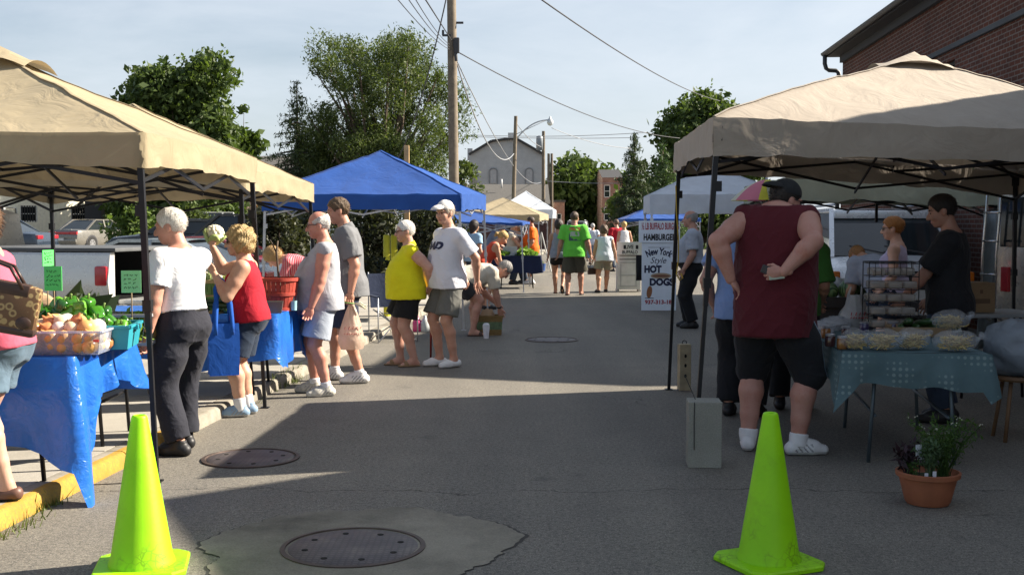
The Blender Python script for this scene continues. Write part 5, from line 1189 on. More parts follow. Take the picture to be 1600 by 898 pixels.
# white pickup seen from its side, tailgate down
p0 = at(172, 395, 14.4); RL = p0.z
t = thing('pickup_truck', 'white pickup truck with a grey bed cover and its tailgate open, behind the vegetable stall', 'truck', (p0.x + .208 * 1.85, 14.4 + .978 * 1.85, 0), R(168)); WPK = paint('white', (.62, .62, .6)); L_ = 5.2; W_ = 1.85
mb = MB(); rings = []
for x in np.linspace(-.0, 2.35, 6): rings.append([V((x, y, z)) for y, z in ((.0, .45), (-.05, .6), (-.06, .86), (-.035, 1.02), (-.01, RL - .03), (.02, RL), (.10, RL))])
mb.grid(rings); mb.grid([[V((q.x, W_ - q.y, q.z)) for q in r_] for r_ in reversed(rings)])
mb.add([(0, 0, .45), (0, -.05, .6), (0, -.06, .86), (0, -.035, 1.02), (0, -.01, RL - .03), (0, .02, RL), (0, .10, RL), (0, .10, .45)], [(0, 1, 2, 3, 4, 5, 6, 7)]); mb.add([(0, W_, .45), (0, W_ + .06, .86), (0, W_, RL), (0, W_ - .10, RL), (0, W_ - .10, .45)], [(4, 3, 2, 1, 0)])
mb.obj('bed', WPK, t, True, auto=35)
mb = MB(); mb.grid([[V((x, y, z)) for y, z in ((.10, RL), (.10, .6), (W_ - .10, .6), (W_ - .10, RL))] for x in (0.01, 2.3)]); mb.obj('bed_liner', mat('liner_black', (.018, .018, .02), .7), t)
mb = MB(); mb.grid([[V((x, y, z)) for y, z in ((0, .4), (-.05, .6), (-.06, .86), (-.03, 1.05), (.05, 1.15), (.22, 1.72), (.5, 1.78), (W_ - .5, 1.78), (W_ - .22, 1.72), (W_, 1.1), (W_ + .05, .7), (W_, .4))] for x in (2.42, 2.6, 3.6, 4.2)]); mb.box((4.7, W_ / 2, .75), (1.1, W_, .6), bev=.1); mb.obj('cab', WPK, t, True, auto=35)
mb = MB(); mb.box((1.15, W_ / 2, RL + .035), (2.42, W_ - .04, .05), bev=.015); mb.obj('bed_cover', mat('cover_vinyl', (.09, .095, .10), .7), t)
mb = MB(); mb.box((.10, -.045, RL - .29), (.17, .06, .25), bev=.03); mb.obj('tail_light', TAILR, t, True, auto=40); mb = MB(); mb.box((.10, W_ + .045, RL - .29), (.17, .06, .25), bev=.03); mb.obj('tail_light', TAILR, t, True, auto=40)
mb = MB(); mb.box((-.32, W_ / 2, .60), (.6, W_ - .25, .06), bev=.02); mb.obj('tailgate', WPK, t); mb = MB(); mb.box((-.10, W_ / 2, .48), (.16, W_, .18), bev=.04); mb.obj('bumper', mat('chrome', (.5, .5, .5), .2, .9), t, True, auto=40)
mb = MB(); mb.box((1.2, W_ / 2, .585), (2.3, W_ - .22, .03)); mb.obj('bed_floor', BUMP, t)
for x in (1.05, 4.4):
    for y in (.06, W_ - .06): wheel(t, x, y, .37)
# cream van with a chrome ladder at the right edge
t = thing('ladder_van', 'cream van with a chrome ladder on its rear door, at the right edge', 'van', (5.16, 12.35, 0), R(-75)); CRM = paint('cream', (.46, .43, .37))
mb = MB(); mb.box((.9, 2.2, 1.15), (1.8, 4.4, 1.7), bev=.10); mb.obj('body', CRM, t, True, auto=35); mb = MB(); mb.box((.42, -.006, 1.60), (.6, .02, .52), bev=.008); mb.obj('rear_window', AUTO, t)
mb = MB(); mb.box((.22, -.012, 1.0), (.12, .04, .26), bev=.01); mb.obj('tail_light', TAILR, t)
for y in (.8, 3.6):
    for x in (.1, 1.7): mb = MB(); mb.tube([(x - .1, y, .34), (x + .1, y, .34)], .34, 20); mb.obj('wheel', TYRE, t, True, auto=40)
mb = MB()
for x in (.08, .30): mb.tube([(x + .02, .06, 2.03), (x + .0, -.10, 2.02), (x, -.15, 1.9), (x - .06, -.15, 1.25), (x - .06, -.15, .62), (x - .02, -.06, .55)], .014, 8)
for z in (.72, 1.05, 1.4, 1.7): o_ = -.06 * min(1, max(0, (1.9 - z) / .65)); mb.tube([(.06 + o_, -.155, z), (.32 + o_, -.155, z)], .012, 8)
mb.obj('ladder', mat('chrome', (.5, .5, .5), .2, .9), t, True)
# ------------------------------------------------------------------ poles and wires
WOOD = mat('pole_wood', (.19, .155, .115), .9, var=.3, scale=5, bump=.5, bscale=30)
def upole(label, px, Y, top_z, r0, r1, name='utility_pole', cat='utility pole', px_top=None):
    a = at(px, 350, Y); t = thing(name, label, cat, (a.x, Y, gz(a.x, Y))); tx = 0 if px_top is None else at(px_top, 350, Y).x - a.x
    mb = MB(); mb.tube([(0, 0, -.3), (tx * .5, 0, top_z * .5), (tx, 0, top_z)], [r0, (r0 + r1) / 2, r1], 12); mb.obj('pole', WOOD, t, True, auto=50); return t
t = upole('tall weathered wooden utility pole rising out of frame beside the big feathery tree', 711, 34, 12.5, .155, .12, px_top=704)
zb = at(708, 70, 34).z; mb = MB(); mb.tube([(.0, -.16, zb + .1), (.06, -.18, zb - .5)], .05, 7); mb.box((.07, -.16, zb - .05), (.16, .14, .45), bev=.03); mb.box((-.2, -.1, zb + .25), (.3, .06, .06)); mb.tube([(-.33, -.1, zb + .25), (-.33, -.1, zb + .4)], .035); mb.obj('pole_bracket', BUMP, t); mb = MB(); mb.box((.15, 0, at(708, 36, 34).z), (.22, .05, .06)); mb.obj('pole_step', BUMP, t)
t = upole('slim wooden pole carrying the curved street lamp arm', 800, 60, 7.15, .12, .09, name='street_lamp', cat='street lamp', px_top=806)
ax, az = at(808, 216, 60), at(858, 188, 60); b0 = at(800, 350, 60).x
mb = MB(); mb.tube([(ax.x - b0 + (az.x - ax.x) * u, -.1, ax.z + (az.z - ax.z) * (1 - (1 - u) ** 2.2)) for u in np.linspace(0, 1, 12)], .035, 7); mb.tube([(.2, -.1, 6.2), (1.9, -.1, az.z + .05)], .018, 5); mb.obj('lamp_arm', SILV, t, True)
mb = MB(); lx = az.x - b0; mb.lathe([(.04, .24), (.08, .10), (.15, .02), (.165, -.09), (.12, -.20), (.02, -.25)], (lx + .05, -.1, az.z - .05), 14); mb.obj('lamp_head', mat('lamp_glass', (.6, .62, .62), .3), t, True)
t = upole('far thin pole with a grey transformer can beside the hall', 849, 75, at(849, 205, 75).z, .13, .10); q = at(843, 224, 75); b0 = at(849, 350, 75).x; mb = MB(); mb.lathe([(.04, .50), (.20, .45), (.22, .25), (.22, -.42), (.08, -.47)], (q.x - b0, -.1, q.z), 14); mb.obj('transformer', mat('transformer_grey', (.26, .29, .32), .5, .2), t, True)
for lb, px in (('white painted far post beside the grey hall, nearer the shed', 857), ('white painted far post at the corner of the side wall', 862)):
    upole(lb, px, 82, at(px, 240, 82).z, .11, .09, name='post', cat='post')
t = thing('timber_post', 'pale timber post standing behind the blue canopy', 'post', (at(636, 350, 21).x, 21, 0)); mb = MB(); mb.box((0, 0, 1.5), (.09, .09, 3.0), bev=.006); mb.obj('post', mat('new_timber', (.50, .33, .16), .8, var=.2), t)
mb = MB(); mb.box((0, -.06, 2.15), (.16, .03, .28)); mb.obj('post_plate', mat('new_timber', (.50, .33, .16), .8), t)
for i, px in enumerate((604, 614)):
    a = at(px, 366, 18.5); t = thing('bollard', ('yellow bollard behind the woman in yellow, the left one of the pair', 'yellow bollard behind the woman in yellow, the right one of the pair')[i], 'bollard', (a.x, 18.5 + .15 * i, 0), 0, 'yellow steel bollards'); mb = MB(); mb.lathe([(.055, 0), (.055, a.z - .04), (.045, a.z - .01), (.01, a.z)], n=16); mb.obj('bollard_post', mat('bollard_yellow', (.78, .72, .04), .5), t, True, auto=50)
WIRE = mat('wire_black', (.05, .05, .055), .6); WIREL = mat('wire_grey', (.30, .31, .33), .6)
def wire(label, a, b, sag, r=.016, m=None, n=20):
    a, b = V(a), V(b); mb = MB(); c = a.lerp(b, .5); mb.tube([a.lerp(b, u) - V((0, 0, sag * 4 * u * (1 - u))) - c for u in np.linspace(0, 1, n)], r, 5); o = mb.obj('wire', m or WIRE, None, True); o.location = c; tag(o, label, 'wire', 'overhead wires')
pz = at(706, 72, 34)
wire('upper left of the overhead wires running to the tall pole', at(612, -12, 16), at(703, 78, 34), .1, .008); wire('second of the overhead wires running left from the tall pole', at(632, -10, 16), at(703, 74, 34), .1, .008); wire('overhead wire just above the pair, left of the tall pole', at(645, -8, 17), at(703, 70, 34), .1, .008); wire('thicker overhead wire meeting the tall pole top from the left', at(660, -8, 20), at(706, 64, 34), 0, .014)
wire('dark guy cable sweeping down through the feathery tree', at(698, -5, 33), at(608, 270, 37), .7, .02); wire('long overhead wire from the tall pole towards the right trees', at(716, 82, 34), at(1062, 216, 62), .5, .018); wire('overhead wire crossing the upper sky above the right canopy', at(835, -8, 22), at(1125, 158, 55), .3, .016)
wire('slack pale cable looping from the tall pole to the lamp pole', at(714, 100, 34), at(803, 240, 60), 1.25, .022, WIREL); wire('second slack cable from the tall pole to the hall', at(714, 96, 34), at(845, 285, 95), 1.2, .018, WIREL)
wire('thin far wire level with the lamp arm', at(735, 211, 70), at(1010, 207, 70), .15, .02, WIREL); wire('thin far wire just below the level one', at(690, 212, 72), at(1000, 215, 72), .1, .02, WIREL); wire('far wire from the lamp arm down to the spruce', at(862, 200, 60), at(985, 232, 66), .2, .018, WIREL); wire('lowest far wire across the street trees', at(853, 283, 75), at(1010, 285, 75), .1, .018, WIREL); wire('wire sloping from the lamp pole to the hall corner', at(805, 190, 60), at(846, 230, 75), .2, .02, WIREL)
# ------------------------------------------------------------------ trees of this street
tree('dense round broadleaf tree above the near tan canopy', 290, 0, 60, 93, 205, 18, 'dark', 52000, .30, 1.35, .3, 11, low=.12, prof=(.9, 1., 1., .96, .85, .62))
tree('paler bushy tree tucked behind the dense round tree', 235, 0, 66, 122, 130, 8, 'mid', 9000, .42, 1.3, .25, 12, low=.2)
tree('small separate sprig tree right of the dense round tree', 385, 0, 62, 160, 50, 5, 'dark', 2600, .38, .8, .15, 13, low=.35)
conifer('dark spruce left of the feathery tree', 466, 46, 122, 165, 17000, 3, size=.17)
tree('tall feathery tree with open forked limbs behind the blue canopy', 598, 0, 46, 60, 275, 34, 'wispy', 110000, .125, .66, .34, 25, low=.2, asp=.34, squash=1.25, prof=(.45, .72, .9, 1., 1., .93, .72), droop=(0, 0, -.3))
tree('thin yellowish sapling right of the tall pole', 722, 0, 44, 240, 50, 5, 'wispy', 2600, .16, .5, .08, 15, low=.3)
tree('bushy green tree in front of the cream warehouse', 172, 0, 64, 320, 95, 5, 'mid', 4000, .26, .7, .12, 16, low=.15)
tree('round green bush by the dark grey van', 215, 0, 50, 322, 72, 5, 'mid', 4000, .22, .6, .1, 17, low=.1)
tree('small sunlit tree beside the white garage', 300, 0, 52, 318, 40, 4, 'wispy', 2200, .18, .5, .08, 18, low=.2)
for i, (lb, px, w_, Y, tp) in enumerate((('dark ornamental tree at the left under the blue canopy', 432, 95, 24, 318), ('dark ornamental tree behind the bending woman', 490, 80, 25, 322), ('dark ornamental tree behind the man in the grey shirt', 580, 95, 26, 316), ('dark ornamental tree behind the white capped man', 668, 95, 25, 318))):
    tree(lb, px, 0, Y, tp, w_ * 1.25, 9, 'maple', 5600, .105, .36, .06, 30 + i, low=.28, name='ornamental_tree', group='dark ornamental trees by the car park', cat='tree')
tree('large dark tree closing the far end of the street', 905, 0, 120, 246, 130, 10, 'dark', 12000, .6, 1.6, .4, 21, low=.12)
conifer('dark drooping spruce beside the brick tower house', 990, 70, 204, 105, 15000, 22, size=.24)
conifer('brighter pine right of the drooping spruce', 1035, 64, 222, 110, 14000, 23, 'pine', size=.24, drp=.02)
tree('big dark rounded tree above the right canopy corner', 1100, 0, 75, 146, 190, 18, 'dark', 46000, .36, 1.5, .4, 24, low=.12, prof=(.9, 1., 1., .96, .88, .66))
tree('low green tree filling behind the white cottage', 1010, 0, 95, 290, 160, 7, 'mid', 6000, .5, 1.3, .3, 26, low=.1)
# ------------------------------------------------------------------ market goods
def dup(o, loc, rz=None, label=None, rot=None, sc=None):
    c = o.copy(); COL.objects.link(c); c.location = loc
    if rot is not None: c.rotation_euler = rot
    elif rz is not None: c.rotation_euler = (0, 0, rz)
    if sc: c.scale = (sc,) * 3 if not isinstance(sc, tuple) else sc
    if label: c['label'] = label
    for ch in o.children:
        d = ch.copy(); COL.objects.link(d); d.parent = c
        for g_ in ch.children: e = g_.copy(); COL.objects.link(e); e.parent = d
    return c
first = {}
def put(key, make, label, cat, group, loc, rot=(0, 0, 0), sc=1.):
    """the first call builds the mesh, later calls copy it"""
    if key not in first:
        o = make(); first[key] = o; tag(o, label, cat, group); o.location = loc; o.rotation_euler = rot; o.scale = (sc,) * 3; return o
    o = dup(first[key], loc, rot=rot, label=label, sc=sc)
    if group: o['group'] = group
    elif 'group' in o: del o['group']
    return o
rr = random.Random(5)
def rrot(): return (rr.uniform(-1, 1), rr.uniform(-1, 1), rr.uniform(0, 6.3))
PLB = None
def plastic_cloth(nm, col, tr=.18, rough=.28):
    m, nt, out = nt_new(nm); co = coords(nt); n1 = noise_(nt, co, 3.5, 4, .6, 1.2); n2 = noise_(nt, co, 11, 3, .5, 2.)
    c = ramp(nt, n1, [(.3, tuple(q * .85 for q in col)), (.7, tuple(min(1, q * 1.12) for q in col))]).outputs[0]; nr = bump_(nt, math_(nt, 'ADD', n1, math_(nt, 'MULTIPLY', n2, .5)), .45, .03)
    p = prin(nt, out, c, rough, 0, nr, .5); t = nt.nodes.new('ShaderNodeBsdfTranslucent'); L(nt, c, t.inputs[0])
    mx = nt.nodes.new('ShaderNodeMixShader'); mx.inputs[0].default_value = tr; L(nt, p.outputs[0], mx.inputs[1]); L(nt, t.outputs[0], mx.inputs[2]); L(nt, mx.outputs[0], out.inputs[0]); return m
BLUEPL = plastic_cloth('blue_plastic_sheet', (.025, .16, .62))
def draped(name, label, cat, O, ex, ey, Lx, Ly, z, drop, mat_, parent=None, group=None, fold=.03, flare=.35, seed=0, n=26, nq=9):
    """cloth over a table: top sheet and hanging skirt; drop(side, s) -> hanging length, side 0..3 counter-clockwise from the ex edge"""
    O, ex, ey = V(O), V(ex).normalized(), V(ey).normalized(); mb = MB()
    P = [[O + ex * (Lx * i / 12) + ey * (Ly * j / 12) + V((0, 0, z + .004 * noise.noise(V((i * .7, j * .7, seed))))) for j in range(13)] for i in range(13)]
    mb.grid(P); per = []
    sides = [(O, ex, Lx, -ey), (O + ex * Lx, ey, Ly, ex), (O + ex * Lx + ey * Ly, -ex, Lx, ey), (O + ey * Ly, -ey, Ly, -ex)]
    for k, (a, d, ln, nn) in enumerate(sides):
        pn, nx = sides[k - 1][3], sides[(k + 1) % 4][3]
        for i in range(n):
            s = i / n; w_ = max(0, 1 - s * 7) if s < .5 else max(0, 1 - (1 - s) * 7)
            o = (nn + (pn if s < .5 else nx) * w_ * .9).normalized(); per.append((a + d * ln * s, o, k, s, w_))
    rows = []
    for q in range(nq):
        f = q / (nq - 1); row = []
        for i, (p, o, k, s, w_) in enumerate(per + per[:1]):
            dl = drop(k, s) * (1 + .10 * noise.noise(V((i * .21, seed, 0))))
            wv = fold * f * (math.sin(i * .62 + seed) * .5 + noise.noise(V((i * .30, f * 1.4, seed * 3.1))) * 1.2); hang = .012 + .05 * f * flare + w_ * f * .10 * flare * (2 + 3 * (dl > .6)) + wv
            row.append(p + o * hang + V((0, 0, z - dl * f ** (1.0) + .0)))
        rows.append(row)
    mb.grid([list(reversed(r_)) for r_ in rows]); o = mb.obj(name, mat_, None, True); return tag(o, label, cat, group)
def folding_table(label, O, ex, ey, Lx, Ly, z0, z, m_top, m_leg, bent=True, group=None, name='folding_table'):
    O, ex, ey = V(O), V(ex).normalized(), V(ey).normalized(); t = thing(name, label, 'table', (O.x, O.y, z0), math.atan2(ex.y, ex.x), group); hh = z - z0
    mb = MB(); mb.box((Lx / 2, Ly / 2, hh - .022), (Lx, Ly, .036), bev=.008); mb.obj('tabletop', m_top, t)
    for x in (.22, Lx - .22):
        for y in (.09, Ly - .09):
            sg = 1 if x < Lx / 2 else -1; mb = MB()
            if bent: mb.tube([(x + sg * .22, y, hh - .05), (x + sg * .10, y, hh - .12), (x + sg * .02, y, hh - .30), (x, y, hh * .4), (x - sg * .02, y, .0)], .014, 8)
            else: mb.tube([(x, y, hh - .04), (x - sg * .04, y, .0)], .013, 8)
            mb.obj('leg', m_leg, t, True)
        mb = MB(); mb.tube([(x, .09, hh * .42), (x, Ly - .09, hh * .42)], .011, 7); mb.obj('crossbar', m_leg, t, True)
    return t
ZT = .83; ZT2 = .81
SLAB = mat('table_plastic', (.45, .45, .43), .6)
C1 = V((-2.50, 6.50, 0)); EX1 = V((-1, -.03, 0)).normalized(); EY1 = V((.11, 1, 0)).normalized()
folding_table('folding table under the nearest blue plastic sheet, on bent black legs', C1 + EX1 * 1.85, -EX1, EY1, 1.85, .78, KH, ZT - .004, SLAB, BLK, True, 'stall tables on the pavement')
C2 = V((-2.04, 9.86, 0)); EX2 = V((-1, -.06, 0)).normalized(); EY2 = V((.06, 1, 0)).normalized()
folding_table('folding table under the second blue plastic sheet, behind the woman in red', C2 + EX2 * 1.9, -EX2, EY2, 1.9, 1.05, KH, ZT2 - .004, SLAB, BLK, True, 'stall tables on the pavement')
def d1(k, s):
    if k == 0: return .47 + .05 * math.sin(s * 9) + .07 * noise.noise(V((s * 5, 2, 0))) + (.16 * max(0, (s - .9) / .1))
    if k == 1: return .63 * max(0, 1 - s * 3.5) + .26 + .05 * math.sin(s * 7)
    return .3
draped('blue_tablecloth', 'nearest blue plastic table cover with a long ragged corner hanging over the kerb', 'tablecloth', C1 + EX1 * 1.86, -EX1, EY1, 1.87, .80, ZT, d1, BLUEPL, group='blue plastic table covers', fold=.05, seed=1.3, n=40)
def d2(k, s):
    if k == 1: return .44 + .05 * math.sin(s * 8) + .14 * max(0, (s - .85) / .15)
    if k == 0: return .42 + .05 * math.sin(s * 11)
    return .3
draped('blue_tablecloth', 'second blue plastic table cover ending under the red bushel basket', 'tablecloth', C2 + EX2 * 1.91, -EX2, EY2, 1.92, 1.07, ZT2, d2, BLUEPL, group='blue plastic table covers', fold=.035, seed=4.1, n=40)
def tp(px, Y, z=ZT):
    return V(((px - 800) / FPX * Y * 1.0, Y, z))
# --- clear tub of onions
def onion_mesh():
    mb = MB(); mb.lathe([(.001, -.036), (.018, -.034), (.036, -.018), (.042, .0), (.037, .018), (.024, .031), (.010, .040), (.005, .055), (.001, .060)], n=14, cap=False); return mb
ONI = []
for nm, c in (('onion_gold', (.62, .34, .12)), ('onion_pale', (.72, .56, .36)), ('onion_white', (.75, .70, .62)), ('onion_copper', (.55, .23, .09))):
    m, nt, out = nt_new(nm); n1 = noise_(nt, coords(nt, 'Object', (9, 9, 2)), 2.5, 4, .6, .4); prin(nt, out, ramp(nt, n1, [(.3, tuple(q * .72 for q in c)), (.7, tuple(min(1, q * 1.15) for q in c))]).outputs[0], .32, 0, None, .45); ONI.append(m)
T0 = tp(100, 6.70); ang = math.atan2(KD.y, KD.x) - math.pi / 2
t = thing('storage_tub', 'clear plastic tub heaped with yellow onions, at the front of the table', 'tub', T0, R(4))
mb = MB(); a, b, h_ = .245, .165, .135; q0 = [(-a * .92, -b * .92, .004), (a * .92, -b * .92, .004), (a * .92, b * .92, .004), (-a * .92, b * .92, .004)]; q1 = [(-a, -b, h_), (a, -b, h_), (a, b, h_), (-a, b, h_)]
mb.add(q0 + q1, [(0, 1, 2, 3), (0, 4, 5, 1), (1, 5, 6, 2), (2, 6, 7, 3), (3, 7, 4, 0)]); o = mb.obj('tub_wall', clear('tub_plastic', (.72, .78, .92), .30), t); 
mb = MB()
for (x0, y0), (x1, y1) in (((-a, -b), (a, -b)), ((a, -b), (a, b)), ((a, b), (-a, b)), ((-a, b), (-a, -b))): mb.bar((x0, y0, h_), (x1, y1, h_), .016, .012)
mb.obj('tub_rim', clear('tub_rim_plastic', (.75, .8, .92), .5), t); mb = MB(); mb.box((a * .9, -b - .004, h_ - .05), (.03, .004, .014)); mb.obj('tub_sticker', mat('sticker_red', (.6, .06, .05), .5), t)
cnt = 0
for lay, (nx, ny, z_) in enumerate(((6, 4, .045), (6, 4, .100), (5, 3, .150), (3, 2, .185))):
    for i in range(nx):
        for j in range(ny):
            x = (i - (nx - 1) / 2) * .077 + rr.uniform(-.012, .012); y = (j - (ny - 1) / 2) * .076 + rr.uniform(-.01, .01)
            def mk(k=cnt): o_ = onion_mesh().obj('onion', ONI[k % 4], None, True); return o_
            put('onion%d' % (cnt % 4), mk, 'yellow onion heaped in the clear plastic tub', 'onion', 'onions in the clear tub', T0 + V((x, y, z_ + rr.uniform(-.008, .008))), rrot(), rr.uniform(1.0, 1.25)); cnt += 1
# --- teal tub and green peppers
PEP = []
for nm, c in (('pepper_green', (.045, .19, .015)), ('pepper_dark', (.018, .085, .012)), ('pepper_light', (.12, .32, .03))): PEP.append(mat(nm, c, .18, var=.25, scale=12, spec=.6))
def pepper():
    mb = MB(); vs = []; n = 20; prof = [(.004, -.050), (.026, -.050), (.036, -.03), (.042, .0), (.043, .025), (.034, .042), (.014, .044), (.003, .036)]
    for r_, z in prof:
        for k in range(n): a = 2 * math.pi * k / n; q = r_ * (1 + .13 * math.cos(4 * a)); vs.append(V((q * math.cos(a), q * math.sin(a), z)))
    mb.add(vs, [(i * n + k, i * n + (k + 1) % n, (i + 1) * n + (k + 1) % n, (i + 1) * n + k) for i in range(len(prof) - 1) for k in range(n)]); mb.m = 1; mb.tube([(0, 0, .034), (.004, 0, .055), (.012, 0, .068)], [.008, .006, .007], 6); return mb
STEM = mat('stem_green', (.16, .24, .06), .6)
def add_pep(p, k):
    def mk(): return pepper().obj('green_pepper', [PEP[k % 3], STEM], None, True)
    put('pep%d' % (k % 3), mk, 'glossy green bell pepper in the pile behind the onions', 'pepper', 'green peppers on the stall', p, rrot(), rr.uniform(.85, 1.15))
T1 = tp(170, 7.0); t = thing('teal_tub', 'teal plastic tub of peppers beside the clear onion tub', 'tub', T1, R(8)); TEAL = mat('teal_plastic', (.03, .30, .38), .35)
mb = MB(); a, b, h_ = .15, .20, .14; mb.add([(-a * .88, -b * .9, .004), (a * .88, -b * .9, .004), (a * .88, b * .9, .004), (-a * .88, b * .9, .004), (-a, -b, h_), (a, -b, h_), (a, b, h_), (-a, b, h_)], [(0, 1, 2, 3), (0, 4, 5, 1), (1, 5, 6, 2), (2, 6, 7, 3), (3, 7, 4, 0)])
mb.obj('tub_wall', TEAL, t); mb = MB()
for (x0, y0), (x1, y1) in (((-a, -b), (a, -b)), ((a, -b), (a, b)), ((a, b), (-a, b)), ((-a, b), (-a, -b))): mb.bar((x0, y0, h_), (x1, y1, h_), .022, .016)
mb.obj('tub_rim', TEAL, t); mb = MB(); mb.box((a + .012, 0, h_ - .012), (.03, .12, .03), bev=.006); mb.obj('handle', TEAL, t)
for i in range(12): add_pep(T1 + V((rr.uniform(-.11, .11), rr.uniform(-.15, .15), .10 + .06 * rr.random())), i)
pc = tp(102, 7.08); mb = MB(); mb.box((0, 0, .055), (.52, .28, .11), bev=.01); o = mb.obj('produce_flat', mat('flat_dark', (.05, .06, .045), .7), None); o.location = pc; tag(o, 'low dark produce flat under the heap of green peppers', 'flat')
for i in range(44): q_ = rr.uniform(-.25, .25); add_pep(pc + V((q_, rr.uniform(-.12, .12), .14 + (.065 if i > 20 else 0) * (1 - abs(q_) * 1.2) + (.05 if i > 36 else 0))), i)
# --- signs on sticks
CARD = mat('card_green', (.10, .62, .14), .6, var=.04); CARD2 = mat('card_pale_green', (.34, .80, .36), .6, var=.04); INK = mat('ink_dark', (.02, .08, .03), .7)
def card(label, px, py, w, h, Y, m, stick, rz=0., seed=1):
    c = at(px, py, Y); t = thing('price_card', label, 'sign', (c.x, Y, c.z), R(rz)); mb = MB(); mb.box((0, 0, 0), (w, .004, h)); mb.obj('card', m, t); mb = MB(); r = random.Random(seed)
    for row in range(4):
        x = -w * .36
        while x < w * .3:
            l_ = r.uniform(.008, .022); mb.tube([(x + u * l_, -.0035, h * (.30 - row * .19) + r.uniform(-.008, .008)) for u in np.linspace(0, 1, 4)], .0017, 4); x += l_ + r.uniform(.006, .014)
    mb.obj('handwriting', INK, t); mb = MB(); mb.tube([(0, .008, -stick), (0, .008, h * .4)], .004, 6); mb.obj('stick', mat('stick_wood', (.30, .22, .13), .8), t, True); return t
card('bright green handwritten price card on a stick, among the peppers', 83, 435, .115, .15, 7.05, CARD, .34, -8, 1); card('green card seen edge on above the bright green one', 75, 403, .115, .10, 7.2, CARD, .5, 78, 2); card('pale green handwritten price card clipped to the wire crate', 205, 440, .125, .145, 7.55, CARD2, .3, 10, 3)
# --- crates, sacks, leafy things on a lower bench behind
folding_table('produce bench behind the nearest blue table, hidden under crates', V((-4.3, 7.5, 0)), V((1, .02, 0)), V((-.02, 1, 0)), 1.75, .75, KH, ZT - .06, SLAB, BLK, False, 'stall tables on the pavement')
ZB = ZT - .055
GREYW = mat('crate_grey', (.33, .34, .36), .55); LET = leafmat('leaf_lettuce', (.10, .22, .03), (.30, .45, .10), .3)
def leafpile(name, label, cat, c, r_, n, size, m, group=None, flat=.55, droop=None):
    c = V(c); d = rng.normal(size=(n, 3)); d /= np.linalg.norm(d, axis=1, keepdims=True); d[:, 2] = np.abs(d[:, 2]); P = d * np.array(r_) * rng.uniform(.45, 1, (n, 1)); v, f = leaves(P, size, .6, droop); v[:, 2] = np.maximum(v[:, 2], .003); o = mesh_obj(name, v, f, m, None, False); o.location = c; return tag(o, label, cat, group)
for i, (px, Y, w_, rz, lb) in enumerate(((138, 7.72, .27, 8, 'grey wire crate of lettuce behind the peppers, nearer the pickup lamp'), (204, 7.72, .27, 4, 'grey wire crate of greens holding the pale green card'))):
    c = tp(px, Y, ZB); t = thing('wire_crate', lb, 'crate', c, R(rz), 'grey wire crates on the vegetable table'); mb = MB(); hh = .20
    for x in (-w_ / 2, w_ / 2):
        for y in (-.14, .14): mb.bar((x, y, 0), (x * 1.08, y, hh), .018)
    for z in (.012, hh):
        k = 1.08 if z > .1 else 1
        for y in (-.14, .14): mb.bar((-w_ / 2 * k, y, z), (w_ / 2 * k, y, z), .02)
        for x in (-w_ / 2 * k, w_ / 2 * k): mb.bar((x, -.14, z), (x, .14, z), .02)
    for q in np.linspace(-w_ / 2, w_ / 2, 8):
        for y in (-.142, .142): mb.tube([(q, y, .0), (q + (.03 if int(q * 100) % 2 else -.03), y, hh)], .0022, 4)
    mb.obj('crate_frame', GREYW, t)
    leafpile('lettuce', ('loose lettuce filling the left wire crate', 'leafy greens filling the crate under the pale card')[i], 'lettuce', c + V((0, 0, .03)), (w_ * .46, .13, .20), 260, .07, LET)
leafpile('onion_greens', 'dark long leek leaves lying in front of the pickup', 'leeks', tp(128, 8.1, ZB), (.20, .18, .30), 90, .24, LEAF['spruce'], droop=(.5, 0, .8)); leafpile('kale_bunch', 'dark leafy bunch behind the green peppers', 'greens', tp(60, 7.75, ZB), (.16, .14, .20), 260, .09, LEAF['herb']); leafpile('radish_tops', 'sunlit leafy tops between the paper sack and the crate', 'greens', tp(118, 8.0, ZB + .05), (.16, .12, .22), 220, .08, LET)
SACK = cloth('paper_sack', (.42, .28, .17), wr=.7, wscale=9)
for px, Y, sc, lb in ((92, 7.7, 1.15, 'crumpled brown paper sack behind the green card'), (52, 7.9, 1.5, 'larger brown sack beside the handbag')):
    mb = MB(); mb.crumple((.12 * sc, .10, .12 * sc), px, 30, 20, .2, .16); o = mb.obj('paper_sack', SACK, None, True); o.location = tp(px, Y, ZB + .11 * sc); tag(o, lb, 'sack', 'paper sacks on the vegetable table')
t = tp(228, 8.0, ZB); mb = MB(); mb.box((0, 0, .055), (.36, .26, .11)); o = mb.obj('wooden_tray', mat('tray_wood', (.42, .30, .15), .8), None); o.location = t; tag(o, 'shallow wooden tray of yellow squash by the tent leg', 'tray')
YEL = mat('squash_yellow', (.72, .48, .05), .35)
for i in range(9):
    def mk():
        mb = MB(); mb.tube([(-.09, 0, 0), (-.06, 0, .002), (0, .01, 0), (.05, .02, 0), (.09, .035, 0)], [.006, .026, .030, .018, .008], 10); return mb.obj('yellow_squash', YEL, None, True)
    put('squash', mk, 'yellow squash in the wooden tray', 'squash', 'yellow squash in the tray', t + V((rr.uniform(-.10, .10), rr.uniform(-.09, .09), .13 + .04 * (i > 5))), (0, 0, rr.uniform(0, 6.3)))
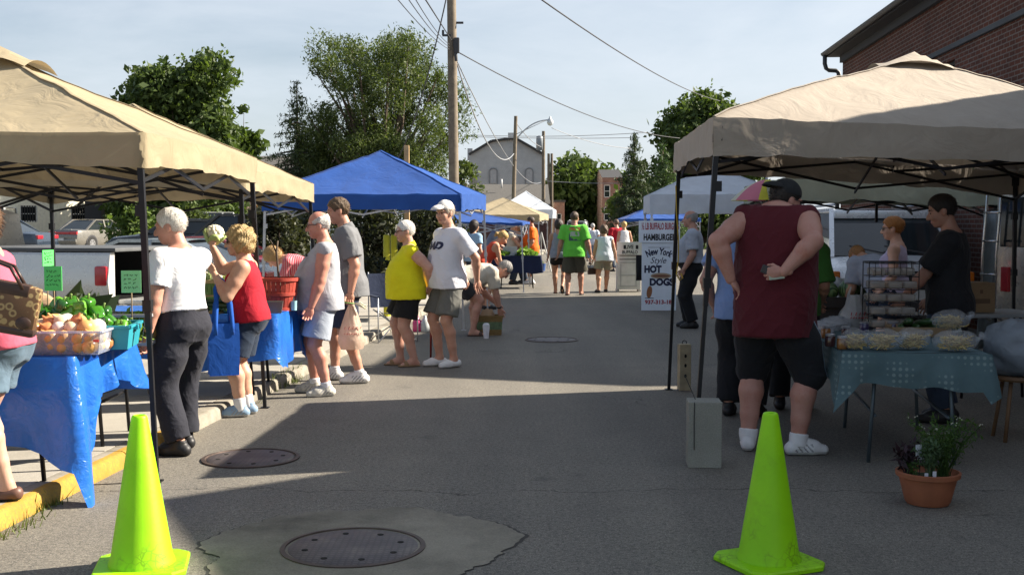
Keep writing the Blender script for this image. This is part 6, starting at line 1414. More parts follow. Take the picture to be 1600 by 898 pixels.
# --- baskets
def basket(label, loc, r0, r1, h, m, hoop, group='bushel baskets on the stall'):
    t = thing('bushel_basket', label, 'basket', loc, rr.uniform(0, 3), group); mb = MB(); n = 26
    for k in range(n):
        a0, a1 = 2 * math.pi * (k + .06) / n, 2 * math.pi * (k + .94) / n; vs = []
        for rd in (0, .006):
            for z_, r_ in ((0, r0), (h * .5, (r0 + r1) / 2 + .004), (h, r1)):
                for a in (a0, a1): vs.append(V(((r_ - rd) * math.cos(a), (r_ - rd) * math.sin(a), z_)))
        mb.add(vs, [(0, 1, 3, 2), (2, 3, 5, 4), (7, 6, 8, 9), (9, 8, 10, 11), (0, 2, 8, 6), (2, 4, 10, 8), (3, 1, 7, 9), (5, 3, 9, 11), (4, 5, 11, 10)])
    mb.lathe([(r0 - .008, .004), (.001, .004)], n=24, cap=False); mb.lathe([((r0 + r1) / 2 - .012, h * .45), (r0 - .014, .01)], n=24, cap=False); mb.obj('staves', m, t)
    for z_ in (.03, .5, .95):
        mb = MB(); r_ = r0 + (r1 - r0) * z_ + .004; mb.lathe([(r_, h * z_ - .016), (r_ + .006, h * z_ - .014), (r_ + .007, h * z_ + .014), (r_, h * z_ + .016)], n=32, cap=False); mb.obj('hoop', hoop, t, True, auto=40)
    return t
GB = mat('basket_green', (.13, .24, .07), .75, var=.3, scale=10, bump=.4, bscale=40); GBH = mat('basket_natural', (.46, .36, .17), .75, var=.2); RB = mat('basket_red', (.40, .055, .035), .65, var=.22, scale=12, bump=.4, bscale=40)
gb = V(((338 - 800) / FPX * 10.05, 10.05, ZT2)); basket('green slatted bushel basket heaped with cauliflower', gb, .12, .165, .29, GB, GBH)
CAU = mat('cauliflower_curd', (.74, .70, .55), .8, var=.08, scale=30, bump=.9, bscale=90, dist=.01)
def caulif():
    mb = MB(); mb.ell((0, 0, 0), (.062, .062, .052), None, 22, 16, .16, 3)
    for k in range(26): a = k * 2.4; f = k / 26; mb.ell((math.cos(a) * .05 * math.sqrt(f), math.sin(a) * .05 * math.sqrt(f), .046 * math.sqrt(max(0, 1 - f)) + .004), .018, None, 8, 6)
    mb.m = 1
    for k in range(5): a = k * 1.26; mb.ell((math.cos(a) * .056, math.sin(a) * .056, -.022), (.010, .040, .046), Matrix.Rotation(a, 4, 'Z') @ Matrix.Rotation(.5, 4, 'Y'), 12, 8, .5, k)
    return mb
CLF = mat('cauliflower_leaf', (.36, .46, .16), .6)
def mkc(): return caulif().obj('cauliflower', [CAU, CLF], None, True)
for i in range(6): put('caul', mkc, 'white cauliflower head heaped in the green basket', 'cauliflower', 'cauliflowers in the green basket', gb + V((math.cos(i * 1.2) * .09 * (i < 5), math.sin(i * 1.2) * .09 * (i < 5), .30 + .07 * (i == 5))), (rr.uniform(-.4, .4), rr.uniform(-.4, .4), i))
rb = V(((434 - 800) / FPX * 10.35, 10.35, ZT2)); basket('red slatted bushel basket with a bare sapling standing in it', rb, .135, .185, .29, RB, RB)
mb = MB(); mb.tube([(0, 0, .05), (.005, 0, .3), (-.012, 0, .52), (.0, .01, .62)], [.012, .011, .010, .007], 7); mb.tube([(-.008, 0, .5), (-.05, 0, .60), (-.07, 0, .63)], [.008, .006, .004], 6); mb.ell((0, 0, .22), (.145, .145, .03), None, 16, 8); o = mb.obj('sapling', BARK, None, True); o.location = rb; tag(o, 'bare forked sapling stick standing in the red basket', 'sapling')
ZUC = mat('zucchini_green', (.022, .06, .016), .3, var=.3, scale=20, spec=.5)
for i in range(16):
    def mk():
        mb = MB(); mb.tube([(-.11, 0, 0), (-.10, 0, 0), (-.05, .006, 0), (.05, .008, 0), (.095, 0, 0), (.105, 0, 0)], [.008, .022, .027, .026, .016, .008], 10); return mb.obj('zucchini', ZUC, None, True)
    put('zuc', mk, 'dark green zucchini in the pile below the green basket', 'zucchini', 'zucchini piled on the stall', V(((345 - 800) / FPX * 9.93 + rr.uniform(-.16, .16), 9.93 + rr.uniform(-.04, .04), ZT2 + .03 + .045 * (i // 6))), (0, rr.uniform(-.15, .15), rr.uniform(-.6, .9)), rr.uniform(.85, 1.1))
TOM = mat('tomato_red', (.55, .035, .015), .22, spec=.6)
for i in range(5):
    def mk():
        mb = MB(); mb.lathe([(.001, .022), (.012, .027), (.030, .02), (.036, .0), (.028, -.022), (.001, -.028)], n=16, cap=False); return mb.obj('tomato', TOM, None, True)
    put('tom', mk, 'red tomato beside the green basket', 'tomato', 'tomatoes by the green basket', V(((362 - 800) / FPX * 10.15 + .05 * (i % 3) - .04, 10.15 + .07 * (i // 3), ZT2 + .035 + .05 * (i == 4))), rrot())
POT = mat('pulp_grey', (.20, .20, .17), .9)
c = V(((428 - 800) / FPX * 10.0, 10.0, ZT2)); t = thing('berry_box', 'grey pulp berry box in front of the red basket', 'box', c, R(10)); mb = MB(); mb.add([(-.06, -.06, 0), (.06, -.06, 0), (.06, .06, 0), (-.06, .06, 0), (-.075, -.075, .10), (.075, -.075, .10), (.075, .075, .10), (-.075, .075, .10)], [(0, 1, 2, 3), (0, 4, 5, 1), (1, 5, 6, 2), (2, 6, 7, 3), (3, 7, 4, 0)]); mb.obj('box_wall', POT, t); mb = MB(); mb.grid([[V((x, y, .085 + .012 * noise.noise(V((x * 60, y * 60, 0))))) for y in np.linspace(-.07, .07, 9)] for x in np.linspace(-.07, .07, 9)]); mb.obj('box_filling', mat('dark_soil', (.05, .06, .025), .95), t, True)
c = V(((458 - 800) / FPX * 10.3, 10.3, ZT2)); mb = MB(); mb.lathe([(.028, 0), (.034, .085), (.031, .085), (.026, .01)], n=18); mb.box((.0, 0, .10), (.012, .004, .06)); o = mb.obj('paper_cup', mat('cup_mint', (.35, .62, .66), .6), None, True, auto=40); o.location = c; tag(o, 'small mint coloured paper cup beside the red basket', 'cup')
# ------------------------------------------------------------------ road objects
CONE = None
def cone_mat():
    m, nt, out = nt_new('cone_lime'); co = coords(nt); n1 = noise_(nt, co, 3, 4, .6); vo = nt.nodes.new('ShaderNodeTexVoronoi'); vo.feature = 'DISTANCE_TO_EDGE'; vo.inputs['Scale'].default_value = 26; nv = nt.nodes.new('ShaderNodeTexNoise'); nv.inputs['Scale'].default_value = 9; L(nt, co, nv.inputs['Vector']); av = nt.nodes.new('ShaderNodeVectorMath'); av.operation = 'MULTIPLY_ADD'; L(nt, nv.outputs[1], av.inputs[0]); av.inputs[1].default_value = (.12,) * 3; L(nt, co, av.inputs[2]); L(nt, av.outputs[0], vo.inputs['Vector'])
    scuff = math_(nt, 'MULTIPLY', ramp(nt, vo.outputs[0], [(0, (1, 1, 1)), (.10, (0, 0, 0))]).outputs[0], ramp(nt, noise_(nt, co, 4.5, 3), [(.48, (0, 0, 0)), (.60, (.55, .55, .55))]).outputs[0])
    s = nt.nodes.new('ShaderNodeSeparateXYZ'); L(nt, co, s.inputs[0]); oi = nt.nodes.new('ShaderNodeObjectInfo')
    scuff = math_(nt, 'MULTIPLY', scuff, ramp(nt, s.outputs[2], [(.22, (1, 1, 1)), (.36, (.12, .12, .12))]).outputs[0])
    base = ramp(nt, n1, [(.3, (.36, .80, .008)), (.7, (.46, .92, .012))]).outputs[0]
    grime = math_(nt, 'MULTIPLY', ramp(nt, noise_(nt, co, 7, 6, .7), [(.5, (0, 0, 0)), (.72, (.5, .5, .5))]).outputs[0], ramp(nt, s.outputs[2], [(.0, (1, 1, 1)), (.12, (.55, .55, .55)), (.7, (.15, .15, .15))]).outputs[0])
    base = mixc(nt, grime, base, (.16, .27, .03)); c = mixc(nt, scuff, base, (.10, .26, .02)); p = prin(nt, out, c, .45, 0, bump_(nt, noise_(nt, co, 60, 3), .12, .004), .4)
    t = nt.nodes.new('ShaderNodeBsdfTranslucent'); L(nt, c, t.inputs[0]); mx = nt.nodes.new('ShaderNodeMixShader'); mx.inputs[0].default_value = .28; L(nt, p.outputs[0], mx.inputs[1]); L(nt, t.outputs[0], mx.inputs[2]); L(nt, mx.outputs[0], out.inputs[0]); return m
CONE = cone_mat()
def cone_(label, px, py, rz):
    c = G(px, py); t = thing('traffic_cone', label, 'traffic cone', c, rz, 'lime traffic cones closing the street'); H_ = .71
    mb = MB(); mb.lathe([(.150, .028), (.146, .045), (.138, .06), (.036, H_ - .012), (.032, H_ - .003), (.026, H_), (.020, H_ - .004), (.022, H_ - .03), (.12, .05)], n=48, cap=False); mb.obj('cone_body', CONE, t, True, auto=50)
    mb = MB(); b = .205; k = .055; oc = [(-b + k, -b), (b - k, -b), (b, -b + k), (b, b - k), (b - k, b), (-b + k, b), (-b, b - k), (-b, -b + k)]
    mb.add([V((x, y, .004)) for x, y in oc] + [V((x, y, .020)) for x, y in oc] + [V((x * .96, y * .96, .028)) for x, y in oc], [tuple(reversed(range(8)))] + [(i, (i + 1) % 8, 8 + (i + 1) % 8, 8 + i) for i in range(8)] + [(8 + i, 8 + (i + 1) % 8, 16 + (i + 1) % 8, 16 + i) for i in range(8)] + [tuple(range(16, 24))]); mb.obj('base', CONE, t)
cone_('clean lime green traffic cone in the sun by the kerb, left foreground', 222, 887, R(12)); cone_('scuffed lime green traffic cone in the shade, right foreground', 1201, 880, R(24))
BLOCK = concrete('block_concrete', (.30, .30, .26), stain=.3)
c = G(1103, 731); t = thing('concrete_block', 'grey concrete block standing on end against the canopy leg', 'block', (c.x, c.y + .1, 0), R(-4)); mb = MB(); mb.box((0, 0, .215), (.215, .20, .43), bev=.006); mb.obj('block', BLOCK, t); mb = MB(); mb.tube([(-.07, -.102, .43), (-.072, -.104, .3), (-.07, -.104, .12)], .003, 5); mb.tube([(-.13, -.03, .60), (-.06, -.05, .44)], .003, 5); mb.obj('tie_cord', mat('cord_dark', (.04, .04, .04), .8), t)
c = G(1070, 610); t = thing('timber_block', 'pale timber block with three holes weighting the rear canopy leg', 'block', (c.x, c.y + .05, 0), R(5)); mb = MB(); mb.box((0, 0, .22), (.112, .10, .44), bev=.006); mb.obj('block', mat('timber_grey', (.38, .32, .21), .85, var=.25, scale=9), t); mb = MB()
for z in (.14, .24, .33): mb.lathe([(.013, 0), (.001, .0)], (0, 0, 0), 10, False); 
mb.v = []; mb.f = []; mb.mi = []
for z in (.14, .24, .33): mb.add([V((.012 * math.cos(a), -.0525, z + .018 * math.sin(a))) for a in np.linspace(0, 6.283, 12, endpoint=False)], [tuple(range(12))])
mb.obj('holes', mat('hole_black', (.012, .011, .010), .9), t); mb = MB(); mb.tube([(.02 * math.cos(a), 0, .455 + .018 * math.sin(a)) for a in np.linspace(-.6, 3.8, 12)], .004, 5); mb.obj('eye_hook', BLK, t, True)
mb = MB(); a = at(1056, 290, 10.9); c = [at(1056, 290, 10.85), at(1057, 330, 10.85), at(1060, 372, 10.85), at(1060, 405, 10.85), at(1057, 428, 10.85), at(1062, 438, 10.82), at(1067, 434, 10.85), at(1064, 427, 10.85)]; mb.tube([p - a for p in c], .006, 6); o = mb.obj('cord', mat('cord_yellow', (.55, .38, .05), .7), None, True); o.location = a; tag(o, 'yellow tie cord dangling from the rear leg of the taupe canopy', 'cord')
# flower pot
TERRA = mat('terracotta', (.33, .115, .055), .75, var=.18, scale=7, bump=.15)
c = G(1449, 786); t = thing('flower_pot', 'wide terracotta pot of mixed herbs on the road', 'plant pot', (c.x, c.y, 0)); mb = MB(); mb.lathe([(.001, .006), (.115, .004), (.125, .02), (.145, .10), (.158, .155), (.175, .160), (.178, .185), (.165, .188), (.158, .165), (.14, .15), (.001, .15)], n=44, cap=False); mb.obj('pot', TERRA, t, True, auto=40); mb = MB(); mb.grid([[V((x, y, .158 + .01 * noise.noise(V((x * 40, y * 40, 0))))) for y in np.linspace(-.105, .105, 9)] for x in np.linspace(-.105, .105, 9)]); mb.obj('soil', mat('dark_soil', (.05, .06, .025), .95), t, True)
def sprig(name, x, y, ns, h, spread, m, lsz, nl, parent, seed, white=False):
    r = random.Random(seed); mb = MB(); P = []; tips = []
    for _ in range(ns):
        a = r.uniform(0, 6.283); l = spread * math.sqrt(r.random()); e = V((x + math.cos(a) * l, y + math.sin(a) * l, .16 + h * r.uniform(.6, 1.))); s0 = V((x + r.gauss(0, .02), y + r.gauss(0, .02), .155)); mid = s0.lerp(e, .5) + V((0, 0, h * .12)); mb.tube([s0, mid, e], [.0028, .002, .001], 4, False); tips.append(e)
        for k in range(nl): u = .25 + .75 * r.random(); q = s0.lerp(mid, u * 2) if u < .5 else mid.lerp(e, u * 2 - 1); P.append((q.x + r.gauss(0, lsz * .5), q.y + r.gauss(0, lsz * .5), q.z + r.gauss(0, lsz * .4)))
    v, f = leaves(np.array(P), lsz, .32); b = len(mb.v); mb.v += [V(q) for q in v]; mb.f += [[b + i for i in fc] for fc in f]; mb.mi += [0] * len(f); st = mb.obj(name, m, parent, False)
    if white:
        mb = MB()
        for e in tips[::4]:
            for _ in range(3): mb.ell(e + V((r.gauss(0, .008), r.gauss(0, .008), r.gauss(0, .005))), .004, None, 5, 4)
        mb.obj('blossom', mat('blossom_white', (.42, .42, .33), .7), st)
sprig('coriander_plant', .085, .0, 44, .34, .22, LEAF['herb'], .026, 30, t, 1, True); sprig('rosemary_plant', -.02, -.05, 16, .27, .08, leafmat('leaf_rosemary', (.05, .09, .04), (.12, .19, .09)), .032, 26, t, 2); sprig('purple_basil', -.10, .0, 14, .19, .08, LEAF['basil'], .05, 12, t, 3); sprig('small_herb', -.11, -.06, 7, .11, .05, LEAF['herb'], .028, 10, t, 4)
mb = MB(); mb.box((-.05, -.03, .30), (.075, .003, .085), rz=.3); mb.obj('plant_label', mat('label_white', (.7, .72, .78), .6), t)
for q_, s_ in (((-.045, -.10, .18), (.02, .003, .03)), ((.0, -.10, .185), (.02, .003, .04))): mb = MB(); mb.box(q_, s_); mb.obj('plant_label', mat('label_white', (.7, .72, .78), .6), t)
# ------------------------------------------------------------------ noodle table
ZN = .745
NA = G(1318, 549, ZN); NB = G(1545, 553, ZN); nx = (NB - NA); NW = nx.length; nx.z = 0; nx.normalize(); ny = V((-nx.y, nx.x, 0)); NA.z = 0; ny2 = (ny + V((-.10, 0, 0))).normalized()
def polka():
    m, nt, out = nt_new('polka_cloth'); co = coords(nt, 'Generated'); co = coords(nt)
    g = nt.nodes.new('ShaderNodeNewGeometry'); 
    # diamond dots laid out on the cloth's own axes: along the edge and down the drop
    vo = nt.nodes.new('ShaderNodeTexVoronoi'); vo.inputs['Scale'].default_value = 25; vo.inputs['Randomness'].default_value = 0.; L(nt, coords(nt, 'Object', None, (0, 0, R(12))), vo.inputs['Vector'])
    n1 = noise_(nt, co, 4, 4, .6); base = ramp(nt, n1, [(.3, (.075, .125, .14)), (.7, (.105, .165, .18))]).outputs[0]
    d = ramp(nt, vo.outputs['Distance'], [(.24, (1, 1, 1)), (.34, (0, 0, 0))]).outputs[0]
    prin(nt, out, mixc(nt, math_(nt, 'MULTIPLY', d, .42), base, (.30, .38, .37)), .85, 0, bump_(nt, noise_(nt, co, 6, 3, .55, 1.2), .3, .03), .2); return m
folding_table('table under the teal dotted cloth, on four thin metal legs', NA, nx, ny2, NW, 1.5, 0, ZN - .004, SLAB, mat('leg_blue_grey', (.10, .13, .15), .5, .5), False)
def d3(k, s):
    if k == 0: return .20 + .05 * s + .20 * max(0, (.12 - s) / .12) + .22 * max(0, (s - .94) / .06)
    if k == 3: return .22 + .18 * max(0, (s - .9) / .1)
    if k == 1: return .28
    return .25
draped('dotted_tablecloth', 'teal tablecloth with small pale dots on the noodle table', 'tablecloth', NA, nx, ny2, NW + .01, 1.5, ZN, d3, polka(), fold=.03, seed=8.2)
def np_(px, py, z=ZN + .004): return G(px, py, z)
NOOD = mat('noodle_yellow', (.58, .42, .13), .5, var=.15); BAGC = clear('bag_plastic', (.88, .90, .92), .16, .10)
def noodle_bag(label, loc, sx, sy, sz, rz, seed):
    t = thing('noodle_bag', label, 'bag of noodles', loc, rz, 'clear bags of yellow noodles'); r = random.Random(seed); mb = MB()
    for _ in range(230):
        a = r.uniform(0, 6.283); c = V((r.gauss(0, .27) * sx, r.gauss(0, .27) * sy, sz * (.12 + .55 * r.random()))); c.x = max(-sx * .62, min(sx * .62, c.x)); c.y = max(-sy * .5, min(sy * .5, c.y)); l = .026; d = V((math.cos(a) * l, math.sin(a) * l, r.gauss(0, .008))); pr = V((-d.y, d.x, 0)) * r.uniform(-.5, .5); pts = [c - d, c - d * .3 + pr, c + d * .4 + pr * .6, c + d]
        mb.tube([V((p.x, p.y, max(.005, p.z))) for p in pts], .0030, 4, False)
    mb.obj('noodles', NOOD, t); mb = MB(); mb.ell((0, 0, sz * .5), (sx, sy, sz * .52), None, 24, 14, .14, seed); mb.tube([(sx * .9, 0, sz * .55), (sx * 1.05, .0, sz * .62), (sx * 1.18, .02, sz * .75)], [.02, .012, .03], 8); mb.obj('bag', BAGC, t, True)
for i, (px, py, sx, rz, dz, lb) in enumerate(((1340, 548, .095, .3, 0, 'leftmost clear bag of pale noodles next to the jars'), (1385, 549, .125, -.2, 0, 'second clear bag of noodles from the jars'), (1432, 548, .135, .4, 0, 'clear bag of noodles in the middle of the front row'), (1500, 551, .15, -.1, 0, 'front right clear bag of noodles at the table corner'), (1492, 533, .15, .2, .075, 'clear bag of noodles lying on top of the corner one'))):
    p = np_(px, py) + ny2 * .10; p.z = ZN + .004 + dz; noodle_bag(lb, p, sx, .095, .14, rz, i + 1)
JG = clear('jar_glass', (.75, .72, .68), .35, .06)
for i, (px, py, col, lb) in enumerate((((1297), 541, (.05, .02, .02), 'dark jam jar at the left front of the dotted cloth'), (1316, 545, (.22, .10, .03), 'amber jam jar beside the leftmost noodle bag'), (1290, 528, (.28, .12, .04), 'orange jar behind the dark one'), (1322, 528, (.06, .02, .03), 'dark jar with a pale lid in the second row'), (1350, 520, (.05, .04, .10), 'jar with a shiny lid behind the second noodle bag'), (1395, 520, (.05, .04, .09), 'jar with a shiny lid behind the middle noodle bag'), (1440, 520, (.05, .04, .08), 'jar with a shiny lid behind the corner noodle bags'))):
    p = np_(px, py); t = thing('jam_jar', lb, 'jar', p, 0, 'jars on the dotted cloth'); mb = MB(); mb.lathe([(.032, .002), (.036, .01), (.036, .062), (.031, .072)], n=20); mb.obj('jar', mat('jam_%d' % i, col, .12, spec=.7), t, True, auto=40); mb = MB(); mb.lathe([(.033, .0722), (.034, .084), (.031, .087)], n=20); mb.obj('lid', mat('jar_lid', (.40, .40, .44), .3, .6), t, True, auto=40)
for i, (px, py, w_, lb) in enumerate(((1283, 522, .11, 'crumpled clear plastic wrap at the left end of the dotted cloth'), (1305, 513, .12, 'crumpled clear wrap under the grocery bag'))):
    mb = MB(); mb.crumple((w_, .08, .055), i + 9, 30, 20, .3, .2); o = mb.obj('plastic_wrap', clear('wrap_plastic', (.8, .82, .86), .45, .1), None, True); o.location = np_(px, py) + V((0, 0, .045)); tag(o, lb, 'wrap')
def carrier(name, label, loc, w, d, h, m, rz=0., seed=3, handles=True, tie=False, writing=None):
    """thin plastic carrier bag: bulging lower part gathered to a neck"""
    t = thing(name, label, 'bag', loc, rz); mb = MB(); rows = []
    for q in range(15):
        f = q / 14.; wd = max(.16, 1.06 * (1 - f) ** .75 * (1 - .30 * max(0, .18 - f) / .18)) if tie else (.62 + .42 * math.sin(math.pi * min(1, f * 1.25 + .12))) if f < .7 else (.62 + .42 * math.sin(math.pi * .99)) * (1 - (f - .7) / .3 * .25); row = []
        for k in range(33):
            a = 2 * math.pi * k / 32; cr = 1 + (.05 + .10 * f) * math.sin(k * 2.1 + seed + f * 2) * f + .12 * noise.noise(V((math.cos(a) * 1.6, math.sin(a) * 1.6, f * 3 + seed)))
            row.append(V((math.cos(a) * w / 2 * wd * cr, math.sin(a) * d / 2 * wd * cr, h * f * (1 + .02 * math.sin(k * 1.3)) + .003)))
        rows.append(row)
    mb.grid([list(reversed(r_)) for r_ in rows]); mb.add(rows[0][:-1], [tuple(range(32))]); mb.obj('bag', m, t, True)
    if handles:
        for sg in (-1, 1):
            mb = MB(); rows = [[V((sg * w * (.22 - .05 * u), y + .01 * math.sin(u * 5), h * (.95 + .32 * u))) for y in (-.03 * (1 - u * .5), .0, .03 * (1 - u * .5))] for u in np.linspace(0, 1, 6)]; mb.grid(rows); mb.obj('handle', m, t, True)
    if writing:
        mb = MB(); r = random.Random(seed)
        for row, zz in enumerate((.46, .34)):
            for q in range(5 if row == 0 else 8):
                x = (-.26 + .52 * q / (4 if row == 0 else 7)) * w; rr_ = -d * .5 * math.sqrt(max(.1, 1 - (2 * x / w) ** 2)) * (1.06 * (1 - zz) ** .75 if tie else 1.02) - .008; hh_ = .026 if row == 0 else .012
                mb.bar((x - r.uniform(0, .006), rr_, h * zz - hh_ / 2), (x + r.uniform(0, .008), rr_, h * zz + hh_ / 2), w * (.06 if q % 2 else .035), .003)
        mb.obj('red_print', writing, t)
    return t
WPL = plastic_cloth('carrier_white', (.62, .62, .62), .35, .35)
carrier('carrier_bag', 'white carrier bag with smeared red print on the noodle table', np_(1336, 512), .26, .18, .26, WPL, .1, 3, True, False, mat('print_red', (.5, .04, .05), .5))
# wire rack of wrapped cookies
rk = np_(1398, 520) + V((0, .12, 0)); rk.z = ZN + .004; t = thing('wire_rack', 'black wire rack stacked with wrapped cookies on the noodle table', 'rack', rk, R(-6)); mb = MB(); w_, d_, h_ = .37, .24, .54
for x in (-w_ / 2, w_ / 2):
    for y in (-d_ / 2, d_ / 2): mb.tube([(x, y, 0), (x, y, h_)], .004, 6)
for k in range(6):
    z = .03 + k * .1
    for y in (-d_ / 2, d_ / 2): mb.tube([(-w_ / 2, y, z), (w_ / 2, y, z)], .0032, 5)
    for x in np.linspace(-w_ / 2, w_ / 2, 7): mb.tube([(x, -d_ / 2, z), (x, d_ / 2, z)], .0022, 4)
for x in np.linspace(-w_ / 2, w_ / 2, 9): mb.tube([(x, -d_ / 2, h_ - .10), (x, -d_ / 2, h_)], .0022, 4)
for x0, y0, x1, y1 in ((-1, -1, 1, -1), (1, -1, 1, 1), (1, 1, -1, 1), (-1, 1, -1, -1)): mb.tube([(x0 * w_ / 2, y0 * d_ / 2, h_), (x1 * w_ / 2, y1 * d_ / 2, h_)], .004, 6)
mb.obj('rack_frame', BLK, t)
PKC = [mat('cookie_tan', (.40, .27, .16), .6), mat('cookie_pale', (.52, .42, .30), .6), mat('cookie_brown', (.26, .16, .09), .6)]
for k in range(5):
    for i in range(3):
        def mk(i=i):
            mb = MB(); r = random.Random(i)
            for q in range(7): mb.lathe([(.001, .006), (.024, .004), (.026, .009), (.018, .015), (.001, .017)], (r.uniform(-.028, .028), r.uniform(-.05, .05), .008 * (q // 2)), 12, False)
            mb.m = 1; mb.box((0, 0, .030), (.108, .19, .058), bev=.016); return mb.obj('cookie_pack', [PKC[i], clear('wrap_pack', (.74, .71, .66), .30, .1)], None, True)
        put('cook%d' % i, mk, 'clear wrapped pack of cookies on the black wire rack', 'cookies', 'cookie packs on the wire rack', rk + V(((i - 1) * .117, rr.uniform(-.015, .015), .036 + k * .1)), (0, 0, rr.uniform(-.15, .15)))
def carton(label, loc, size, rz, m, group=None, open_=False, name='cardboard_box', prt=None):
    t = thing(name, label, 'box', loc, rz, group); w_, d_, h_ = size; mb = MB()
    if open_:
        for x, y, sx_, sy_ in ((0, -d_ / 2, w_, .005), (0, d_ / 2, w_, .005), (-w_ / 2, 0, .005, d_), (w_ / 2, 0, .005, d_)): mb.box((x, y, h_ / 2), (sx_, sy_, h_))
        mb.box((0, 0, .004), (w_, d_, .006)); mb.obj('box_wall', m, t)
    else:
        mb.box((0, 0, h_ / 2), (w_, d_, h_), bev=.004); mb.obj('box_wall', m, t); mb = MB(); mb.box((0, 0, h_ + .002), (w_ * .99, .05, .002)); mb.obj('tape', mat('tape_tan', (.40, .30, .18), .3), t)
        if prt: mb = MB(); mb.box((0, -d_ / 2 - .002, h_ * .38), (w_ * .7, .002, h_ * .16)); mb.box((w_ * .1, -d_ / 2 - .002, h_ * .7), (w_ * .08, .002, h_ * .12)); mb.obj('print', prt, t)
    return t
CBD = mat('cardboard', (.30, .20, .11), .85, var=.1)
c = np_(1425, 524); carton('shallow cardboard tray of dark greens under the wire rack', c + V((.05, .03, 0)), (.42, .26, .07), R(-6), CBD, None, True, 'cardboard_tray')
for i in range(7): put('zuc', None, 'dark green zucchini in the cardboard tray by the rack', 'zucchini', 'zucchini in the cardboard tray', c + V((-.06 + .05 * i, .04 + .03 * (i % 3), .06 + .03 * (i % 2))), (0, .2 * (i % 2), 1.2 + .2 * i), 1.1)
mb = MB(); mb.box((0, 0, .012), (.24, .17, .02), rz=.3); mb.box((.01, .0, .03), (.22, .15, .012), rz=.1); o = mb.obj('magazine_pile', mat('paper_pale', (.45, .50, .48), .5), None); o.location = np_(1452, 518) + V((.1, .02, .0)); tag(o, 'small stack of pale papers beside the cardboard tray', 'papers')
c = G(1455, 500, .80); t = folding_table('low white folding table holding the closed carton behind the vendor', V((3.92, 10.3, 0)), V((1, .12, 0)), V((-.12, 1, 0)), .95, .6, 0, .775, mat('table_white', (.34, .36, .37), .6), BLK, False)
carton('closed brown carton with faded print on the white table', V((4.22, 10.6, .777)), (.34, .28, .27), R(8), CBD, None, False, prt=mat('print_faded', (.16, .10, .06), .8))
# big clear bag at the right edge, stool
mb = MB(); mb.crumple((.30, .22, .22), 21); o = mb.obj('plastic_sack', plastic_cloth('sack_bluish', (.34, .38, .42), .4, .3), None, True); o.location = at(1592, 545, 8.4) + V((.05, 0, 0)); tag(o, 'large crumpled plastic sack at the right edge beside the noodle table', 'sack')
t = thing('wooden_stool', 'wooden stool under the plastic sack, right of the noodle table', 'stool', (3.72, 8.4, 0), .3); WD = mat('stool_wood', (.16, .09, .045), .6)
mb = MB(); mb.lathe([(.17, .44), (.18, .455), (.17, .475)], n=24); mb.obj('seat', WD, t, True, auto=40)
for k in range(4): a = k * math.pi / 2 + .4; mb = MB(); mb.tube([(math.cos(a) * .12, math.sin(a) * .12, .445), (math.cos(a) * .19, math.sin(a) * .19, 0)], .015, 8); mb.obj('leg', WD, t, True)
# watermelons on a dark crate
def melon_mat():
    m, nt, out = nt_new('melon_rind'); co = coords(nt); w_ = nt.nodes.new('ShaderNodeTexWave'); w_.bands_direction = 'X'; w_.inputs['Scale'].default_value = 9; w_.inputs['Distortion'].default_value = 5; w_.inputs['Detail'].default_value = 3; L(nt, co, w_.inputs['Vector']); prin(nt, out, ramp(nt, w_.outputs[1], [(.25, (.025, .06, .02)), (.6, (.10, .18, .06)), (.85, (.18, .26, .10))]).outputs[0], .4, 0, None, .4); return m
MEL = melon_mat(); c = at(1318, 470, 13.0); t = thing('dark_crate', 'dark slatted crate carrying the watermelons before the white van', 'crate', (c.x + .05, 13.2, 0)); mb = MB(); zt = c.z
mb.box((0, 0, zt / 2), (1.0, .5, zt - .03)); 
for z in (.12, .32, .52, .7): mb.box((0, -.262, z), (1.02, .02, .12), bev=.004)
mb.obj('crate', mat('crate_dark', (.035, .028, .024), .8), t)
for i, (px, lb) in enumerate(((1277, 'large watermelon at the left end of the dark crate'), (1296, 'small round watermelon second from the left'), (1328, 'watermelon third along the dark crate'), (1366, 'watermelon at the right end of the dark crate'))):
    def mk():
        mb = MB(); mb.ell((0, 0, 0), (.135, .12, .118), None, 24, 16); return mb.obj('watermelon', MEL, None, True)
    sc = (1.12, .92, 1.05, .95)[i]; p = at(px, 455, 13.12); put('melon', mk, lb, 'watermelon', 'watermelons on the dark crate', V((p.x, 13.12 + .05 * (i % 2), zt + .115 * sc)), (rr.uniform(-.4, .4), rr.uniform(-.4, .4), rr.uniform(0, 3)), sc)
for px, lb in ((1311, 'white plastic bag tuck above the melons, left'), (1333, 'smaller white plastic tuck above the melons, right')):
    mb = MB(); mb.ell((0, 0, .05), (.09, .05, .10), None, 16, 10, .6, px); o = mb.obj('plastic_wrap', WPL, None, True); p = at(px, 432, 13.35); o.location = V((p.x, 13.38, zt + .09)); tag(o, lb, 'wrap')
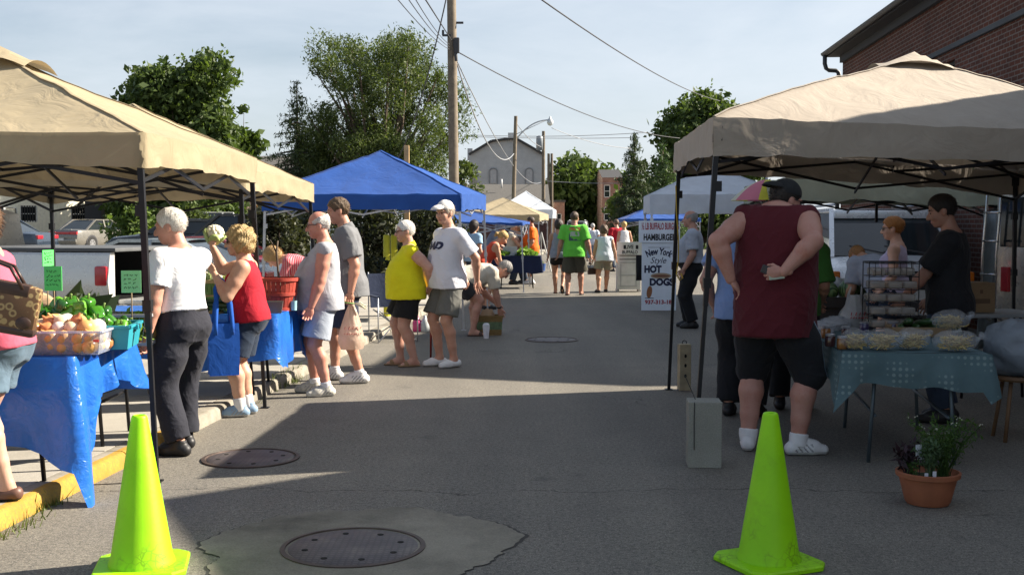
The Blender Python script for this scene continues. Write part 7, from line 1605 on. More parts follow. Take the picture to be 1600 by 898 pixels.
# ------------------------------------------------------------------ hot dog stand boards
SW = mat('board_white', (.74, .80, .88), .6, var=.05); INKN = mat('ink_navy', (.015, .02, .06), .6); INKR = mat('ink_red', (.38, .03, .05), .6); INKB = mat('ink_black', (.012, .012, .015), .6)
def put_text(parent, name, body, size, x, z, y, m, offset=0., shear=0., arc=None, width=None, sx=1.):
    vs, fs = text_verts(body, size, offset, shear)
    if width: lo, hi = min(v.x for v in vs), max(v.x for v in vs); k = width / (hi - lo); vs = [V((v.x * k, v.y, 0)) for v in vs]
    out = []
    for v in vs:
        if arc: a = v.x / arc; out.append(V((x + math.sin(a) * (arc + v.y), y, z - arc + math.cos(a) * (arc + v.y))))
        else: out.append(V((x + v.x, y, z + v.y)))
    return mesh_obj(name, out, fs, m, parent, False)
YS = 20.5; c = G(1030, 485); YS = c.y; k = YS / FPX
t = thing('hot_dog_board', 'white painted hot dog and hamburger sign board of the burger stand', 'sign', (at(1030, 400, YS).x, YS, 0)); zz = lambda py: at(1030, py, YS).z; xx = lambda px: (px - 1030) * k
mb = MB(); mb.box((0, .02, (zz(379) + zz(485)) / 2), (54 * k, .04, zz(379) - zz(485)), bev=.004); mb.obj('lower_panel', SW, t); mb = MB(); mb.box((0, .0, (zz(345) + zz(379)) / 2 + .001), (64 * k, .05, zz(345) - zz(379)), bev=.004); mb.box((0, -.027, zz(363)), (64 * k, .006, .012)); up_ = mb.obj('upper_panel', SW, t)
put_text(up_, 'lettering', '½ LB BUFFALO BURGERS', .17, xx(1031), zz(354), -.029, INKR, .004, 0, None, 58 * k); put_text(up_, 'lettering', 'HAMBURGERS', .155, xx(1032), zz(371), -.029, INKB, .006, 0, None, 54 * k)
lp = [o for o in t.children if o.name.startswith('lower')][0]
put_text(lp, 'lettering', 'New York', .17, xx(1029), zz(393), -.003, INKN, .006, .1, .48, 42 * k); put_text(lp, 'lettering', 'Style', .16, xx(1028), zz(407), -.003, INKN, 0, .35, None, 25 * k); put_text(lp, 'lettering', 'HOT', .17, xx(1020), zz(421), -.003, INKN, .010, 0, None, 27 * k); put_text(lp, 'lettering', 'DOGS', .17, xx(1034), zz(441), -.003, INKN, .010, 0, None, 38 * k); put_text(lp, 'lettering', '937-313-18', .10, xx(1029), zz(472), -.003, INKR, .004, 0, None, 42 * k)
mb = MB(); 
for w_, h_, y_, col in ((.19, .055, -.002, 0),): mb.add([V((xx(1033) + w_ * math.cos(a), y_, zz(431) + h_ * math.sin(a))) for a in np.linspace(0, 6.283, 24, endpoint=False)], [tuple(range(24))])
mb.obj('bun_picture', mat('ink_tan', (.40, .30, .20), .6), lp); mb = MB(); mb.add([V((xx(1033) + .16 * math.cos(a), -.004, zz(431) + .02 * math.sin(a))) for a in np.linspace(0, 6.283, 24, endpoint=False)], [tuple(range(24))]); mb.obj('sausage_picture', mat('ink_brown', (.20, .07, .04), .6), lp); mb = MB(); mb.add([V((xx(1015) + .05 * math.cos(a) + .012 * math.sin(a), -.003, zz(456) + .11 * math.sin(a))) for a in np.linspace(0, 6.283, 20, endpoint=False)], [tuple(range(20))]); mb.obj('hot_dog_picture', mat('ink_rust', (.30, .12, .05), .6), lp); mb = MB(); mb.box((xx(1015), -.002, zz(465.5)), (.16, .002, .012)); mb.obj('ruled_line', INKN, lp); mb = MB(); mb.box((xx(1030), -.002, zz(386.5)), (.40, .002, .006)); mb.obj('ruled_line', INKN, lp)
# white counter with the buffalo notice
c = G(983, 456); YC = c.y; k = YC / FPX; t = thing('notice_counter', 'white counter front with a buffalo notice, left of the hot dog board', 'counter', (at(983, 400, YC).x, YC, 0)); zz = lambda py: at(983, py, YC).z; xx = lambda px: (px - 983) * k; CW = mat('counter_white', (.62, .63, .60), .6)
mb = MB(); mb.box((0, .2, (zz(392) + zz(452)) / 2), (36 * k, .4, zz(392) - zz(452)), bev=.005)
for x in (-17, 17): mb.box((x * k, .2, zz(452) / 2), (.06, .3, zz(452)))
mb.obj('cabinet', CW, t); mb = MB(); mb.box((xx(984), -.02, zz(388)), (40 * k, .02, zz(381) - zz(401)), bev=.003); bd = mb.obj('notice_panel', CW, t)
put_text(bd, 'lettering', 'BUFFALO', .11, xx(984), zz(394), -.032, INKB, .003, 0, None, 24 * k); put_text(bd, 'lettering', 'LIVE', .12, xx(983), zz(386), -.032, INKB, .004, 0, None, 13 * k); mb = MB()
for a_, b_ in ((974, 977), (993, 997)): mb.box((xx((a_ + b_) / 2), -.032, zz(386)), ((b_ - a_) * k, .002, .09))
mb.box((xx(984), -.032, zz(399)), (32 * k, .002, .016)); mb.obj('notice_marks', INKB, bd); mb = MB(); mb.box((xx(983), -.003, zz(405)), (30 * k, .006, .03)); mb.obj('trim_line', mat('trim_grey', (.2, .2, .2), .7), t)
mb = MB()
for z_ in (zz(410), zz(430), zz(447)): mb.box((xx(982), -.005, z_), (27 * k, .012, .025))
for x_ in (970, 994): mb.box((xx(x_), -.005, zz(429)), (.025, .011, .50))
mb.obj('cabinet_moulding', mat('moulding_white', (.42, .43, .42), .6), t)
P_ = [[V((x, .02 * math.sin(i + j), z)) for j, x in enumerate(np.linspace(-.06, .08, 5))] for i, z in enumerate(np.linspace(.22, -.25, 6))]; mb = MB(); mb.grid(P_); o = mb.obj('dark_cloth', cloth('black_cloth', (.015, .015, .017)), None, True); o.location = at(999, 417, YS + .15); md = o.modifiers.new('s', 'SOLIDIFY'); md.thickness = .01; tag(o, 'black cloth hanging between the counter and the hot dog board', 'cloth')
# ------------------------------------------------------------------ things by the waiting shoppers
WICK = None
def wick():
    m, nt, out = nt_new('wicker'); co = coords(nt); ck = nt.nodes.new('ShaderNodeTexBrick'); ck.inputs['Scale'].default_value = 1; ck.inputs['Brick Width'].default_value = .03; ck.inputs['Row Height'].default_value = .016; ck.inputs['Mortar Size'].default_value = .003
    mp = nt.nodes.new('ShaderNodeMapping'); L(nt, co, mp.inputs[0]); mp.inputs['Rotation'].default_value = (R(90), 0, 0); L(nt, mp.outputs[0], ck.inputs[0]); ck.inputs[1].default_value = lin((.42, .27, .10)); ck.inputs[2].default_value = lin((.30, .19, .07)); ck.inputs[3].default_value = lin((.08, .05, .02)); prin(nt, out, ck.outputs[0], .7, 0, bump_(nt, math_(nt, 'SUBTRACT', 1., ck.outputs['Fac']), .6, .006), .3); return m
WICK = wick(); c = G(764, 524); t = thing('wicker_basket', 'woven basket with a green band on the road, being packed by the bending man', 'basket', (c.x, c.y + .15, 0), R(3)); a, b, h_ = .19, .14, .27; mb = MB()
for z0_, z1_, m_ in ((0, .08, 0), (.08, .19, 1), (.19, h_, 0)):
    mb.m = m_; f0, f1 = .9 + .1 * z0_ / h_, .9 + .1 * z1_ / h_; q = [(-a, -b), (a, -b), (a, b), (-a, b)]; mb.add([V((x * f0, y * f0, z0_ + .002)) for x, y in q] + [V((x * f1, y * f1, z1_ + .002)) for x, y in q], [(0, 1, 5, 4), (1, 2, 6, 5), (2, 3, 7, 6), (3, 0, 4, 7)])
mb.m = 0; mb.box((0, 0, .006), (a * 1.78, b * 1.78, .008)); mb.obj('wicker_wall', [WICK, mat('wicker_green', (.12, .17, .09), .75, var=.4, scale=40)], t); mb = MB()
for (x0, y0), (x1, y1) in (((-a, -b), (a, -b)), ((a, -b), (a, b)), ((a, b), (-a, b)), ((-a, b), (-a, -b))): mb.bar((x0, y0, h_), (x1, y1, h_), .022, .022)
mb.obj('rim', WICK, t); mb = MB(); mb.ell((-.03, 0, .27), (.10, .09, .10), None, 18, 12, .4, 4); mb.obj('paper_bundle', mat('bundle_tan', (.40, .28, .18), .8), t, True)
c = G(760, 527); t = thing('foam_cup', 'white drinks cup with a domed lid standing on the road', 'cup', (c.x, c.y - .12, 0)); mb = MB(); mb.lathe([(.034, 0), (.048, .16), (.046, .165)], n=20); mb.obj('cup', mat('cup_white', (.66, .64, .68), .5), t, True, auto=40); mb = MB(); mb.lathe([(.05, .1655), (.05, .175), (.045, .195), (.03, .21), (.001, .215)], n=20, cap=False); mb.obj('lid', mat('lid_clear', (.62, .63, .66), .25), t, True, auto=50)
NAVY = cloth('chair_navy', (.010, .018, .045))
t = thing('camp_chair', 'folding camp chair with navy fabric behind the woman in yellow', 'chair', G(615, 532), R(200)); mb = MB()
mb.grid([[V((x, y, .42 - .06 * (1 - (x / .25) ** 2))) for x in np.linspace(-.25, .25, 7)] for y in np.linspace(-.2, .22, 5)]); s_ = mb.obj('seat', NAVY, t, True); mb = MB(); mb.grid([[V((x, -.2 - .12 * u - .05 * (1 - (x / .27) ** 2), .44 + .46 * u)) for x in np.linspace(-.27, .27, 7)] for u in np.linspace(0, 1, 5)]); mb.obj('backrest', NAVY, t, True)
for sx_ in (-1, 1):
    for a_, b_ in (((.27 * sx_, .24, .0), (-.24 * sx_, -.18, .42)), ((.27 * sx_, -.28, 0), (-.24 * sx_, .22, .42)), ((.27 * sx_, -.30, 0), (.27 * sx_, -.33, .92)), ((.27 * sx_, .25, 0), (.27 * sx_, .24, .6))): mb = MB(); mb.tube([a_, b_], .009, 7); mb.obj('leg', SILV, t, True)
    mb = MB(); mb.box((.27 * sx_, -.02, .61), (.06, .52, .02), bev=.005); mb.obj('armrest', NAVY, t)
for px, col, nm, lb in ((652, (.60, .06, .20), 'pink_jug', 'pink plastic jug standing behind the man with the cane'), (664, (.55, .58, .58), 'clear_jug', 'clear plastic jug beside the pink one')):
    c = G(px, 518); mb = MB(); mb.lathe([(.06, 0), (.07, .02), (.07, .14), (.03, .20), (.02, .22), (.02, .24), (.001, .24)], n=18, cap=False); mb.tube([(.05, 0, .16), (.09, 0, .17), (.09, 0, .10), (.068, 0, .06)], .008, 6); o = mb.obj(nm, mat(nm + '_plastic', col, .3), None, True); o.location = c; tag(o, lb, 'jug')
t = folding_table('stall table under the royal blue canopy, set back behind the shoppers', V((-3.1, 17.4, 0)), V((1, .1, 0)), V((-.1, 1, 0)), 1.8, .75, 0, .74, SLAB, BLK, False); leafpile('bedding_plants', 'dark leafy potted plants crowded under the royal blue canopy', 'plants', V((-2.3, 17.8, .745)), (.8, .3, .35), 900, .09, LEAF['maple'])
# far produce stall
t = folding_table('far produce table hung with a dark blue cloth beside the man in orange', V((-.45, 28.2, 0)), V((1, 0, 0)), V((0, 1, 0)), 1.15, .7, 0, .80, SLAB, BLK, False); draped('blue_tablecloth', 'dark blue cloth on the far produce table', 'tablecloth', V((-.46, 28.19, 0)), V((1, 0, 0)), V((0, 1, 0)), 1.17, .72, .803, lambda k, s: .42, cloth('cloth_midnight', (.012, .02, .06)), seed=2.2)
leafpile('sweetcorn_heap', 'bright green heap of corn on the far produce table', 'corn', V((.35, 28.4, .805)), (.28, .2, .16), 260, .14, LET); leafpile('lettuce_heap', 'green leafy heap beside the white tub at the far stall', 'greens', V((-.25, 28.4, .805)), (.2, .2, .14), 160, .12, LET)
carton('white printed carton on the road at the far stall', V((-.72, 24.2, 0)), (.42, .4, .42), R(14), mat('carton_white', (.58, .58, .56), .7), None, False, 'white_carton', mat('print_grey', (.25, .25, .27), .8)); carton('small wooden crate on top of the white carton', V((-.74, 24.3, .425)), (.36, .3, .17), R(5), mat('tray_wood', (.42, .30, .15), .8), None, True, 'wooden_crate'); leafpile('beans_heap', 'green beans spilling from the small wooden crate', 'beans', V((-.74, 24.3, .5)), (.18, .14, .14), 120, .10, LET)
carton('white plastic tub on the far produce table', V((-.05, 28.5, .805)), (.34, .3, .22), 0, mat('tub_white', (.55, .57, .58), .5), None, True, 'white_tub')
c = G(847, 423); mb = MB(); mb.lathe([(.10, 0), (.13, .24), (.12, .24), (.09, .02), (.001, .02)], n=20, cap=False); o = mb.obj('blue_bucket', mat('bucket_blue', (.03, .08, .25), .4), None, True, auto=40); o.location = c; tag(o, 'small dark blue bucket beyond the man in orange', 'bucket')
t = thing('display_easel', 'white folding easel standing behind the man in orange', 'easel', G(846, 424)); 
for a_, b_ in (((-.32, 0, 0), (0, .1, 1.3)), ((.32, 0, 0), (0, .1, 1.3)), ((0, .5, 0), (0, .1, 1.3))): mb = MB(); mb.bar(a_, b_, .035); mb.obj('leg', mat('easel_white', (.5, .5, .48), .6), t)
mb = MB(); mb.ell((0, 0, .10), (.34, .26, .16), None, 18, 10, .3, 2); o = mb.obj('covered_heap', mat('tarp_blue_grey', (.14, .17, .22), .7), None, True); o.location = G(805, 424); tag(o, 'blue grey covered heap on the road before the far table', 'heap')
# ------------------------------------------------------------------ everyone at the market
C = lambda n, c, **k: cloth('cloth_' + n, c, **k)
SHW = mat('shoe_white', (.68, .68, .68), .55, var=.1, scale=20); SHB = mat('shoe_black', (.018, .018, .02), .5); SOLE = mat('sole_white', (.46, .46, .45), .6); ACC = mat('shoe_grey_trim', (.26, .26, .27), .6); SHG = mat('shoe_blue_grey', (.22, .33, .46), .6); SOLB = mat('sole_black', (.015, .015, .015), .7); SNK = mat('sock_white', (.72, .72, .73), .9); SANT = mat('sandal_tan', (.26, .165, .085), .6); SANB = mat('sandal_brown', (.07, .04, .03), .6)
RUD = (.52, .27, .195); FAIR = (.56, .34, .25); TANSK = (.44, .24, .155)
GREYH = (.52, .50, .47); WHITEH = (.72, .69, .63)
# pink woman at the left edge
pk = person('woman at the left edge in a pink top and denim shorts with a patterned handbag', 9, 776, 1.62, 92, KH, tone=(.55, .33, .24), h=.010, fem=True, fat=.3, hair='bob', haircol=(.16, .09, .05), glasses='sun', lean=9,
    shirt=dict(mat=C('pink', (.60, .11, .17)), hem=.06, sleeve=.45, loose=.016), bottom=dict(kind='shorts', len=.62, mat=C('denim', (.105, .16, .215), var=.3), loose=.02), shoes=dict(kind='slip', mat=mat('loafer_brown', (.14, .07, .05), .45), sole=SOLB), feet={'R': (.10, .10, -6), 'L': (-.09, -.05, 4)}, hands={'L': (-.22, .24, 1.02), 'R': (.24, .2, .95)})
m_, nt, out = nt_new('handbag_print'); co = coords(nt); vo = nt.nodes.new('ShaderNodeTexVoronoi'); vo.inputs['Scale'].default_value = 24; vo.inputs['Randomness'].default_value = .55; L(nt, co, vo.inputs['Vector']); d_ = math_(nt, 'ABSOLUTE', math_(nt, 'SUBTRACT', vo.outputs['Distance'], .42)); prin(nt, out, mixc(nt, ramp(nt, d_, [(.06, (1, 1, 1)), (.11, (0, 0, 0))]).outputs[0], (.13, .07, .035), (.36, .26, .12)), .5)
BROWNL = mat('leather_brown', (.05, .028, .022), .4)
HB_ = Matrix.Rotation(R(12), 4, 'Y'); hb = at(16, 480, 5.66); t = thing('handbag', 'brown handbag with golden ring pattern slung from the woman in pink', 'handbag', hb, R(12)); mb = MB(); mb.box((0, 0, 0), (.27, .10, .24), bev=.03, M=HB_); mb.obj('bag_body', m_, t, True, auto=50); mb = MB(); mb.box(HB_ @ V((0, 0, -.105)), (.278, .106, .045), bev=.02, M=HB_); mb.box(HB_ @ V((-.02, -.003, .095)), (.20, .102, .06), bev=.01, M=HB_); mb.ell(HB_ @ V((.08, -.045, -.06)), (.04, .012, .035)); mb.obj('leather_trim', BROWNL, t, True, auto=50); mb = MB()
sl = wpt(pk, pk['J']['L']['sh']) - hb; sl = Matrix.Rotation(-R(12), 3, 'Z') @ sl
for y in (-.05, .05): mb.tube([(.07, y, .09), V((.02, y - .02, .2)), V((sl.x + .01, sl.y - .03 + y * .6, sl.z + .05)), V((sl.x - .04, sl.y + y * .5 + .02, sl.z + .06)), V((-.10, y, .2)), (-.12, y, .07)], .009, 7)
mb.obj('strap', BROWNL, t, True)
# white shirt man
wm = person('white haired man in a white T shirt and charcoal trousers at the vegetable table', 291, 706, 1.70, 60, 0, tone=RUD, h=.0085, fat=.5, belly=.10, hair='short', haircol=WHITEH, head=(30, 12), lean=5,
    shirt=dict(mat=C('white', (.76, .76, .78)), hem=-.082, sleeve=.66, loose=.014, hang=.3, wr=.009), bottom=dict(kind='pants', len=1.93, mat=C('charcoal', (.022, .023, .033), var=.15), loose=.03, waist=.11, belt=mat('belt_black', (.012, .012, .012), .4)), shoes=dict(mat=SHB, kind='sneaker', sole=SOLB), feet={'R': (.12, .12, -15), 'L': (-.12, -.06, 20)}, hands={'L': (-.30, .06, .80), 'R': (.22, .50, 1.02)}, elbow={'R': (.4, -.8, -.6)}, watch='L', curl={'L': .5, 'R': .4})
# red blouse woman
rw = person('short curly blonde woman in a red sleeveless blouse, lifting a cauliflower', 390, 648, 1.55, 92, 0, tone=(.56, .33, .23), h=.0085, fem=True, fat=1.25, hair='curly', haircol=(.50, .36, .17), glasses='sun', lean=4, head=(10, 0), bust=1,
    shirt=dict(mat=C('red', (.36, .008, .022)), hem=.05, sleeve=0, loose=.014, hang=.9, cap=1.), bottom=dict(kind='shorts', len=.80, mat=C('navy_dark', (.018, .03, .055)), loose=.02, taper=.15), socks=dict(mat=SNK, hgt=.10), shoes=dict(mat=SHG, sole=SOLE, accent=ACC), feet={'R': (.08, .02, -5), 'L': (-.10, .06, 8)}, hands={'R': (.17, .36, 1.57), 'L': (-.17, .27, 1.33)}, elbow={'R': (.7, .5, -.9), 'L': (-.5, -1.2, -1)}, hdir={'R': (0, .15, 1)}, thumb={'R': (-.4, -1, .3), 'L': (.2, .2, 1)}, curl={'R': .55, 'L': .5})
j = rw['J']['R']; cp_ = wpt(rw, j['wr'] + j['d'] * .10 + j['n'] * .06); put('caul', None, 'pale cauliflower held up in the raised hand of the woman in red', 'cauliflower', None, cp_, (.2, .3, 0), 1.25)
j = rw['J']['L']; ar = wpt(rw, j['el'].lerp(j['wr'], .36)); BT = C('tote_blue', (.015, .10, .46), wr=.15, var=.03); t = thing('tote_bag', 'bright blue shopping tote hanging from the forearm of the woman in red', 'tote bag', (ar.x, ar.y, ar.z - .70), R(20)); w_, d_, h_ = .24, .14, .42; mb = MB()
q = [(-w_ / 2, -d_ / 2), (0, -d_ / 2 - .004), (w_ / 2, -d_ / 2), (w_ / 2 - .02, 0), (w_ / 2, d_ / 2), (0, d_ / 2 + .004), (-w_ / 2, d_ / 2), (-w_ / 2 + .02, 0)]; rows = [[V((x * k, y * k, z)) for x, y in q + q[:1]] for z, k in ((0, .97), (h_ * .5, 1.03), (h_ * .8, 1.02), (h_, .98))]; mb.grid(rows); mb.add([V((x, y, .002)) for x, y in q], [tuple(reversed(range(8)))]); mb.obj('bag_body', BT, t, True, auto=30)
al = Matrix.Rotation(-R(20), 3, 'Z') @ (rw['M'].to_3x3() @ (j['wr'] - j['el']).normalized())
for y, off in ((-d_ / 2 - .006, .03), (d_ / 2 + .006, -.03)):
    mb = MB(); top_ = V((0, 0, .705)) + al * off
    for sg in (-1, 1):
        mb.grid([[p + V((.017 * u, 0, 0)) for u in (-1, 1)] for p in (V((.065 * sg, y, h_ * .78)), V((.065 * sg, y, h_)), V((.055 * sg, y * .8, h_ + .15)), top_ + V((.045 * sg, y * .1, -.03)), top_ + V((.0, 0, .055)))])
    md = mb.obj('handle', BT, t, True).modifiers.new('s', 'SOLIDIFY'); md.thickness = .004
# grey sleeveless man
gm_ = person('stout bald man in a pale grey sleeveless shirt and light grey shorts', 508, 616, 1.70, 98, 0, tone=(.56, .27, .20), h=.0085, fat=.65, belly=.13, hair='fringe', haircol=(.62, .60, .57), glasses='thin', head=(2, 8),
    shirt=dict(mat=C('pale_grey', (.40, .41, .45)), hem=.12, sleeve=0, loose=.022, cap=1.0), bottom=dict(kind='shorts', len=.86, mat=C('light_grey', (.33, .37, .44)), loose=.03, taper=.1), socks=dict(mat=SNK, hgt=.06), shoes=dict(mat=mat('shoe_cream', (.52, .50, .44), .6, var=.3, scale=30), sole=SOLE, accent=ACC), feet={'R': (.13, .10, -12), 'L': (-.12, -.02, 14)}, hands={'L': (-.27, .12, .84), 'R': (.30, .12, .86)}, curl={'L': .45, 'R': .5})
mb = MB(); bv = BVHTree.FromObject(gm_['shirt'], bpy.context.evaluated_depsgraph_get())
P_ = []
for i, z in enumerate(np.linspace(1.20, 1.33, 6)):
    row = []
    for x in np.linspace(-.14, -.03, 6): h_ = bv.ray_cast(V((x, 1, z * .97)), V((0, -1, 0))); row.append((h_[0] or V((x, .15, z))) + V((0, .006, 0)))
    P_.append(row)
mb.grid(P_); mb.obj('chest_pocket', C('pale_grey', (.40, .41, .45)), gm_['shirt'], True); mb = MB(); mb.tube([P_[5][1] + V((0, .006, .004)), P_[5][4] + V((0, .006, .004))], .010, 6); mb.obj('glasses_case', SHB, gm_['root'], True)
# grey button shirt man
tm = person('tall dark haired man in a dark grey button shirt holding a full carrier bag', 545, 596, 1.86, 94, 0, tone=(.50, .26, .18), h=.009, fat=.35, belly=.04, hair='short', haircol=(.13, .085, .05), head=(12, 14), lean=3,
    shirt=dict(mat=C('mid_grey', (.16, .165, .175)), hem=.13, sleeve=.78, loose=.03, collar=True), bottom=dict(kind='shorts', len=.92, mat=C('navy_short', (.022, .03, .055)), loose=.03, taper=.1), socks=dict(mat=SNK, hgt=.05), shoes=dict(mat=SHW, sole=SOLE, accent=ACC), feet={'R': (.13, .14, -8), 'L': (-.12, -.12, 6)}, hands={'L': (-.24, -.04, .86), 'R': (.24, .15, .9)}, curl={'L': .95, 'R': .4}, watch='R')
j = tm['J']['L']; hp_w = wpt(tm, j['wr'] + j['d'] * .09); BEIGE = plastic_cloth('carrier_beige', (.74, .57, .46), .45, .35)
carrier('carrier_bag', 'beige carrier bag with red print hanging from the tall man in dark grey', hp_w - V((-.02, 0, .47)), .30, .24, .47, BEIGE, .3, 5, False, True, mat('print_red', (.5, .04, .05), .5)); mb = MB(); r_ = random.Random(4)
for q in range(16):
    y = r_.uniform(-.03, .03); x0 = -.14 - r_.random() * .05; mb.m = 0; mb.tube([(x0, y * 2.2, r_.uniform(-.01, .06)), (-.05, y, .01), (.03, y * .8, 0)], [.002, .0045, .006], 5); mb.m = 1; mb.tube([(.03, y * .8, 0), (.09, y * 1.2, r_.uniform(-.03, .01)), (.12 + r_.random() * .03, y * 1.6, r_.uniform(-.06, -.02))], [.006, .009, .002], 6)
o = mb.obj('spring_onions', [mat('onion_leaf', (.10, .22, .05), .5), mat('onion_root', (.62, .58, .42), .6)], None, True); o.location = hp_w + V((.03, -.04, -.02)); tag(o, 'bunch of spring onions poking out at the hand of the man in dark grey', 'spring onions')
# yellow woman
yw = person('white haired woman in a bright yellow sleeveless blouse and black shorts', 639, 571, 1.62, 104, 0, tone=(.55, .31, .235), h=.009, fem=True, fat=1.1, belly=.10, hair='short', haircol=(.78, .76, .72), glasses='thin', head=(6, 4),
    shirt=dict(mat=C('yellow', (.78, .72, .015)), hem=.12, sleeve=0, loose=.03, hang=1., collar=True, cap=1.05), bottom=dict(kind='shorts', len=.78, mat=C('black_short', (.012, .012, .013)), loose=.035, taper=-.1), shoes=dict(kind='sandal', mat=SANT, sole=SANT), feet={'R': (.09, .09, -6), 'L': (-.09, -.05, 6)}, hands={'L': (-.14, -.24, .98), 'R': (.10, -.26, .95)}, elbow={'L': (-1, -.7, 0), 'R': (1, -.7, 0)}, hdir={'L': (.6, -.1, -.8)})
mb = MB(); bv = BVHTree.FromObject(yw['shirt'], bpy.context.evaluated_depsgraph_get())
for z in np.linspace(.92, 1.28, 8):
    h_ = bv.ray_cast(V((0, 1, z)), V((0, -1, 0)))
    if h_[0]: mb.ell(h_[0] + V((0, .003, 0)), .007, None, 8, 6)
mb.obj('button', mat('button_yellow', (.5, .42, .02), .4), yw['shirt'], True)
# capped man with DAD shirt
cm_ = person('tall man in a white cap and white DAD T shirt, hands behind his back', 702, 572, 1.84, 124, 0, tone=(.50, .28, .20), h=.009, fat=.28, belly=.09, hair='short', haircol=(.45, .38, .30), cap=dict(n='white', col=(.66, .64, .62)), head=(20, 4), neckf=.03,
    shirt=dict(mat=C('white2', (.66, .67, .73)), hem=.10, sleeve=.80, loose=.022), bottom=dict(kind='shorts', len=.88, mat=C('olive_grey', (.13, .13, .118)), loose=.024, taper=.3), shoes=dict(kind='slip', mat=SHW, sole=SOLE, accent=ACC), feet={'R': (.11, .05, -4), 'L': (-.10, .0, 8)}, hands={'L': (-.17, -.24, .92), 'R': (.14, -.25, .95)}, elbow={'L': (-1, -.6, -.1), 'R': (1, -.6, 0)}, hdir={'L': (.2, -.3, -1)}, curl={'L': .25})
def decal(info, target, body, size, x, z, m, name='print', width=None, offset=.004, front=1, arc=None):
    vs, fs = text_verts(body, size, offset) if isinstance(body, str) else body
    lo, hi = min(v.x for v in vs), max(v.x for v in vs); k = (width / (hi - lo)) if width else 1
    bv = BVHTree.FromObject(target, bpy.context.evaluated_depsgraph_get()); o = []
    for v in vs:
        px_, pz = (-v.x * k) * front + x, z + v.y
        h_ = bv.ray_cast(V((px_, .8 * front, pz)), V((0, -front, 0))); o.append((h_[0] if h_[0] else V((px_, .15 * front, pz))) + V((0, .006 * front, 0)))
    return mesh_obj(name, o, fs, m, target, False)
decal(cm_, cm_['shirt'], 'DAD', .105, .01, 1.34, INKN, 'lettering', .30, .008)
mb_ = ([V((.05 * math.cos(a) * (1 - .3 * (a > 3.2)), .065 * math.sin(a), 0)) for a in np.linspace(0, 6.283, 14, endpoint=False)], [tuple(range(14))]); decal(cm_, cm_['shirt'], mb_, 1, .02, 1.19, mat('print_lilac', (.36, .36, .46), .7), 'crest_print')
j = cm_['J']['R']; c = G(673, 566); t = thing('walking_cane', 'dark red walking cane standing beside the man in the white cap', 'cane', c, R(20)); mb = MB(); hz_ = .94; mb.tube([(0, 0, .03), (.005, .0, .45), (.02, .03, hz_ - .05), (.03, .03, hz_), (.06, .05, hz_ + .03), (.10, .07, hz_ + .005)], [.012, .013, .013, .013, .014, .012], 9); mb.obj('shaft', mat('cane_red', (.20, .02, .015), .25), t, True); mb = MB(); mb.lathe([(.018, 0), (.016, .05), (.013, .055)], n=12); mb.obj('rubber_tip', TYRE, t, True)
# bending man at the basket
person('grey haired man in a cream shirt bending over the woven basket', 733, 524, 1.76, -72, 0, tone=(.50, .27, .20), h=.0105, fat=.4, belly=.04, lean=80, pel=(0, -.16, -.12), hair='short', haircol=(.26, .25, .24), head=(0, 62), glasses='thin', feet={'R': (.12, .02, -6), 'L': (-.12, .10, 6)},
    shirt=dict(mat=C('cream', (.55, .50, .41)), hem=.0, sleeve=.8, loose=.026, hang=0), bottom=dict(kind='shorts', len=.72, mat=C('dark_short', (.03, .03, .032)), loose=.03), shoes=dict(kind='sandal', mat=SANB, sole=SANB), hands={'R': (.10, .42, .38), 'L': (-.06, .40, .46)}, elbow={'R': (.5, -.3, -.6), 'L': (-.4, -.4, -.6)}, watch='R')
# bending woman in stripes
m_, nt, out = nt_new('stripe_red'); w_ = nt.nodes.new('ShaderNodeTexWave'); w_.bands_direction = 'Y'; w_.inputs['Scale'].default_value = 13; w_.inputs['Distortion'].default_value = .4; L(nt, coords(nt), w_.inputs['Vector']); prin(nt, out, ramp(nt, w_.outputs[1], [(.45, (.52, .04, .07)), (.6, (.62, .30, .32))]).outputs[0], .85)
person('woman in a red striped top bending over behind the red bushel basket', 466, 520, 1.62, 88, .13, loc=at(486, 440, 14.2), tone=(.60, .33, .25), h=.0105, fem=True, fat=.3, lean=70, pel=(0, -.15, -.02), hair='bob', haircol=(.45, .30, .14), head=(0, 60), feet={'R': (.1, .02, -5), 'L': (-.1, .08, 5)},
    shirt=dict(mat=m_, hem=.02, sleeve=.7, loose=.016, hang=0), bottom=dict(kind='pants', len=1.6, mat=C('brown', (.06, .038, .022)), loose=.03), shoes=dict(kind='sandal', mat=SANB), hands={'R': (.12, .42, .5), 'L': (-.10, .46, .55)})
# orange man
person('man in an orange T shirt and blue shorts standing alone up the street', 831, 444, 1.78, 82, 0, tone=(.42, .21, .13), h=.013, fat=.6, belly=.10, hair='thin', haircol=(.06, .04, .03), head=(0, 4), shirt=dict(mat=C('orange', (.78, .13, .008)), hem=.13, sleeve=.75, loose=.032), bottom=dict(kind='shorts', len=.88, mat=C('royal', (.03, .13, .60)), loose=.035, taper=-.05), socks=dict(mat=SNK, hgt=.12), shoes=dict(mat=SHW, sole=SOLE, accent=ACC), feet={'R': (.11, .05, -5), 'L': (-.11, -.02, 8)}, hands={'L': (-.22, .12, .90), 'R': (.22, .1, .88)}, curl={'L': .8})
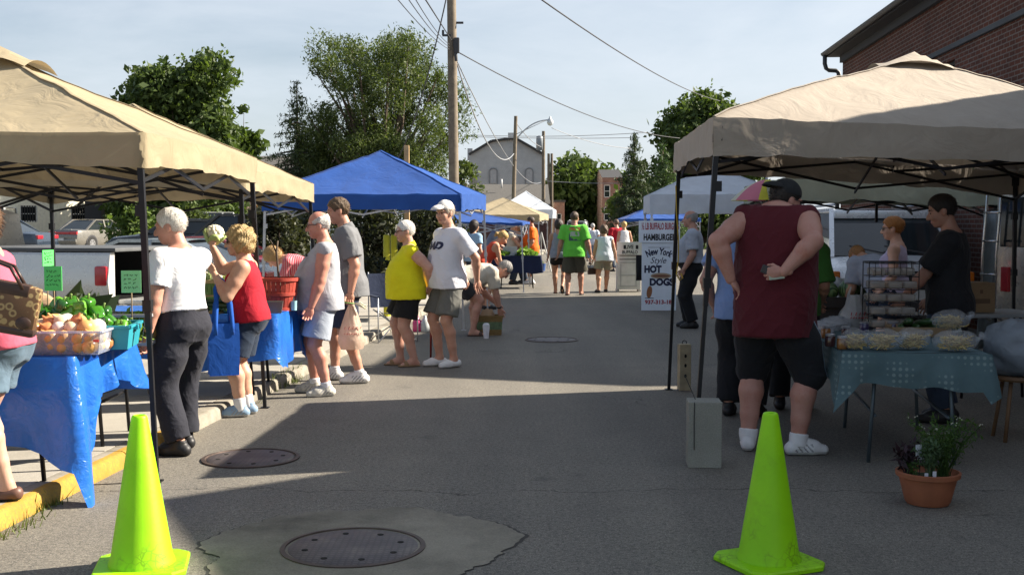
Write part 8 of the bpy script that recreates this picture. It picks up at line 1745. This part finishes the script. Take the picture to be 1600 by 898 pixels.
# walking pair and others (backs to us)
gg = person('broad man in a lime green T shirt walking away in cargo shorts', 897, 461, 1.86, -6, 0, tone=(.42, .22, .15), h=.0115, fat=.6, hair='short', haircol=(.09, .06, .04), head=(-22, 0), shirt=dict(mat=C('lime', (.14, .56, .06)), hem=.12, sleeve=.8, loose=.034), bottom=dict(kind='shorts', len=1.0, mat=C('cargo', (.075, .07, .05)), loose=.04, taper=-.05), shoes=dict(kind='sandal', mat=SHB, sole=SHB), feet={'R': (.14, .10, -6), 'L': (-.13, -.10, 6)}, hands={'L': (-.34, .03, .84), 'R': (.34, .0, .86)})
sq = lambda w, h: ([V((x * w, y * h, 0)) for x, y in ((-.5, -.5), (-.17, -.5), (.17, -.5), (.5, -.5), (.5, 0), (.46, .5), (.17, .54), (-.17, .54), (-.46, .5), (-.5, 0))], [(0, 1, 2, 7, 8, 9), (2, 3, 4, 5, 6, 7)])
decal(gg, gg['shirt'], sq(.26, .30), 1, .02, 1.36, mat('print_navy_grey', (.06, .10, .10), .7), 'back_print', front=-1); decal(gg, gg['shirt'], sq(.25, .06), 1, .02, 1.47, mat('print_orange', (.45, .20, .05), .7), 'back_print', front=-1); decal(gg, gg['shirt'], sq(.20, .10), 1, .02, 1.36, mat('print_pale', (.42, .50, .38), .7), 'back_print', front=-1)
person('woman in a grey vest and black shorts walking beside the man in green', 873, 459, 1.68, -4, 0, tone=TANSK, h=.0125, fem=True, fat=.35, hair='bob', haircol=(.045, .03, .025), shirt=dict(mat=C('heather', (.27, .29, .34)), hem=.08, sleeve=0, kind='tank', loose=.014), bottom=dict(kind='shorts', len=.48, mat=C('black_short', (.012, .012, .013)), loose=.02), shoes=dict(kind='sandal', mat=SANT, sole=SOLB), feet={'L': (-.08, .14, 4), 'R': (.09, -.26, -4, .12, 45)}, hands={'L': (-.26, .08, .84), 'R': (.26, -.02, .84)})
ww = person('woman in a white sleeveless top and tan shorts walking away with a black handbag', 944, 457, 1.56, 2, 0, tone=TANSK, h=.0125, fem=True, fat=.75, hair='bob', haircol=(.12, .075, .05), head=(-4, 6), lean=6, shirt=dict(mat=C('white3', (.58, .62, .70)), hem=.12, sleeve=0, loose=.022, cap=1.), bottom=dict(kind='shorts', len=.72, mat=C('tan_short', (.24, .21, .16)), loose=.035, taper=-.1), shoes=dict(kind='slip', mat=SHB, sole=SOLB), feet={'L': (-.16, -.14, 20), 'R': (.06, .14, -4)}, hands={'L': (-.30, .02, .80), 'R': (.32, .03, .82)})
j = ww['J']['L']; hw = wpt(ww, j['wr'] + j['d'] * .09); t = thing('handbag', 'small black handbag in the hand of the woman in the white top', 'handbag', hw - V((0, 0, .26)), R(20)); mb = MB(); mb.box((0, 0, .09), (.22, .09, .16), bev=.02); mb.obj('bag_body', BROWNL, t, True, auto=50); mb = MB(); mb.tube([(-.07, 0, .16), (-.05, 0, .24), (.05, 0, .24), (.07, 0, .16)], .008, 6); mb.obj('strap', BROWNL, t, True)
ME = mat('jean_blue', (.16, .24, .36), .85)
person('far woman in a white top and pale blue cropped trousers beside the lime T shirt', 926, 413, 1.60, 0, 0, tone=TANSK, h=.019, fem=True, fat=.9, hair='short', haircol=GREYH, shirt=dict(mat=C('white3', (.58, .62, .70)), hem=.10, sleeve=.5, loose=.03), bottom=dict(kind='pants', len=1.55, mat=ME, loose=.03), shoes=dict(kind='slip', mat=SHB))
person('far white haired walker partly behind the man in green', 914, 408, 1.68, 0, 0, tone=TANSK, h=.019, fat=.4, hair='short', haircol=(.7, .68, .62), shirt=dict(mat=C('white3', (.58, .62, .70)), hem=.10, sleeve=.6, loose=.03), bottom=dict(kind='pants', len=1.9, mat=C('tan_short', (.24, .21, .16)), loose=.03), shoes=dict(kind='slip', mat=SHB))
person('woman in a white vest and denim shorts standing behind the notice counter', 975, 428, 1.66, 8, 0, tone=(.50, .28, .18), h=.0155, fem=True, fat=.35, hair='bun', haircol=(.55, .36, .14), shirt=dict(mat=C('white', (.76, .76, .78)), hem=.06, sleeve=0, loose=.018, kind='tank'), bottom=dict(kind='shorts', len=.6, mat=ME, loose=.02), shoes=dict(kind='slip', mat=SHW), hands={'R': (.24, .2, .95), 'L': (-.24, .05, .9)})
person('man in a red T shirt just behind the woman in the white vest', 963, 424, 1.74, 20, 0, tone=RUD, h=.0165, fat=.4, hair='short', haircol=(.14, .09, .06), shirt=dict(mat=C('red', (.36, .008, .022)), hem=.1, sleeve=.7, loose=.03), bottom=dict(kind='pants', len=1.9, mat=C('navy_dark', (.018, .03, .055)), loose=.02), shoes=dict(mat=SHB))
# man by the sign board
person('balding man in a pale grey T shirt and black trousers beside the hot dog board', 1081, 512, 1.79, 76, 0, tone=(.42, .23, .17), h=.0105, fat=.55, belly=.13, hair='fringe', haircol=(.28, .27, .26), head=(0, 2), shirt=dict(mat=C('steel_grey', (.33, .36, .42)), hem=-.04, sleeve=.8, loose=.03, hang=.35), bottom=dict(kind='pants', len=1.93, mat=C('black_trouser', (.012, .013, .016)), loose=.028, waist=.11, belt=mat('belt_black', (.012, .012, .012), .4)), shoes=dict(mat=SHB, sole=SOLB), hands={'L': (-.26, .10, .88), 'R': (.25, .1, .9)}, feet={'R': (.11, .05, -6), 'L': (-.11, -.03, 10)})
# big man in maroon
bm_ = person('very large man in a maroon sleeveless shirt and black shorts, back turned, cap reversed', 1207, 706, 1.91, -22, 0, tone=(.46, .24, .185), h=.009, fat=1.5, armfat=1.0, belly=.08, shw=.86, tl=1.22, hair='short', haircol=(.03, .025, .022), cap=dict(n='black', col=(.02, .022, .024), back=True), head=(-46, 18), lean=5, neckf=.09, hsz=1.02, glasses='thin', jaw=1.1,
    shirt=dict(mat=C('maroon', (.085, .010, .016)), hem=.20, sleeve=0, loose=.036, hang=1., cap=1.0, wr=.010), bottom=dict(kind='shorts', len=1.02, mat=C('black_trouser', (.012, .013, .016)), loose=.022, taper=.1, stripe=('R', mat('stripe_blue_grey', (.26, .34, .42), .8))), socks=dict(mat=SNK, hgt=.055), shoes=dict(mat=SHW, sole=SOLE, accent=ACC), feet={'L': (-.16, .02, 10), 'R': (.16, -.03, -62)}, hands={'L': (-.25, -.14, 1.10), 'R': (.10, -.28, 1.16)}, elbow={'L': (-.7, -.9, .0), 'R': (.8, -.75, 0)}, hdir={'R': (-1, -.12, -.15), 'L': (.5, .35, -.7)}, thumb={'R': (0, -.1, 1)}, curl={'R': .6, 'L': .4})
j = bm_['J']['R']; hw = wpt(bm_, j['palm']); t = thing('phone_and_notes', 'phone and folded notes held behind the back of the man in maroon', 'phone', hw + V((-.02, -.03, .0)), R(-14)); mb = MB(); mb.box((0, 0, .01), (.12, .012, .055), bev=.004, M=Matrix.Rotation(R(20), 4, 'Y')); mb.obj('phone', mat('phone_dark', (.03, .03, .035), .3), t); mb = MB(); mb.box((.04, -.008, -.012), (.10, .004, .06), M=Matrix.Rotation(R(-8), 4, 'Y')); mb.obj('notes', mat('paper_note', (.36, .42, .34), .7), t)
person('dark haired person in a blue shirt half hidden behind the man in maroon', 1158, 650, 1.74, -30, 0, tone=(.45, .24, .18), h=.011, fat=.5, hair='short', haircol=(.03, .025, .022), shirt=dict(mat=C('cornflower', (.20, .30, .55)), hem=.12, sleeve=.6, loose=.03), bottom=dict(kind='pants', len=1.93, mat=C('black_trouser', (.012, .013, .016)), loose=.04), shoes=dict(mat=SHB, sole=SOLB), hands={'L': (-.26, .02, .92), 'R': (.25, .15, .95)})
person('person in a dark green T shirt behind the arm of the man in maroon', 1238, 640, 1.70, -20, 0, tone=(.42, .22, .15), h=.011, fat=.5, hair='short', haircol=(.05, .035, .03), shirt=dict(mat=C('leaf_green', (.05, .16, .03)), hem=.1, sleeve=.95, loose=.035), bottom=dict(kind='pants', len=1.93, mat=C('black_trouser', (.012, .013, .016)), loose=.03), shoes=dict(mat=SHB), hands={'R': (.22, .16, .95), 'L': (-.22, .1, .9)})
# vendor and the two behind the rack
person('young vendor in a black T shirt standing over the noodle table', 1478, 658, 1.83, 62, 0, tone=(.40, .21, .15), h=.0095, fat=.35, hair='short', haircol=(.02, .016, .014), head=(16, 16), shirt=dict(mat=C('black_tee', (.014, .014, .016)), hem=.10, sleeve=.85, loose=.03), bottom=dict(kind='pants', len=1.93, mat=C('jean_dark', (.03, .045, .075), var=.2), loose=.025), shoes=dict(mat=SHB, sole=SOLB), hands={'R': (.30, .16, .93), 'L': (-.14, .34, .90)}, elbow={'R': (1, -.6, .2), 'L': (-.8, -.8, .1)}, curl={'L': .15, 'R': .3}, hdir={'L': (.1, .6, -.8)})
person('red haired woman in a thin strapped vest with sun on her back', 1398, 585, 1.66, 58, 0, loc=at(1398, 500, 12.15), tone=(.62, .37, .27), h=.0105, fem=True, fat=.5, hair='bun', haircol=(.40, .16, .04), glasses='sun', head=(20, 6), shirt=dict(mat=C('lilac', (.50, .44, .60)), hem=.08, sleeve=0, kind='scoop', loose=.012, cap=.55), bottom=dict(kind='shorts', len=.7, mat=C('navy_dark', (.018, .03, .055))), shoes=dict(kind='slip', mat=SHB), hands={'L': (-.24, .12, .9), 'R': (.24, .2, .95)})
person('person in a grey T shirt stooping just left of the red haired woman', 1374, 585, 1.68, 14, 0, loc=at(1376, 500, 12.7), tone=TANSK, h=.0115, fat=.4, lean=52, pel=(0, -.1, -.03), hair='short', haircol=(.30, .14, .05), head=(10, 70), hands={'R': (.2, .42, .75), 'L': (-.2, .42, .75)}, shirt=dict(mat=C('heather', (.27, .29, .34)), hem=.03, sleeve=.85, loose=.03), bottom=dict(kind='pants', len=1.9, mat=C('navy_dark', (.018, .03, .055))), shoes=dict(mat=SHB))
# far stall shoppers
person('blonde woman in a red vest stooping at the far stall', 757, 440, 1.62, -70, 0, loc=V((-.50, 21.4, 0)), tone=(.55, .30, .19), h=.0125, fem=True, fat=.3, lean=38, hair='pony', haircol=(.48, .32, .12), head=(0, 40), shirt=dict(mat=C('coral', (.62, .07, .03)), hem=.03, sleeve=0, kind='tank', loose=.014, hang=.2), bottom=dict(kind='shorts', len=.6, mat=ME), shoes=dict(kind='slip', mat=SHB), hands={'R': (.14, .38, .70), 'L': (-.1, .42, .75)}, pel=(0, -.08, -.02))
person('dark haired woman in a light blue shirt behind the blue canopy leg', 741, 430, 1.66, -40, 0, loc=V((-.82, 24.5, 0)), tone=TANSK, h=.0145, fem=True, fat=.5, hair='long', haircol=(.03, .02, .018), shirt=dict(mat=C('sky', (.27, .42, .58)), hem=.1, sleeve=.6, loose=.03), bottom=dict(kind='pants', len=1.9, mat=C('navy_dark', (.018, .03, .055))), shoes=dict(mat=SHB))
person('white haired man in a grey T shirt reaching across the far produce table', 770, 430, 1.72, -78, 0, loc=V((-.62, 29.2, 0)), tone=RUD, h=.0155, fat=.4, hair='short', haircol=(.74, .72, .68), lean=28, head=(0, 30), shirt=dict(mat=C('stripe_grey', (.34, .38, .42)), hem=.05, sleeve=.7, loose=.03, hang=.3), bottom=dict(kind='pants', len=1.9, mat=C('tan_short', (.24, .21, .16))), shoes=dict(mat=SHB), hands={'R': (.2, .5, .92), 'L': (-.2, .4, .95)})
person('blonde vendor in a beige top behind the white tub', 799, 430, 1.66, -100, 0, loc=V((.0, 30.2, 0)), tone=TANSK, h=.0165, fem=True, fat=.5, hair='short', haircol=(.45, .32, .15), head=(-10, 10), shirt=dict(mat=C('beige', (.42, .37, .30)), hem=.1, sleeve=.4, loose=.03), bottom=dict(kind='pants', len=1.9, mat=C('navy_dark', (.018, .03, .055))), shoes=dict(mat=SHB), hands={'R': (.2, .4, .95), 'L': (-.2, .4, .95)})
person('vendor in a dark top leaning in beside the man in orange', 815, 430, 1.60, 110, 0, loc=V((.33, 30.6, 0)), tone=TANSK, h=.0165, fem=True, fat=.4, hair='curly', haircol=(.20, .12, .07), head=(0, 14), lean=14, shirt=dict(mat=C('slate', (.05, .055, .07)), hem=.1, sleeve=.5, loose=.03), bottom=dict(kind='pants', len=1.9, mat=C('navy_dark', (.018, .03, .055))), shoes=dict(mat=SHB), hands={'R': (.2, .42, .92), 'L': (-.2, .4, .92)})
